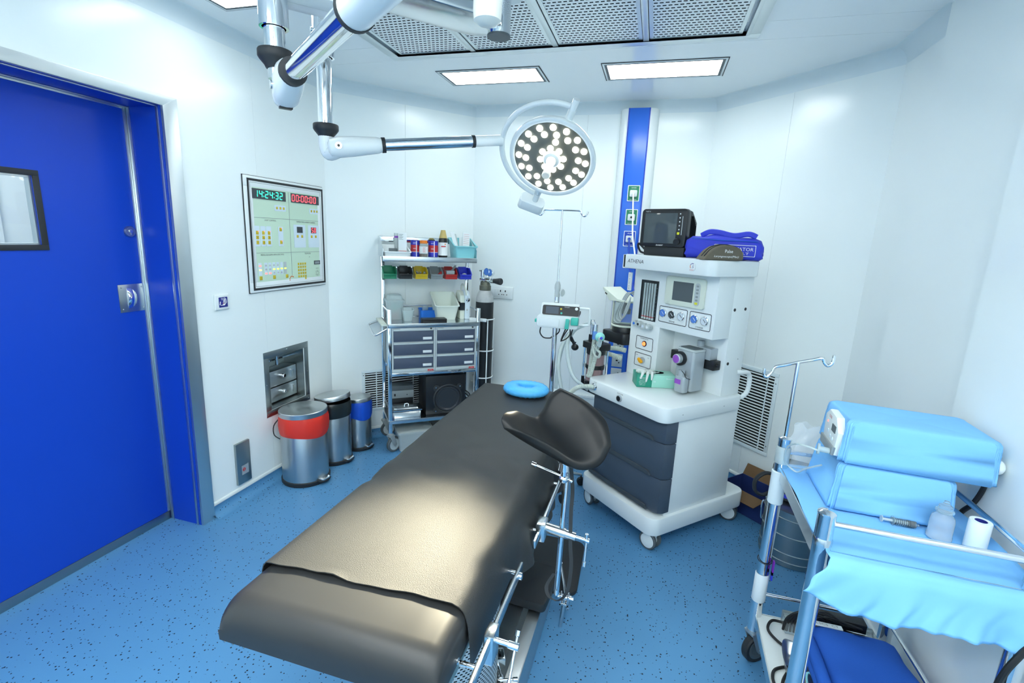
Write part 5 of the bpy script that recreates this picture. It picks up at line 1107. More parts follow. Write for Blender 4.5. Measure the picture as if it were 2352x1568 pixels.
for u, v, z in ((-.034, .475, 1.294), (-.034, .564, 1.296), (-.034, .479, 1.0)):
    m = M(); m.cyl((-.0345, v, z), (-.032, v, z), .0085, n=14); out(m, 'plug', 'black', t)
for v, z in ((.13, .772), (.45, .775), (.56, 1.02)):
    m = M(); m.cyl((-.001 if z < .9 else -.034, v, z), (.0008 if z < .9 else -.0325, v, z), .003, n=8); out(m, 'screw', 'grey', t)
m = M(); m.tube(smooth([(-.02, .57, .80), (-.018, .62, .80), (-.016, .66, .83), (-.016, .665, .90), (-.018, .645, .935), (-.02, .59, .945), (-.034, .57, .945)], 5), .013, 12); out(m, 'push_handle', 'white', t)
# castors
for u, v, az in ((-.060, .062, 10), (-.560, .062, -10), (-.060, .712, 30), (-.560, .712, 0)):
    X = Matrix.Translation((u, v, 0)) @ Matrix.Rotation(R(az), 4, 'Z'); m = M().at(X); m.prism([(-.03, .045), (.03, .045), (.036, .085), (.02, .101), (-.02, .101), (-.036, .085)], -.010, .010, .003, 'y'); m.cyl((0, -.022, .052), (0, .022, .052), .012, n=12); cs = out(m, 'caster', 'white', t)
    for sg in (-1, 1):
        m = M().at(X @ Matrix.Translation((0, sg*.022, .0515)) @ Matrix.Rotation(R(-90*sg), 4, 'X')); m.lathe([(.034, -.009), (.048, -.009), (.0505, -.005), (.0505, .006), (.047, .010), (.040, .010)], 32, False); out(m, 'tyre', 'greyd', cs)
        m = M().at(X @ Matrix.Translation((0, sg*.022, .0515)) @ Matrix.Rotation(R(-90*sg), 4, 'X')); m.lathe([(.0, -.008), (.036, -.008), (.0405, .009), (.034, .012), (0, .013)], 30); out(m, 'wheel_disc', 'whitep', cs)
# vaporiser mount and vaporiser
m = M(); m.box(-.372, -.300, .415, .456, .960, 1.012, .003); out(m, 'mount_block', 'black', t); m = M(); m.box(-.150, -.060, .400, .456, .960, 1.012, .003); mb = out(m, 'mount_block', 'black', t)
m = M(); m.cyl((-.060, .425, .99), (-.048, .425, .99), .010, n=14); out(m, 'mount_knob', 'rubber', mb)
m = M(); m.box(-.172, -.085, .395, .456, 1.012, 1.075, .004); m.cyl((-.175, .42, 1.07), (-.175, .42, 1.105), .020, n=18); out(m, 'lock_head', 'silver', t)
vp = thing('vaporiser', 'grey vaporiser with purple dial mounted on the anaesthesia machine', 'vaporiser', AN, (-.172, .34, .835))
m = M(); m.rbox(-.231, -.112, .300, .398, .837, 1.056, .016, 'z', .003); out(m, 'vaporiser_body', 'silver', vp)
m = M(); m.rbox(-.232, -.111, .299, .399, 1.056, 1.068, .017, 'z', .003); tp = out(m, 'vaporiser_top', 'lgrey', vp)
m = M(); m.rbox(-.222, -.121, .310, .385, 1.068, 1.0715, .010, 'z'); out(m, 'top_inset', 'greyd', tp)
X = zmat((-.198, .300, 1.008), (0, -1, 0)); m = M().at(X); m.lathe([(.040, 0), (.040, .012), (.034, .014), (0, .014)], 32); dl = out(m, 'dial_ring', 'black', vp)
m = M().at(X); m.lathe([(.0265, .014), (.0265, .036), (.022, .040), (0, .040)], 28); out(m, 'dial_knob', 'silver', dl)
m = M().at(X); m.lathe([(.0225, .040), (.018, .0425), (0, .0425)], 24); out(m, 'dial_face', 'purple', dl)
m = M(); m.rbox(-.190, -.120, .252, .300, .832, .922, .018, 'z', .006); rs = out(m, 'agent_reservoir', 'silver', vp)
m = M(); m.loft([((-.160, .275, .920), .020), ((-.160, .275, .932), .018), ((-.160, .275, .952), .018), ((-.160, .275, .954), .014)], 18); out(m, 'filler_cap', 'silver', rs)
m = M(); m.rbox(-.182, -.142, .2505, .2522, .878, .904, .002, 'y'); out(m, 'agent_label', 'purple', rs)
m = M(); m.tube(smooth([(-.153, .262, .953), (-.130, .258, .942), (-.118, .262, .922), (-.108, .285, .912)], 5), .0018, 6); out(m, 'cap_leash', 'cable', rs)
# fresh gas hose from the desk port
X = zmat((-.545, 0, .779), (0, -1, 0)); m = M().at(X); m.lathe([(.022, 0), (.022, .004), (.016, .006), (.016, .016), (0, .016)], 24); out(m, 'gas_port', 'chrome', t)
def hose(pts, r, name, mt, parent=None, fr=None, at=None, label=None, cat='hose', pitch=.007):
    P = smooth(pts, 10); L = [0]
    for a, b in zip(P, P[1:]): L.append(L[-1]+(b-a).length)
    n = int(L[-1]/pitch*4); Q = []; rs = []
    for k in range(n+1):
        s_ = L[-1]*k/n; i = max(j for j in range(len(L)-1) if L[j] <= s_+1e-9); f = (s_-L[i])/max(1e-9, L[i+1]-L[i]); Q.append(P[i].lerp(P[i+1], min(1, f))); rs.append(r*(1, .9, .80, .9)[k % 4])
    m = M(); m.tube(Q, rs, 12); return out(m, name, mt, parent, fr, at, label, cat)
hose([(-.545, -.016, .779), (-.555, -.06, .785), (-.60, -.09, .765), (-.66, -.095, .70), (-.70, -.06, .60), (-.72, .02, .50), (-.70, .10, .46), (-.66, .14, .52), (-.64, .13, .60)], .014, 'breathing_hose', 'hose', None, AN, (-.545, -.016, .779), 'pale corrugated hose curving from the port at left of machine desk')
# ---- absorber: lime canister with bellows behind
ab = thing('absorber', 'black-ended canister of pink soda lime with chrome swivel arm left of machine', 'absorber', AN, (-.705, .12, .70))
cx_, cy_ = -.700, .120
C0 = Matrix.Translation((cx_, cy_, 0))
m = M().at(C0); m.lathe([(.050, .762), (.050, .845), (0, .845)], 30); out(m, 'lower_lime', 'lime', ab)
m = M().at(C0); m.lathe([(.050, .862), (.050, .935), (0, .935)], 30); out(m, 'upper_lime', 'lime', ab)
m = M().at(C0); m.lathe([(.054, .760), (.054, .936)], 30, False); out(m, 'canister_wall', 'clearp', ab)
m = M().at(C0); m.lathe([(.057, .842), (.060, .846), (.060, .862), (.057, .866)], 30); m.box(.045, .075, -.012, .012, .845, .863, .003); out(m, 'centre_band', 'black', ab)
m = M().at(C0); m.lathe([(.058, .725), (.060, .735), (.060, .762), (.05, .766), (0, .766)], 30); out(m, 'canister_foot', 'black', ab)
m = M().at(C0); m.lathe([(.05, .93), (.058, .935), (.060, .96), (.060, .972), (0, .972)], 30); m.rbox(-.085, .075, -.05, .06, .965, 1.005, .02, 'z', .004); hd_ = out(m, 'absorber_head', 'black', ab)
for dx, dz in ((-.055, 1.045), (.035, 1.055)):
    m = M().at(C0); m.cyl((dx, .0, 1.0), (dx, .0, dz), .017, n=18); out(m, 'valve_turret', 'black', hd_)
m = M().at(C0); m.cyl((-.055, 0, 1.04), (-.055, 0, 1.125), .0095, n=14); m.cyl((-.055, 0, 1.112), (-.055, 0, 1.140), .013, n=14); m.cyl((-.055, 0, 1.126), (.03, -.045, 1.112), .011, n=14); m.cyl((.03, -.045, 1.126), (.03, -.045, 1.085), .015, n=16); out(m, 'swivel_arm', 'chrome', ab)
for dx, dy in ((-.073, -.03), (.075, .03)):
    m = M().at(C0); m.cyl((dx, dy, .70), (dx, dy, .965), .006, n=10); out(m, 'support_rod', 'chrome', ab)
m = M().at(C0); m.cyl((-.073, -.03, .70), (-.073, -.03, .775), .010, n=12); out(m, 'rod_sleeve', 'black', ab)
m = M().at(C0); m.box(-.085, .07, -.045, .05, .69, .725, .004); m.box(.05, .071, .0, .05, .62, .72, .003); out(m, 'bracket', 'black', ab)
hose([(cx_+.030, cy_-.045, 1.08), (cx_+.030, cy_-.048, 1.02), (cx_+.028, cy_-.056, .93), (cx_+.022, cy_-.060, .82), (cx_+.010, cy_-.062, .80)], .0125, 'breathing_hose', 'hose', None, AN, (cx_+.03, cy_-.045, 1.08), 'upright corrugated breathing hose with blue cuff on chrome swivel')
m = M(); m.loft([((cx_+.030, cy_-.0455, 1.085), .0150), ((cx_+.030, cy_-.046, 1.035), .0150)], 16); out(m, 'hose_cuff', 'cuffblue', None, AN, (cx_+.03, cy_-.045, 1.035), 'pale blue cuff joining hose to the chrome swivel', 'hose cuff')
hose([(cx_+.075, cy_-.05, 1.03), (cx_+.070, cy_-.055, .97), (cx_+.058, cy_-.058, .90), (cx_+.04, cy_-.062, .82), (cx_+.03, cy_-.062, .80)], .0135, 'breathing_hose', 'hose', None, AN, (cx_+.075, cy_-.05, 1.03), 'leaning corrugated breathing hose right of the blue cuff')
X = zmat((cx_+.098, cy_-.062, 1.062), (.75, -.6, -.1)); ft = thing('breathing_filter', 'round mint green breathing filter with purple-capped elbow', 'filter', AN, (cx_+.098, cy_-.062, 1.062)); m = M().at(X); m.lathe([(.008, -.035), (.012, -.018), (.027, -.008), (.029, 0), (.027, .008), (.012, .018), (.009, .035), (0, .035)], 28); out(m, 'filter_body', 'mint', ft)
m = M(); m.tube(smooth([(cx_+.124, cy_-.083, 1.058), (cx_+.138, cy_-.092, 1.045), (cx_+.128, cy_-.09, 1.015)], 5), .012, 12); m.cyl((cx_+.138, cy_-.095, 1.045), (cx_+.160, cy_-.105, 1.068), .008, n=12); eb = out(m, 'elbow', 'milky', ft)
m = M(); m.cyl((cx_+.160, cy_-.105, 1.068), (cx_+.164, cy_-.107, 1.073), .0075, n=12); out(m, 'elbow_cap', 'bblue', eb)
mk = thing('face_mask', 'clear face mask with pale inflated rim hanging from the green filter', 'mask', AN, (cx_+.115, cy_-.09, .99))
m = M(); rim = smooth([(cx_+.075, cy_-.085, 1.005), (cx_+.085, cy_-.09, .975), (cx_+.115, cy_-.095, .95), (cx_+.142, cy_-.095, .955), (cx_+.148, cy_-.095, .98), (cx_+.125, cy_-.095, .99), (cx_+.10, cy_-.09, 1.0)], 6, True); m.tube(rim, .0075, 10, closed=True); out(m, 'mask_rim', 'hose', mk)
m = M(); cc = Vector((cx_+.126, cy_-.09, 1.016)); N = len(rim); m.grid([[tuple(p) for p in rim], [tuple(p.lerp(cc, .6)+Vector((0, -.01, .012))) for p in rim], [tuple(p.lerp(cc, .9)) for p in rim]], closed=True); out(m, 'mask_shell', 'clearp', mk)
bw = thing('bellows_unit', 'clear ventilator bellows chamber on black base behind machine left side', 'bellows', AN, (-.735, .37, .96))
bx_, by_ = -.735, .370; B0 = Matrix.Translation((bx_, by_, 0))
m = M().at(B0); m.rbox(-.12, .10, -.09, .09, .985, 1.055, .03, 'z', .006); m.cyl((-.108, 0, 1.05), (-.108, 0, 1.065), .012, n=12); out(m, 'bellows_base', 'black', bw)
m = M().at(B0); m.lathe([(.078, 1.054), (.078, 1.085), (.072, 1.094), (.072, 1.088), (.06, 1.083), (0, 1.083)], 36); out(m, 'folded_bellows', 'black', bw)
m = M().at(B0); m.lathe([(.082, 1.090), (.086, 1.094), (.086, 1.100), (.080, 1.103), (.076, 1.099), (.076, 1.092)], 40, False); out(m, 'chamber_rim', 'cream', bw)
m = M().at(B0); m.lathe([(.074, 1.10), (.074, 1.235), (.070, 1.245), (0, 1.248)], 36, False); out(m, 'chamber_dome', 'clearp', bw)
m = M().at(B0); m.cyl((-.098, -.02, 1.05), (-.098, -.02, 1.25), .008, n=12); out(m, 'chamber_post', 'cream', bw)
m = M().at(B0); m.cyl((0, 0, 1.246), (0, 0, 1.20), .018, n=16); m.cyl((0, 0, 1.20), (0, 0, 1.17), .026, n=16); out(m, 'inner_plug', 'greyd', bw)
m = M().at(B0); m.prism([(-.10, 1.246), (.09, 1.25), (.10, 1.262), (-.02, 1.262), (-.165, 1.325), (-.172, 1.318)], -.06, .09, .002, 'y'); cvr = out(m, 'sloping_cover', 'cream', bw)
for dx, dz in ((-.128, 1.284), (-.138, 1.2885)):
    m = M().at(B0); m.box(dx-.004, dx+.004, -.062, -.059, dz-.004, dz+.004); out(m, 'cover_hole', 'void', cvr)
hose([(-.630, .30, .955), (-.68, .27, .96), (-.72, .22, .955), (-.70, .16, .945)], .016, 'breathing_hose', 'hose', None, AN, (-.63, .30, .955), 'upper corrugated hose running into machine side below the bellows'); hose([(-.630, .27, .905), (-.68, .24, .92), (-.715, .19, .93), (-.72, .17, .935)], .016, 'breathing_hose', 'hose', None, AN, (-.63, .27, .905), 'lower corrugated hose running into machine side below the bellows')
# coiled lines on the machine's left side
cw = thing('cable_coil', 'bundle of grey monitor leads hanging at the machine left side', 'cable', AN, (-.655, .33, 1.16))
for k in range(6):
    m = M(); a0 = .012*k; pts = [(-.638, .36, 1.33-.01*k), (-.665-.006*k, .33, 1.31), (-.69-.012*k, .31, 1.25-a0), (-.70-.012*k, .30, 1.19-a0), (-.675-.004*k, .29, 1.155-.006*k), (-.648, .29, 1.18+.01*k), (-.640, .31, 1.25+.008*k)]; m.tube(smooth(pts, 7), .0032, 7); out(m, 'lead_wire', 'lgrey' if k % 2 else 'grey', cw)
m = M(); m.box(-.668, -.640, .30, .31, 1.33, 1.44, .002); cs_ = out(m, 'pump_tag', 'label', None, AN, (-.654, .305, 1.33), 'white printed plastic strip hanging beside the blue column', 'plastic strip')
m = M(); text(m, '0 5 10 15 20', (-.654, .2995, 1.385), (0, 0, 1), (-1, 0, 0), .09, .006); out(m, 'strip_print', 'ink', cs_)
# clear suction tubing loops by the stand
for k, (pts, lab) in enumerate((([(-.66, .05, .72), (-.74, -.02, .80), (-.84, .0, .96), (-.86, .06, 1.05), (-.80, .10, 1.10), (-.755, .12, 1.12), (-.745, .125, 1.13)], 'wide translucent tube arching from the absorber'), ([(-.80, -.03, .62), (-.86, -.04, .80), (-.905, .0, .93), (-.93, .07, 1.00), (-.99, .13, 1.01), (-1.05, .14, .96), (-1.08, .12, .80), (-1.07, .10, .60)], 'translucent tube looped between stand and absorber'))):
    m = M(); m.tube(smooth(pts, 9), .012, 12); out(m, 'suction_tube', 'tube', None, AN, pts[0], lab, 'tube')
m = M(); m.tube(smooth([(-.86, .10, 1.165), (-.835, .08, 1.178), (-.815, .06, 1.16), (-.83, .03, 1.08), (-.835, .02, 1.0), (-.815, .05, .985)], 8), .0042, 8); cb_ = out(m, 'sensor_cable', 'cable', None, AN, (-.815, .05, .985), 'black sensor cable drooping from pump to absorber bracket', 'cable')
m = M(); m.ball((-.818, .045, .955), .024, 1, 1, .9, 14); m.cyl((-.818, .045, .965), (-.835, .02, 1.02), .010, n=10); out(m, 'cable_connector', 'black', cb_)
# ---- patient monitor
mo = AN.w((-.35, .33, 0)); MO = Fr(mo.x, mo.y, -28)
t = thing('patient_monitor', 'black patient monitor standing on top of the anaesthesia machine', 'monitor', MO, (-.09, .07, 1.551))
m = M(); m.rbox(-.225, .050, .0, .045, 1.602, 1.811, .022, 'y', .006); out(m, 'front_bezel', 'black', t)
m = M(); m.prism([(.04, 1.612), (.04, 1.805), (.075, 1.800), (.125, 1.755), (.14, 1.74), (.14, 1.612)], -.215, .046, .006, 'x'); bk = out(m, 'rear_housing', 'black', t)
for k in range(9):
    m = M(); y = .060+.008*k; m.box(.0455, .0475, y, y+.0035, 1.66, 1.775-.010*max(0, k-3), 0); out(m, 'vent_slot', 'void', bk)
m = M(); m.box(-.202, -.006, -.0012, .001, 1.622, 1.787, .0005); out(m, 'screen', 'screen', t)
m = M(); m.box(.0235, .0265, -.0012, .001, 1.67, 1.77); out(m, 'bezel_strip', 'lgrey', t)
m = M(); m.rbox(.0, .014, -.0014, .001, 1.672, 1.685, .002, 'y'); out(m, 'alarm_key', 'ledyel2', t)
for k in range(5):
    z = 1.783-.021*k; m = M(); m.cyl((.009, -.001, z), (.009, .001, z), .0035, n=10); out(m, 'key_symbol', 'inkwhite', t)
m = M(); m.at(zmat((.006, 0, 1.633), (0, -1, 0))).lathe([(.018, 0), (.018, .012), (.015, .015), (0, .015)], 26); out(m, 'rotary_knob', 'black', t)
m = M(); text(m, 'SKANRAY', (-.098, -.0012, 1.611), (1, 0, 0), (0, 0, 1), .042, .008, .25); text(m, 'PlanET 60', (-.185, -.0012, 1.796), (1, 0, 0), (0, 0, 1), .028, .006); out(m, 'monitor_lettering', 'inkwhite', t)
m = M(); m.box(-.20, .045, .012, .15, 1.552, 1.603, .004); out(m, 'printer_base', 'rubber', t)
m = M(); m.tube(smooth([(-.20, .02, 1.585), (-.235, .015, 1.615), (-.243, .02, 1.60), (-.225, .02, 1.570), (-.20, .02, 1.562)], 5), .006, 8); out(m, 'side_leads', 'cable', t)
# ---- resuscitator bag and laryngoscope pouch
def pivot(u, v, deg):
    """frame turned about a point of the machine frame, keeping that point's coordinates"""
    p = AN.w((u, v, 0)); a = R(deg); return Fr(p.x-(u*math.cos(a)-v*math.sin(a)), p.y-(u*math.sin(a)+v*math.cos(a)), deg)
BG = pivot(-.19, .45, -12); PC = pivot(-.05, .31, 24)
t = thing('resuscitator_bag', 'royal blue nylon resuscitator bag on top of the machine', 'bag', BG, (-.15, .46, 1.552))
m = M(); rows = []
for u, hw, z1, cyo in ((-.335, .030, 1.615, 0), (-.328, .052, 1.650, 0), (-.30, .062, 1.668, 0), (-.25, .066, 1.668, .0), (-.19, .068, 1.683, 0), (-.12, .068, 1.672, 0), (-.06, .068, 1.667, 0), (.0, .068, 1.668, 0), (.03, .060, 1.655, 0), (.045, .045, 1.625, 0), (.047, .02, 1.60, 0)):
    z0 = 1.552+(.012 if hw < .05 else 0); zc, hz = (z0+z1)/2, (z1-z0)/2
    rows.append([(u+.004*math.sin(5*a+u*40), .455+cyo+hw*math.copysign(abs(math.cos(a))**.65, math.cos(a)), zc+hz*math.copysign(abs(math.sin(a))**.6, math.sin(a))+.002*math.sin(7*a+u*60)) for a in [2*math.pi*k/36 for k in range(36)]])
m.grid(rows, closed=True); m.F += [tuple(range(36))[::-1], tuple(range(10*36, 11*36))]; out(m, 'bag_body', 'bag', t, ang=80)
m = M(); m.tube(smooth([(-.26, .43, 1.672), (-.22, .42, 1.692), (-.17, .42, 1.690), (-.10, .42, 1.676), (-.03, .42, 1.686), (.01, .42, 1.672)], 6), .007, 8, sq=2); out(m, 'carry_strap', 'bag', t)
m = M(); m.tube(smooth([(-.30, .389, 1.655), (-.24, .386, 1.655), (-.16, .384, 1.650), (-.06, .384, 1.650), (.02, .389, 1.648)], 6), .0022, 6); out(m, 'seam_piping', 'scrub', t)
vfb = .3855
m = M(); P = rrect(-.185, .015, 1.572, 1.630, .003, 2); Q = rrect(-.1825, .0125, 1.5745, 1.6275, .002, 2); m.grid([[(p[0], vfb-.0015, p[1]) for p in P], [(q[0], vfb-.0015, q[1]) for q in Q]], closed=True); out(m, 'print_frame', 'inkwhite', t)
m = M(); text(m, 'RESUSCITATOR', (-.085, vfb-.0015, 1.609), (1, 0, 0), (0, 0, 1), .180, .017); text(m, 'ADULT', (-.06, vfb-.0015, 1.587), (1, 0, 0), (0, 0, 1), .09, .012); out(m, 'print_lettering', 'inkwhite', t)
t = thing('laryngoscope_pouch', 'olive brown zipped laryngoscope pouch in front of the blue bag', 'pouch', PC, (-.05, .30, 1.552))
m = M(); outl = [(-.150, 1.552), (.055, 1.552), (.060, 1.565), (.055, 1.592), (.035, 1.612), (.0, 1.623), (-.045, 1.627), (-.085, 1.618), (-.115, 1.598), (-.140, 1.568)]; m.prism(outl, .262, .355, .010, 'y', 3); out(m, 'pouch_body', 'pouch', t)
for yy in (.286, .312):
    m = M(); m.tube(smooth([(p[0]*1.01, yy, p[1]+.0015) for p in outl[2:]], 5), .002, 6); out(m, 'zip_seam', 'rubber', t)
m = M(); text(m, 'Pulse', (-.025, .2616, 1.597), (1, 0, 0), (0, 0, 1), .042, .016); text(m, 'Laryngoscope(Mac)', (-.035, .2616, 1.570), (1, 0, 0), (0, 0, 1), .130, .012, .2); out(m, 'pouch_lettering', 'inkwhite', t)
# ---- glove box on the desk
gb = AN.w((-.353, .142, 0)); GB = Fr(gb.x, gb.y, 14)
t = thing('glove_box', 'green and mint cardboard glove box on the machine desk', 'glove box', GB, (.11, .055, .817))
m = M(); m.box(0, .085, 0, .115, .8175, .890, .001); out(m, 'dark_half', 'boxgreen', t); m = M(); m.box(.085, .215, 0, .115, .8175, .890, .001); out(m, 'mint_half', 'boxmint', t)
m = M(); m.tube([(.11+.05*math.cos(a), .06+.022*math.sin(a), .8908) for a in [k*math.pi/12 for k in range(24)]], .003, 6, closed=True); m.add([(.11+.05*math.cos(a), .06+.022*math.sin(a), .8904) for a in [k*math.pi/12 for k in range(24)]], [tuple(range(24))]); out(m, 'box_opening', 'void', t)
m = M()
for k, (s_, z) in enumerate((('Latex', .874), ('Examination', .866), ('Powder free', .855), ('Non sterile', .847), ('Single use', .838), ('100 pcs', .830))): text(m, s_, (.032, -.0008, z), (1, 0, 0), (0, 0, 1), .04-.004*(k % 3), .005)
text(m, 'Romsons', (.185, -.0008, .872), (1, 0, 0), (0, 0, 1), .04, .007, .2); text(m, 'CE', (.100, -.0008, .852), (1, 0, 0), (0, 0, 1), .012, .008); out(m, 'box_lettering', 'inkwhite', t)
m = M(); rows = []
rg = random.Random(11)
for i in range(9):
    v = i/8; rows.append([(.070+(.060-.02*v)*math.cos(a)*(1+.25*math.sin(3*a+i))*(1 if i < 8 else .2)-.02*v, .055-.02*v+(.030)*math.sin(a)*(1+.2*math.sin(4*a))*(1-.3*v), .889+.020*v+.006*math.sin(5*a+2*i)) for a in [2*math.pi*k/28 for k in range(28)]])
m.grid(rows, closed=True); m.F += [tuple(range(8*28, 9*28))]
for (x0, y0, x1, y1, z1) in ((.045, .03, .018, -.006, .868), (.065, .02, .050, -.008, .852), (.085, .02, .080, -.008, .862)): m.tube(smooth([(x0, y0, .899), ((x0+x1)/2, (y0+y1)/2-.004, .897), (x1, y1, z1)], 5), [.009]*6+[.008, .007, .006, .005, .004][:5], 10)
out(m, 'latex_gloves', 'glovewhite', t, ang=80)
# ================================================================ OPERATING TABLE
t = thing('operating_table', 'operating table with black vinyl pads and chrome side rail in the foreground', 'operating table', W, (-.60, 1.60, 0))
m = M(); m.box(-.82, -.300, .86, 1.96, .0, .152, .006); bs = out(m, 'base_cover', 'steel', t)
m = M(); m.box(-.372, -.350, .87, 1.95, .1515, .1535); out(m, 'base_groove', 'greyd', bs)
m = M(); m.box(-.77, -.748, .87, 1.95, .1515, .1535); out(m, 'base_groove', 'greyd', bs)
m = M(); m.at(Matrix.Translation((-.545, 1.26, 0))).lathe([(.185, .153), (.185, .50), (.178, .51)], 48, True); out(m, 'column_cover', 'perfcyl', t)
m = M(); m.at(Matrix.Translation((-.545, 1.26, 0))).lathe([(.190, .153), (.196, .156), (.196, .176), (.187, .18)], 48); out(m, 'column_skirt', 'rubber', t)
m = M(); m.box(-.66, -.44, 1.14, 1.40, .50, .63, .01); out(m, 'column_head', 'steeld', t)
for y0, y1 in ((.80, 1.405), (1.415, 2.10), (2.11, 2.62)):
    m = M()
    for x in (-.87, -.37): m.box(x, x+.022, y0, y1, .622, .656, .002)
    m.box(-.87, -.348, y0, y0+.02, .622, .652); m.box(-.87, -.348, y1-.02, y1, .622, .652); m.box(-.60, -.55, y0, y1, .622, .64); out(m, 'section_frame', 'warmlit', t)
for x in (-.93, -.905, -.872):
    m = M(); m.prism([(.785, .655), (.835, .655), (.825, .625), (.80, .612)], x, x+.006, .001, 'x'); out(m, 'edge_bracket', 'satin', t)
m = M(); m.box(-.93, -.86, .80, .83, .650, .657); out(m, 'bracket_bar', 'satin', t)
# pads
def pad(name, y0, y1, rf, mt, x0=-.903, x1=-.343, z0=.657, z1=.757):
    m = M(); rows = []; r = .045
    P = [(y0, z0), (y0-.002, z0+.03)]+[(y0+rf-rf*math.cos(R(a)), z1-rf*.9+rf*.9*math.sin(R(a))) for a in range(0, 91, 15)]+[(y1-.02, z1), (y1-.005, z1-.01), (y1, z1-.03), (y1, z0)]
    xs = [x0, x0+.004, x0+.016, x0+.04, x0+.1, (x0+x1)/2, x1-.1, x1-.04, x1-.016, x1-.004, x1]
    dz = [-.03, -.016, -.006, -.001, 0, .002, 0, -.001, -.006, -.016, -.03]
    for x, d in zip(xs, dz): rows.append([(x, y, z+d*(1 if z > z0+.035 else 0)) for y, z in P])
    n = len(P); m.grid(rows); m.F += [tuple(range(n)), tuple(range(10*n, 11*n)), tuple(k*n for k in range(11)), tuple(k*n+n-1 for k in range(11))]
    m.F += [tuple((k*n, (k+1)*n, (k+1)*n+n-1, k*n+n-1)) for k in range(10)]; m.F = [f for f in m.F if len(f) < 9 or len(f) in (n,)]
    return out(m, name, mt, t, ang=50)
fp = pad('foot_pad', .768, 1.408, .062, 'leathers'); pad('seat_pad', 1.412, 2.098, .02, 'leathers'); pad('head_pad', 2.102, 2.62, .02, 'leathers')
m = M(); m.at(zmat((-.3425, .878, .672), (1, 0, 0))).lathe([(.008, 0), (.008, .003), (.005, .005), (0, .005)], 16); out(m, 'pad_stud', 'chrome', fp)
# loose vinyl sheet over the pads
rows = []; rg = random.Random(5); NY, ys_ = 110, []
def wr(x, y):
    a = math.exp(-((y-1.56)/.16)**2); b = math.exp(-((y-1.43)/.06)**2)
    return .004*a*math.sin(22*x+9*y+1)*math.exp(-((x+.55)/.28)**2)+.0045*b*math.sin(14*(x+.4))+.003*a*math.sin(38*(y+.35*x))+.0016*math.sin(7*x+3*y)+.0025*math.exp(-((y-1.75)/.2)**2)*math.sin(17*x-11*y)
for i in range(NY+1):
    y = .0; f = i/NY; y = .915+(2.645-.915)*f; far = max(0, min(1, (y-1.26)/.15)); row = []
    fl = .010*math.sin(y*19)+.006*math.sin(y*41+1)
    xl = -.905+.012*math.exp(-((y-1.40)/.03)**2)
    prof = [(xl-.002, .690+.004*math.sin(y*15)), (xl-.0025, .715), (xl-.001, .736), (xl+.003, .752), (xl+.012, .7635), (xl+.03, .766)]
    for k in range(1, 22): prof.append((xl+.03+(-.392-xl-.03)*k/22, .766))
    hx = -.329+far*(.028+fl); hz = .60-far*(.05)+(.02*math.sin(y*9)+.008*math.sin(y*37))*far
    sh_ = .388 if False else 0
    prof += [(-.380, .7655), (-.362, .761), (-.350, .751), (-.343, .735), (-.338, .715), (-.335+far*.004, .69), (-.332+far*(.010+fl*.4), .66), (-.330+far*(.018+fl*.8), .63), (hx, hz)]
    for k, (x, z) in enumerate(prof):
        top = 1 if 4 <= k <= 27 else .3
        curve = .02*((x+.62)/.28)**2*math.exp(-i/3.0)*0
        edge = 0
        if i < 4: edge = (.0035*math.sin(x*23)+.0015*math.sin(x*61))*(1-i/4)
        lift = 0
        if i == 0: lift = .001+.005*max(0, math.sin(x*17+1.0))**8
        yy = y+edge+(.018*(x+.9)/.5 if i < 3 else .018*(x+.9)/.5*max(0, 1-f*3))
        row.append((x, yy, z+wr(x, yy)*top+lift*top))
    rows.append(row)
m = M(); m.grid(rows); sht = out(m, 'vinyl_sheet', 'leather', t, ang=80, solid=-.0025)
# rails
m = M(); m.box(-.302, -.291, .40, 1.275, .634, .664, .002); rl = out(m, 'side_rail', 'satin', t)
for y in (.60, .90, 1.245):
    m = M(); m.cyl((-.350, y, .645), (-.302, y, .645), .006, n=14); out(m, 'rail_spacer', 'chrome', rl)
m = M(); m.cyl((-.291, 1.235, .645), (-.283, 1.235, .645), .011, n=16); out(m, 'rail_bolt', 'chrome', rl)
m = M(); m.box(-.296, -.286, 1.42, 2.30, .612, .640, .002); rl2 = out(m, 'side_rail', 'satin', t)
for y in (1.50, 1.85, 2.2):
    m = M(); m.cyl((-.350, y, .628), (-.293, y, .628), .007, n=12); out(m, 'rail_spacer', 'chrome', rl2)
m = M(); m.box(-.905, -.895, 1.0, 2.4, .63, .66, .002); out(m, 'far_side_rail', 'satin', t)
# clamp screwed to the front rail, with T handle
cl = thing('rail_clamp', 'chrome clamp with tommy bar fixed on the table side rail', 'clamp', W, (-.27, .99, .60))
m = M(); m.box(-.310, -.284, .965, 1.015, .588, .672, .003); out(m, 'clamp_jaw', 'satin', cl)
m = M(); m.cyl((-.286, .99, .645), (-.252, .99, .643), .0075, n=14); m.cyl((-.252, .99, .643), (-.226, .99, .641), .0100, n=16); sc = out(m, 'clamp_screw', 'chrome', cl)
m = M(); m.loft([((-.234, 1.012, .668), .0058), ((-.234, 1.004, .659), .0058), ((-.234, 1.003, .658), .0034), ((-.234, .945, .590), .0034), ((-.234, .943, .588), .005), ((-.234, .937, .580), .0055)], 12); out(m, 'tommy_bar', 'chrome', sc)
cl = thing('loose_clamp', 'loose chrome clamp lying on the steel table base', 'clamp', W, (-.395, 1.385, .154))
X = Matrix.Translation((-.395, 1.392, .154)) @ Matrix.Rotation(R(25), 4, 'Z'); m = M().at(X)
m.box(-.028, .028, -.026, -.014, 0, .040, .003); m.box(-.028, .028, .014, .026, 0, .040, .003); m.box(-.028, -.014, -.02, .02, 0, .040, .003); m.box(.014, .028, -.02, .02, 0, .040, .003); out(m, 'clamp_block', 'satin', cl)
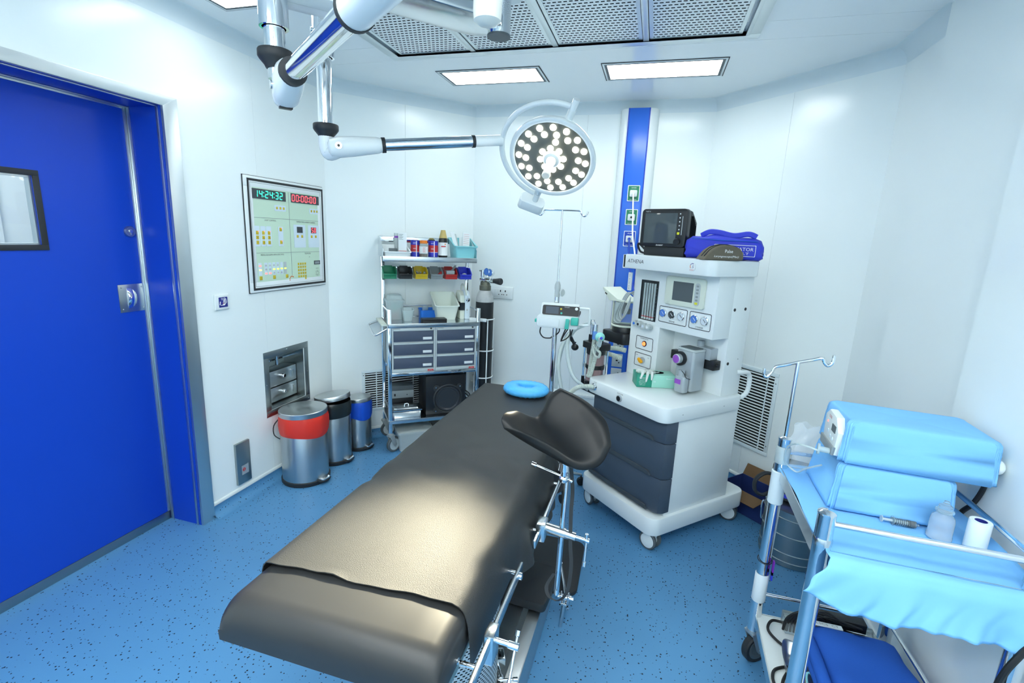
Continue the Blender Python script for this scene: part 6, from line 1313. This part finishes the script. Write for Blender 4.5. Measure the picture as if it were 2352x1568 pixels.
m = M().at(X); m.cyl((.0, -.026, .020), (.004, -.075, .020), .007, n=12); m.cyl((.004, -.072, .020), (.005, -.085, .020), .010, n=12); bb = out(m, 'clamp_screw', 'chrome', cl)
m = M(); m.loft([((-.395, 1.300, .176), .0075), ((-.385, 1.302, .176), .0075), ((-.384, 1.302, .176), .0045), ((-.318, 1.328, .176), .0045), ((-.316, 1.329, .176), .0075), ((-.302, 1.334, .176), .0075)], 12); out(m, 'tommy_bar', 'chrome', bb)
# ---- leg holder
lh = thing('leg_holder', 'black padded knee crutch on a chrome pole clamped to the table side', 'leg holder', W, (-.215, 1.50, .42))
g = [[(-.398, 1.46, 1.066), (-.343, 1.515, 1.03), (-.317, 1.548, 1.05), (-.299, 1.584, 1.097), (-.268, 1.598, 1.122)],
     [(-.412, 1.424, 1.070), (-.318, 1.475, 1.006), (-.256, 1.512, 1.000), (-.211, 1.557, 1.05), (-.172, 1.574, 1.094)],
     [(-.416, 1.401, 1.054), (-.282, 1.438, .980), (-.2, 1.465, .958), (-.143, 1.5, .994), (-.098, 1.522, 1.052)],
     [(-.402, 1.388, 1.030), (-.268, 1.412, .972), (-.165, 1.414, .924), (-.100, 1.445, .935), (-.074, 1.470, .996)]]
cols = [[Vector(p) for p in smooth(r_, 5)] for r_ in g]
G = list(zip(*[smooth([c_[k] for c_ in cols], 6) for k in range(len(cols[0]))]))
nu, nv = len(G[0]), len(G)
def Nrm(i, k):
    a = G[min(nv-1, i+1)][k]-G[max(0, i-1)][k]; b = G[i][min(nu-1, k+1)]-G[i][max(0, k-1)]; return a.cross(b).normalized()
th = .0185; V = []; m = M()
s0 = 1 if Nrm(nv//2, nu//2).z > 0 else -1
sides = []
for sg in (1, -1):
    rw = []
    for i in range(nv):
        row = []
        for k in range(nu):
            e = min(min(i, nv-1-i)/3.0, min(k, nu-1-k)/3.0, 1); row.append(G[i][k]+Nrm(i, k)*s0*sg*th*(math.sqrt(1-(1-e)**2)*.95+.05))
        rw.append(row)
    sides.append(rw)
m.grid(sides[0]); o0 = len(m.V); m.grid(sides[1])
loop = [(0, k) for k in range(nu)]+[(i, nu-1) for i in range(1, nv)]+[(nv-1, k) for k in range(nu-2, -1, -1)]+[(i, 0) for i in range(nv-2, 0, -1)]
for a, b in zip(loop, loop[1:]+loop[:1]): m.F.append((a[0]*nu+a[1], b[0]*nu+b[1], o0+b[0]*nu+b[1], o0+a[0]*nu+a[1]))
pdm = out(m, 'knee_pad', 'legvinyl', lh, ang=120); md = pdm.modifiers.new('sub', 'SUBSURF'); md.levels = 1; md.render_levels = 2
m = M(); m.cyl((-.222, 1.500, .965), (-.222, 1.508, .90), .024, n=20); m.cyl((-.222, 1.508, .90), (-.222, 1.512, .868), .018, .021, n=20); out(m, 'pad_socket', 'chrome', lh)
m = M(); m.cyl((-.222, 1.512, .868), (-.222, 1.514, .835), .0115, n=16); m.ball((-.222, 1.514, .833), .017, n=14); out(m, 'ball_joint', 'chrome', lh)
m = M(); m.loft([((-.333, 1.505, .872), .0085), ((-.318, 1.506, .868), .0085), ((-.316, 1.506, .867), .0045), ((-.205, 1.513, .833), .0045), ((-.200, 1.513, .832), .007), ((-.192, 1.514, .829), .007)], 12); out(m, 'locking_lever', 'chrome', lh)
m = M(); m.cyl((-.214, 1.528, .862), (-.214, 1.478, .415), .0092, n=18); m.cyl((-.222, 1.52, .87), (-.214, 1.528, .85), .010, n=12); out(m, 'support_pole', 'chrome', lh)
m = M(); m.cyl((-.288, 1.505, .648), (-.200, 1.500, .640), .0175, n=20); m.cyl((-.200, 1.500, .640), (-.165, 1.498, .636), .0145, n=18); m.box(-.300, -.268, 1.475, 1.535, .603, .668, .004); cp = out(m, 'rail_socket', 'satin', lh)
m = M(); m.cyl((-.165, 1.498, .636), (-.130, 1.496, .633), .0065, n=12); m.cyl((-.130, 1.496, .633), (-.118, 1.496, .632), .009, n=12); out(m, 'socket_screw', 'chrome', cp)
m = M(); m.loft([((-.128, 1.496, .656), .0065), ((-.128, 1.496, .645), .0065), ((-.128, 1.496, .643), .004), ((-.128, 1.480, .565), .004), ((-.128, 1.479, .562), .0065), ((-.128, 1.476, .548), .0065)], 12); out(m, 'tommy_bar', 'chrome', cp)
m = M(); P = smooth([(-.205, 1.500, .93), (-.190, 1.517, .80), (-.188, 1.508, .72), (-.180, 1.49, .61), (-.170, 1.476, .538), (-.174, 1.456, .458), (-.197, 1.444, .424), (-.230, 1.438, .430), (-.245, 1.45, .46), (-.225, 1.47, .50)], 7); m.grid([[tuple(p+Vector((-.006, -.002, 0))) for p in P], [tuple(p+Vector((.006, .002, 0))) for p in P]]); out(m, 'fastening_strap', 'rubber', lh, solid=.002)
# ---- things beside the base
t = thing('arm_board', 'black rounded board lying on floor beside the table base', 'board', W, (-.33, 2.12, 0))
m = M(); m.at(Matrix.Translation((-.33, 2.12, 0)) @ Matrix.Rotation(R(2), 4, 'Z')).rbox(-.15, .130, -.14, .28, .001, .022, .05, 'z', .006); out(m, 'board_pad', 'rubber', t)
m = M(); m.cyl((-.30, 2.15, .05), (-.215, 1.86, .045), .007, n=12); m.cyl((-.30, 2.15, .05), (-.30, 2.15, .022), .010, n=12); out(m, 'board_rod', 'chrome', t)
t = thing('seat_plate', 'black padded plate resting on the steel table base', 'plate', W, (-.38, 1.80, .154))
m = M(); m.at(Matrix.Translation((-.375, 1.80, .154)) @ Matrix.Rotation(R(-4), 4, 'Z')).rbox(-.10, .10, -.125, .13, .0, .040, .022, 'z', .008); out(m, 'plate_pad', 'rubber', t)
t = thing('rod_socket', 'small chrome socket clamp with round rod standing on floor at table base', 'socket clamp', W, (-.234, 1.802, 0))
m = M(); m.cyl((-.234, 1.802, .001), (-.226, 1.815, .135), .0085, n=14); out(m, 'rod', 'satin', t)
m = M(); m.box(-.246, -.206, 1.80, 1.832, .104, .112, .001); m.box(-.246, -.238, 1.80, 1.832, .104, .150, .001); m.box(-.214, -.206, 1.80, 1.832, .104, .150, .001); m.cyl((-.255, 1.816, .135), (-.198, 1.816, .135), .012, n=14); m.cyl((-.198, 1.816, .135), (-.188, 1.816, .135), .008, n=6); out(m, 'socket_clamp', 'chrome', t)
# ---- sky-blue wrapped head ring
t = thing('head_ring', 'ring cushion wrapped in shiny sky blue plastic at table head', 'head ring', W, (-.615, 2.535, .768))
rows = []; NA, NB = 64, 16
for i in range(NA):
    a = 2*math.pi*i/NA; row = []
    for k in range(NB):
        b = 2*math.pi*k/NB; w_ = 1+.05*math.sin(23*a+3*b)+.04*math.sin(37*a-2*b); rr_ = .072+.043*math.cos(b)*w_
        z = .798+.028*math.sin(b)*w_
        if rr_ < .045: rr_ = .040
        row.append((-.615+rr_*1.12*math.cos(a), 2.535+rr_*.92*math.sin(a), max(.7685, z)))
    rows.append(row)
m = M(); m.grid(rows, closed=True, closev=True); out(m, 'wrapped_ring', 'wrap', t, ang=120)
m = M(); m.add([(-.615+.05*math.cos(2*math.pi*k/30), 2.535+.042*math.sin(2*math.pi*k/30), .800+.003*math.sin(k*1.3)) for k in range(30)]+[(-.615, 2.535, .788)], [(k, (k+1) % 30, 30) for k in range(30)]); out(m, 'wrap_centre', 'wrap', t, ang=120)

# ================================================================ STEEL DRUM, BAG AND CARTON BY THE RIGHT WALL
t = thing('steel_drum', 'ridged steel sterilising drum on the floor behind right trolley', 'drum', W, (.865, 2.715, 0)); D0 = Matrix.Translation((.865, 2.715, 0))
prof = [(.150, .001), (.157, .004)]
for z in (.03, .075, .17, .262): prof += [(.157, z-.004), (.1605, z-.001), (.1605, z+.001), (.157, z+.004)]
prof += [(.157, .295), (.160, .297), (.160, .303), (.150, .305), (0, .305)]
m = M().at(D0); m.lathe(prof, 64); out(m, 'drum_body', 'steeld', t)
m = M(); m.tube(smooth([(.715, 2.70, .29), (.690, 2.69, .30), (.683, 2.69, .27), (.688, 2.69, .20), (.706, 2.70, .19)], 5), .004, 8); out(m, 'drum_handle', 'chrome', t)
t = thing('black_bag', 'black bag with blue bands standing on the ridged steel drum', 'bag', W, (.85, 2.74, .305)); B0 = Matrix.Translation((.85, 2.74, 0)) @ Matrix.Rotation(R(-20), 4, 'Z')
m = M().at(B0); m.rbox(-.125, .135, -.07, .09, .306, .500, .05, 'z', .02); out(m, 'bag_body', 'rubber', t)
for z in (.33, .425):
    m = M().at(B0); rows = [[(x, y, zz) for x, y in rrect(-.127, .137, -.072, .092, .051, 6)] for zz in (z, z+.022)]; m.grid(rows, closed=True); out(m, 'blue_band', 'bblue', t)
m = M().at(B0); m.tube(smooth([(-.11, -.06, .44), (-.15, -.10, .45), (-.185, -.125, .41), (-.18, -.125, .35), (-.145, -.11, .33), (-.11, -.06, .34)], 6), .013, 8, sq=.7); out(m, 'carry_loop', 'rubber', t)
t = thing('open_carton', 'open cardboard carton with dark blue print behind the anaesthesia machine', 'carton', W, (.74, 3.15, 0)); K0 = Matrix.Translation((.735, 3.15, 0)) @ Matrix.Rotation(R(-44), 4, 'Z')
m = M().at(K0); m.box(-.15, .15, -.11, -.106, .002, .15); m.box(-.15, .15, .106, .11, .002, .15); m.box(-.15, -.146, -.106, .106, .002, .15); m.box(.146, .15, -.106, .106, .002, .15); m.box(-.15, .15, -.11, .11, .001, .004); cb = out(m, 'carton_box', 'darkbox', t)
m = M().at(K0); m.add([(-.15, .11, .15), (.15, .11, .15), (.15, .15, .215), (-.15, .15, .215)], [(0, 1, 2, 3)]); out(m, 'raised_flap', 'brown', t, solid=.003)
m = M().at(K0); m.add([(.15, -.11, .15), (.15, .11, .15), (.245, .13, .215), (.245, -.10, .215)], [(0, 1, 2, 3)]); out(m, 'side_flap', 'darkbox', t, solid=.003)
m = M().at(K0); m.add([(-.15, -.11, .15), (.15, -.11, .15), (.14, -.20, .125), (-.13, -.20, .125)], [(0, 1, 2, 3)]); out(m, 'front_flap', 'brown', t, solid=.003)

# ================================================================ INSTRUMENT TROLLEY ON THE RIGHT
t = thing('instrument_trolley', 'chrome two-tier instrument trolley with draped top at lower right', 'trolley', W, (.72, 1.60, 0))
PX = {'bl': (.515, 1.868), 'fl': (.497, 1.345), 'br': (.945, 1.868), 'fr': (.945, 1.330)}
for k, (x, y) in PX.items():
    m = M(); m.lathe([(.0215, .155), (.0215, .948), (.0225, .950), (.0225, .956), (.016, .961), (.006, .963), (0, .963)], 28); m.V = [v+Vector((x, y, 0)) for v in m.V]; ps = out(m, 'post', 'chrome', t)
    m = M(); m.lathe([(.0235, .866), (.0235, .880), (.0215, .886)], 24, False); m.V = [v+Vector((x, y, 0)) for v in m.V]; out(m, 'post_collar', 'satin', ps)
    az = {'bl': 215, 'fl': 200, 'br': 30, 'fr': 60}[k]; caster(t, x, y, .062, .030, az, .156, 'castmetal', 'rubber', 'greyd')
def wrap(x, y, z0, z1, mt, nm, r=.0245):
    m = M(); m.lathe([(.0222, z0), (r, z0+.004), (r*.985, (z0+z1)/2), (r, z1-.004), (.0222, z1)], 24, False); m.V = [v+Vector((x, y, 0)) for v in m.V]; return out(m, nm, mt, t)
wrap(*PX['bl'], .700, .83, 'coving', 'post_sleeve', .026); wrap(*PX['bl'], .285, .405, 'paper', 'tape_wrap'); wrap(*PX['bl'], .86, .925, 'tube', 'clear_tape_wrap', .024)
def rail(a, b, z, r=.0085, nm='rail'):
    m = M(); m.cyl((*PX[a], z), (*PX[b], z), r, n=16); return out(m, nm, 'chrome', t)
rail('fl', 'fr', .925); rail('bl', 'br', .905); rail('br', 'fr', .925); rail('bl', 'br', .315, .007); rail('br', 'fr', .315, .007)
def tr_tray(z, mt, lip, nm, lm):
    q = [PX['fl'], PX['fr'], PX['br'], PX['bl']]; m = M(); m.prism(q, z-.006, z); sh = out(m, nm, mt, t); m = M()
    for a, b in zip(q, q[1:]+q[:1]):
        a, b = Vector((*a, 0)), Vector((*b, 0)); d = (b-a).normalized(); n_ = Vector((d.y, -d.x, 0))
        m.add([tuple(p+n_*o+Vector((0, 0, zz))) for zz in (z-.034, z+lip) for p, o in ((a, .0), (b, .0), (b, .003), (a, .003))], [(0, 1, 2, 3), (4, 5, 6, 7), (0, 1, 5, 4), (1, 2, 6, 5), (2, 3, 7, 6), (3, 0, 4, 7)])
    out(m, nm+'_edge', lm, sh); return sh
tr_tray(.835, 'steel', .014, 'top_tray', 'satin'); tr_tray(.222, 'whitep', .004, 'lower_shelf', 'satin')
m = M(); m.box(.53, .93, 1.60, 1.62, .190, .217); out(m, 'shelf_brace', 'steeld', t)
x, y = PX['bl']; m = M(); m.cyl((x, y, .955), (x, y, 1.238), .0065, n=14); dr = out(m, 'drip_rod', 'chrome', t)
for s_, dx, dz in ((-1, -.088, -.035), (1, .082, .028)):
    m = M(); d = Vector((dx, -.01*s_, dz)).normalized(); b0 = Vector((x, y, 1.237)); e = b0+d*.072; m.tube(smooth([b0, b0+d*.04, e, e+d*.010+Vector((0, 0, -.018)), e+d*.022+Vector((0, 0, -.030)), e+d*.034+Vector((0, 0, -.022)), e+d*.036+Vector((0, 0, .004))], 6), .0055, 10); out(m, 'drip_hook', 'chrome', dr)
t2 = thing('tagged_strip', 'purple and blue strip tied with black cord on trolley post', 'strip', W, (.545, 1.862, .45)); m = M(); m.box(.541, .546, 1.848, 1.862, .412, .470); out(m, 'purple_half', 'magenta', t2); m = M(); m.box(.541, .546, 1.848, 1.862, .405, .440, .0); m.V = [v+Vector((0, 0, -.015)) for v in m.V]; out(m, 'blue_half', 'bblue', t2)
m = M(); m.tube([(x+.0245*math.cos(a), y+.0245*math.sin(a), .462+.006*math.sin(a)) for a in [k*math.pi/12 for k in range(24)]], .0016, 6, closed=True); out(m, 'tie_cord', 'cable', t2)
# ---- drape over the top tray
ZT = .846
rg = random.Random(2); rows = []; NX_, NY_ = 60, 56
def dr_top(u, v):
    """u 0..1 along x, v: -1..0 front hang, 0..1 top"""
    x = .508+(.962-.508)*u
    if v >= 0: 
        y = 1.312+(1.900-1.312)*v; z = ZT+.0012*math.sin(30*x+4*y)+.0015*math.sin(21*y+9*x); 
        
        if u < .09: x -= .006*math.sin(y*14)
        re_ = max(0, (u-.955)/.045); z += .026*re_*(.6+.4*math.sin(y*9))
        return (x, y, z)
    s_ = -v; hem = .128+.007*math.sin(7*u+.4)-.045*max(0, .14-u)/.14+.014*u
    fold = .006*math.sin(u*19+1.5)+.005*math.sin(u*33+s_*3)+.006*math.sin(u*9-3*s_)+.003*math.sin(u*70+9*s_)*s_
    x2 = x-.055*s_*max(0, .18-u)/.18
    return (x2+.004*math.sin(9*s_+u*7), 1.312-.010*math.sin(min(1, s_*4)*math.pi/2)-fold*s_-.012*s_, ZT-.004-hem*s_+(.004 if s_ < .05 else 0))
vs = [-1+k/18 for k in range(18)]+[k/38 for k in range(39)]
m = M(); m.grid([[dr_top(k/NX_, v) for k in range(NX_+1)] for v in vs]); out(m, 'surgical_drape', 'drape', None, W, (.72, 1.6, ZT), 'light blue drape spread over the trolley top and hanging in front', 'drape', ang=120, solid=.0012)
# ---- draped lower block
def cloth_block(name, x0, x1, y0, y1, z0, z1, rot, piv, amp, label, flare=.0, seed=1, tilt=0, r=.03):
    rows = []; n = 120; X = Matrix.Translation(piv) @ Matrix.Rotation(R(rot), 4, 'Z') @ Matrix.Rotation(R(tilt), 4, 'Y') @ Matrix.Translation((-piv[0], -piv[1], -piv[2]))
    base = rrect(x0, x1, y0, y1, r, 29); cx__, cy__ = (x0+x1)/2, (y0+y1)/2
    N = len(base); rd = random.Random(seed); ph = [rd.uniform(0, 6.28) for _ in range(8)]
    for kz, (f, ins) in enumerate(((0, 0), (.12, 0), (.25, 0), (.4, 0), (.55, 0), (.7, 0), (.82, 0), (.92, .002), (.97, .006), (1.0, .014))):
        row = []
        for i, (x, y) in enumerate(base):
            a = i/N*6.283; fold = amp*(1-f*.75)*(math.sin(7*a+ph[0])+.8*math.sin(11*a+ph[1]+f)+.6*math.sin(19*a+ph[2]+2*f))+.0015*math.sin(40*a+6*f)
            d = Vector((x-cx__, y-cy__)); d.normalize(); k = flare*(1-f)**1.5+fold-ins
            row.append((x+d.x*k, y+d.y*k, z0+(z1-z0)*f+(amp*.7*math.sin(5*a+ph[3])+amp*.4*math.sin(13*a+ph[4])+amp*.8 if kz == 0 else 0)))
        rows.append(row)
    for s_ in (.8, .55, .3, .08):
        rows.append([(cx__+(x-cx__)*s_, cy__+(y-cy__)*s_, z1+.002+.0025*math.sin(30*x+ph[5])*math.sin(24*y+ph[6])) for x, y in base])
    m = M().at(X); m.grid(rows, closed=True); m.F.append(tuple(len(rows)*N-N+i for i in range(N))); m.F.append(tuple(range(N))[::-1]); return m
m = cloth_block('lower', .600, .895, 1.585, 1.83, ZT+.003, .995, -3, (.75, 1.7, .85), .005, '', .012, 4, r=.018)
out(m, 'draped_equipment', 'drape', None, W, (.75, 1.70, ZT), 'lower blue-draped block standing on the draped trolley', 'draped equipment', ang=120)
t = thing('suction_pump', 'blue-draped suction pump with exposed control end on top of the stack', 'pump', W, (.78, 1.70, .998))
m = cloth_block('upper', .603, .975, 1.585, 1.815, 1.0, 1.128, -3, (.78, 1.7, 1.0), .0035, '', .006, 9, 1.0, .02); out(m, 'pump_drape', 'drape', t, ang=120)
UX = Matrix.Translation((.78, 1.7, 1.0)) @ Matrix.Rotation(R(-3), 4, 'Z') @ Matrix.Rotation(R(1), 4, 'Y') @ Matrix.Translation((-.78, -1.7, -1.0))
m = M().at(UX); m.prism([(1.612, 1.005), (1.70, 1.005), (1.735, 1.03), (1.745, 1.10), (1.715, 1.122), (1.64, 1.118), (1.600, 1.08)], .585, .612, .006, 'x'); cp = out(m, 'control_end', 'whitep', t)
fx2 = UX; xd2, yd2 = Vector((0, -1, 0)), Vector((0, 0, 1))
m = M().at(UX); m.prism([(1.612, 1.004), (1.735, 1.004), (1.74, 1.032), (1.606, 1.032)], .580, .590, .003, 'x'); out(m, 'control_base', 'grey', cp)
m = M().at(UX); m.rbox(.5835, .586, 1.622, 1.660, 1.070, 1.092, .002, 'x'); out(m, 'display', 'greyd', cp)
m = M().at(UX); text(m, 'COOK', (.5846, 1.69, 1.104), xd2, yd2, .030, .009); out(m, 'maker_lettering', 'inkred', cp)
m = M().at(UX); m.ball((.5848, 1.708, 1.084), .004, .5, 1, 1, 10); out(m, 'power_lamp', 'ledred', cp)
for yy, zz in ((1.690, 1.058), (1.663, 1.050), (1.640, 1.048)):
    m = M().at(UX); m.cyl((.5838, yy, zz), (.586, yy, zz), .006, n=14); out(m, 'round_key', 'keyplate', cp)
m = M().at(UX); m.cyl((.590, 1.625, 1.012), (.555, 1.63, 1.012), .009, n=14); m.cyl((.555, 1.63, 1.012), (.549, 1.631, 1.012), .017, n=18); out(m, 'suction_port', 'milky', cp)
m = M().at(UX); m.ball((.985, 1.62, 1.05), .022, .8, 1, 1, 16); out(m, 'side_knob', 'white', t)
m = M(); m.tube(smooth([(.55, 1.632, 1.012), (.52, 1.65, 1.015), (.50, 1.70, 1.00), (.495, 1.76, .96), (.505, 1.80, .90), (.53, 1.82, .868), (.55, 1.80, .862), (.56, 1.75, .90), (.585, 1.70, .94)], 8), .0032, 8); out(m, 'suction_line', 'tube', None, W, (.55, 1.80, .862), 'thin clear tube curling from the suction pump to the trolley', 'tube')
t = thing('plastic_bag', 'crumpled clear plastic bag behind the draped suction pump', 'plastic bag', W, (.585, 1.87, ZT))
rows = []; rd = random.Random(8)
for i in range(11):
    f = i/10; rows.append([(.585+(.055-.02*abs(f-.5))*math.cos(a)*(1+.2*math.sin(3*a+5*f))+.01*math.sin(9*f), 1.868+.018*math.sin(a)*(1+.3*math.sin(5*a+7*f)), ZT+.003+.165*f+.01*math.sin(4*a+f*6)*f) for a in [2*math.pi*k/26 for k in range(26)]])
m = M(); m.grid(rows, closed=True); out(m, 'bag_film', 'film', t, ang=10)
# bottle, tape roll, syringe
t = thing('saline_bottle', 'clear soft plastic saline bottle standing on the blue drape', 'bottle', W, (.838, 1.518, ZT+.003)); B0 = Matrix.Translation((.838, 1.518, ZT+.003))
m = M().at(B0); m.lathe([(.026, 0), (.029, .003), (.029, .010), (.0275, .013), (.0275, .055), (.025, .066), (.016, .076), (.014, .082), (0, .082)], 36); out(m, 'bottle_body', 'milkyclear', t)
m = M().at(B0); m.lathe([(.020, .080), (.0215, .082), (.0215, .086), (.016, .090), (.0155, .098), (.008, .104), (.006, .112), (0, .113)], 30); out(m, 'bottle_cap', 'clearp', t)
m = M().at(B0 @ Matrix.Translation((.905-.838, 1.488-1.518, 0))); m.lathe([(.0135, 0), (.0235, 0), (.0245, .002), (.0245, .083), (.0235, .085), (.0135, .085), (.0135, 0)], 32, False); tp = out(m, 'tape_roll', 'paper', None, W, (.905, 1.488, ZT+.003), 'tall white adhesive tape roll standing beside the saline bottle', 'tape roll')
m = M().at(Matrix.Translation((.905, 1.488, ZT+.003))); m.lathe([(.0134, .001), (.0134, .0845)], 28, False); out(m, 'core_print', 'inkblue', tp)
t = thing('syringe', 'grey-tipped clear syringe lying on the drape beside the saline bottle', 'syringe', W, (.76, 1.555, ZT+.003)); sa, sb = Vector((.712, 1.556, ZT+.0145)), Vector((.802, 1.553, ZT+.0125)); sdv = (sb-sa).normalized(); Q = zmat(sa, sdv)
m = M().at(Q); m.lathe([(.0095, .028), (.0095, .085), (.003, .088), (.003, .094), (0, .094)], 22); m.lathe([(.014, .0275), (.014, .029), (0, .029)], 22); out(m, 'barrel', 'clearp', t)
m = M().at(Q); m.lathe([(.010, 0), (.010, .002), (.004, .003), (.004, .070), (0, .070)], 18); out(m, 'plunger', 'lgrey', t)
m = M().at(Q); m.lathe([(.0088, .066), (.0088, .082), (0, .084)], 18); out(m, 'plunger_seal', 'rubber', t)
m = M().at(Q)
for k in range(8): m.lathe([(.0096, .034+.005*k), (.0096, .0352+.005*k)], 18, False)
out(m, 'scale_marks', 'ink', t)
# ---- lower shelf contents
ZB = .223
t = thing('kidney_tray', 'steel kidney tray of instruments on the trolley lower shelf', 'kidney tray', W, (.60, 1.60, ZB))
def kid(s_): return [(.60+s_*(.055+.012*math.cos(2*a))*math.cos(a)+.018*math.cos(2*a)*s_, 1.60+s_*.105*math.sin(a)) for a in [2*math.pi*k/40 for k in range(40)]]
rows = [[(x_, y_, z) for x_, y_ in kid(s_)] for s_, z in ((.02, ZB+.002), (.72, ZB+.001), (.82, ZB+.006), (.97, ZB+.040), (1.03, ZB+.044), (1.03, ZB+.046), (.96, ZB+.043), (.80, ZB+.009), (.70, ZB+.004), (.02, ZB+.005))]
m = M(); m.grid(rows, closed=True); out(m, 'tray_bowl', 'steel', t, ang=50)
for k, (a, b, c_) in enumerate((((.585, 1.56, ZB+.014), (.600, 1.66, ZB+.052), 'steel forceps leaning in the kidney tray'), ((.602, 1.55, ZB+.014), (.625, 1.655, ZB+.052), 'second steel instrument leaning beside the forceps'))):
    tt = thing('forceps', c_, 'forceps', W, a)
    for o in (-.004, .004):
        m = M(); m.tube([Vector(a)+Vector((o*1.5, 0, 0)), Vector(a).lerp(Vector(b), .5)+Vector((o, 0, 0)), Vector(b)+Vector((o*.2, 0, 0))], [.002, .003, .0015], 8); out(m, 'blade', 'satin', tt)
tt = thing('scissors', 'scissors with turquoise loop handles lying in the kidney tray', 'scissors', W, (.632, 1.57, ZB+.012))
m = M(); m.tube([(.626, 1.66, ZB+.05), (.630, 1.60, ZB+.03)], .003, 8); out(m, 'blades', 'satin', tt)
for dx in (-.010, .012):
    m = M(); m.tube([(.634+dx+.011*math.cos(a), 1.565+.026*math.sin(a), ZB+.020+.012*math.sin(a)) for a in [k*math.pi/10 for k in range(20)]], .0035, 8, closed=True); out(m, 'loop_handle', 'aqua', tt)
t = thing('folded_cloth', 'folded dark blue cloth bundle taped shut on the trolley lower shelf', 'cloth bundle', W, (.80, 1.62, ZB))
rows = []
for i, f in enumerate([0, .03, .08, .16, .26, .36, .44, .5, .56, .64, .74, .84, .92, .97, 1]):
    row = []
    for k in range(29):
        v = k/28; wx = .150*(1-.04*math.cos(9*f)); px = .795-wx+2*wx*f; py = 1.455+.34*v
        h_ = .105*(1-abs(2*v-1)**5)**.5*(1-abs(2*f-1)**6)**.5; row.append((px+.006*math.sin(7*v), py-.05*(f-.5)*0, ZB+.003+h_*(1+.05*math.sin(9*v+5*f))+.05*h_/.105*0))
    rows.append(row)
m = M(); m.grid(rows); low = [[(p[0], p[1], ZB+.002) for p in r_] for r_ in (rows[0], rows[-1])]
m.grid(low); cb = out(m, 'cloth', 'scrub', t, ang=120)
for k, z in enumerate((.045, .075)):
    m = M(); m.tube(smooth([(.652, 1.47, ZB+z*.5), (.642, 1.55, ZB+z), (.642, 1.70, ZB+z), (.650, 1.78, ZB+z*.5)], 6), .020, 10, sq=1.0); out(m, 'fold_roll', 'scrub', cb, ang=120)
m = M(); m.box(.668, .760, 1.742, 1.762, ZB+.101, ZB+.104); m.V = [Vector((v.x, v.y, v.z+.0)) for v in m.V]; tpz = out(m, 'white_tape', 'paper', t)
m = M(); m.add([(.79, 1.79, ZB+.072), (.83, 1.79, ZB+.072), (.83, 1.735, ZB+.110), (.79, 1.735, ZB+.110)], [(0, 1, 2, 3)]); out(m, 'white_tape', 'paper', t, solid=.001)
m = M(); text(m, 'LSCS  CT', (.714, 1.752, ZB+.1045), (1, 0, 0), (0, 1, 0), .07, .010); out(m, 'tape_lettering', 'inkgrey', tpz)
t = thing('power_adaptor', 'black power adaptor with tangled leads at back of the lower shelf', 'adaptor', W, (.80, 1.83, ZB))
m = M(); m.box(.70, .86, 1.805, 1.850, ZB+.05, ZB+.095, .006); out(m, 'adaptor_case', 'black', t)
m = M(); m.box(.60, .90, 1.79, 1.86, ZB+.001, ZB+.05, .003); out(m, 'clear_box', 'clearp', t)
for k in range(7):
    m = M(); a = .09*k; m.tube(smooth([(.72+.02*k, 1.80, ZB+.08), (.70+.015*k, 1.785, ZB+.10), (.64+.012*k, 1.78, ZB+.115+.01*(k % 3)), (.60+.01*k, 1.79, ZB+.07), (.595+.012*k, 1.80, ZB+.01)], 7), .0045, 8); out(m, 'lead', 'cable', t)
for k, (pts, lab) in enumerate((([(.60, 1.70, ZB+.006), (.56, 1.74, ZB+.007), (.54, 1.78, ZB+.012), (.56, 1.82, ZB+.02), (.60, 1.825, ZB+.02), (.65, 1.80, ZB+.04), (.70, 1.79, ZB+.06)], 'black cable curving over the back left of lower shelf'), ([(.515, 1.50, ZB+.006), (.512, 1.56, ZB+.006), (.53, 1.60, ZB+.006), (.575, 1.62, ZB-.0+.006), (.54, 1.55, ZB+.006), (.52, 1.45, ZB+.006), (.53, 1.40, ZB+.006)], 'black cable looped in front of the kidney tray'))):
    m = M(); m.tube(smooth(pts, 8), .005, 10); out(m, 'cable', 'cable', None, W, pts[0], lab, 'cable')
m = M(); m.tube(smooth([(.97, 1.36, .835), (.955, 1.305, .80), (.935, 1.29, .73), (.905, 1.285, .655), (.900, 1.29, .58), (.925, 1.30, .50), (.93, 1.31, .40), (.93, 1.33, .26)], 8), .0075, 10); out(m, 'power_cable', 'cable', None, W, (.93, 1.33, .26), 'thick black cable hanging down the front right trolley corner', 'cable')
for dy in (0,):
    m = M(); m.tube(smooth([(.985, 1.64, 1.02), (.995, 1.66, .96), (.985, 1.67, .90), (.975, 1.70, .84), (.97, 1.72, .70)], 7), .007, 10); out(m, 'power_cable', 'cable', None, W, (.97, 1.72, .70), 'black cable dropping behind trolley from the suction pump', 'cable')
m = M(); m.tube(smooth([(.89, 1.42, ZB+.09), (.915, 1.40, ZB+.05), (.935, 1.37, ZB+.008)], 6), .008, 10); out(m, 'white_rod', 'paper', None, W, (.935, 1.37, ZB+.008), 'short white rod leaning at the front of lower shelf', 'rod')
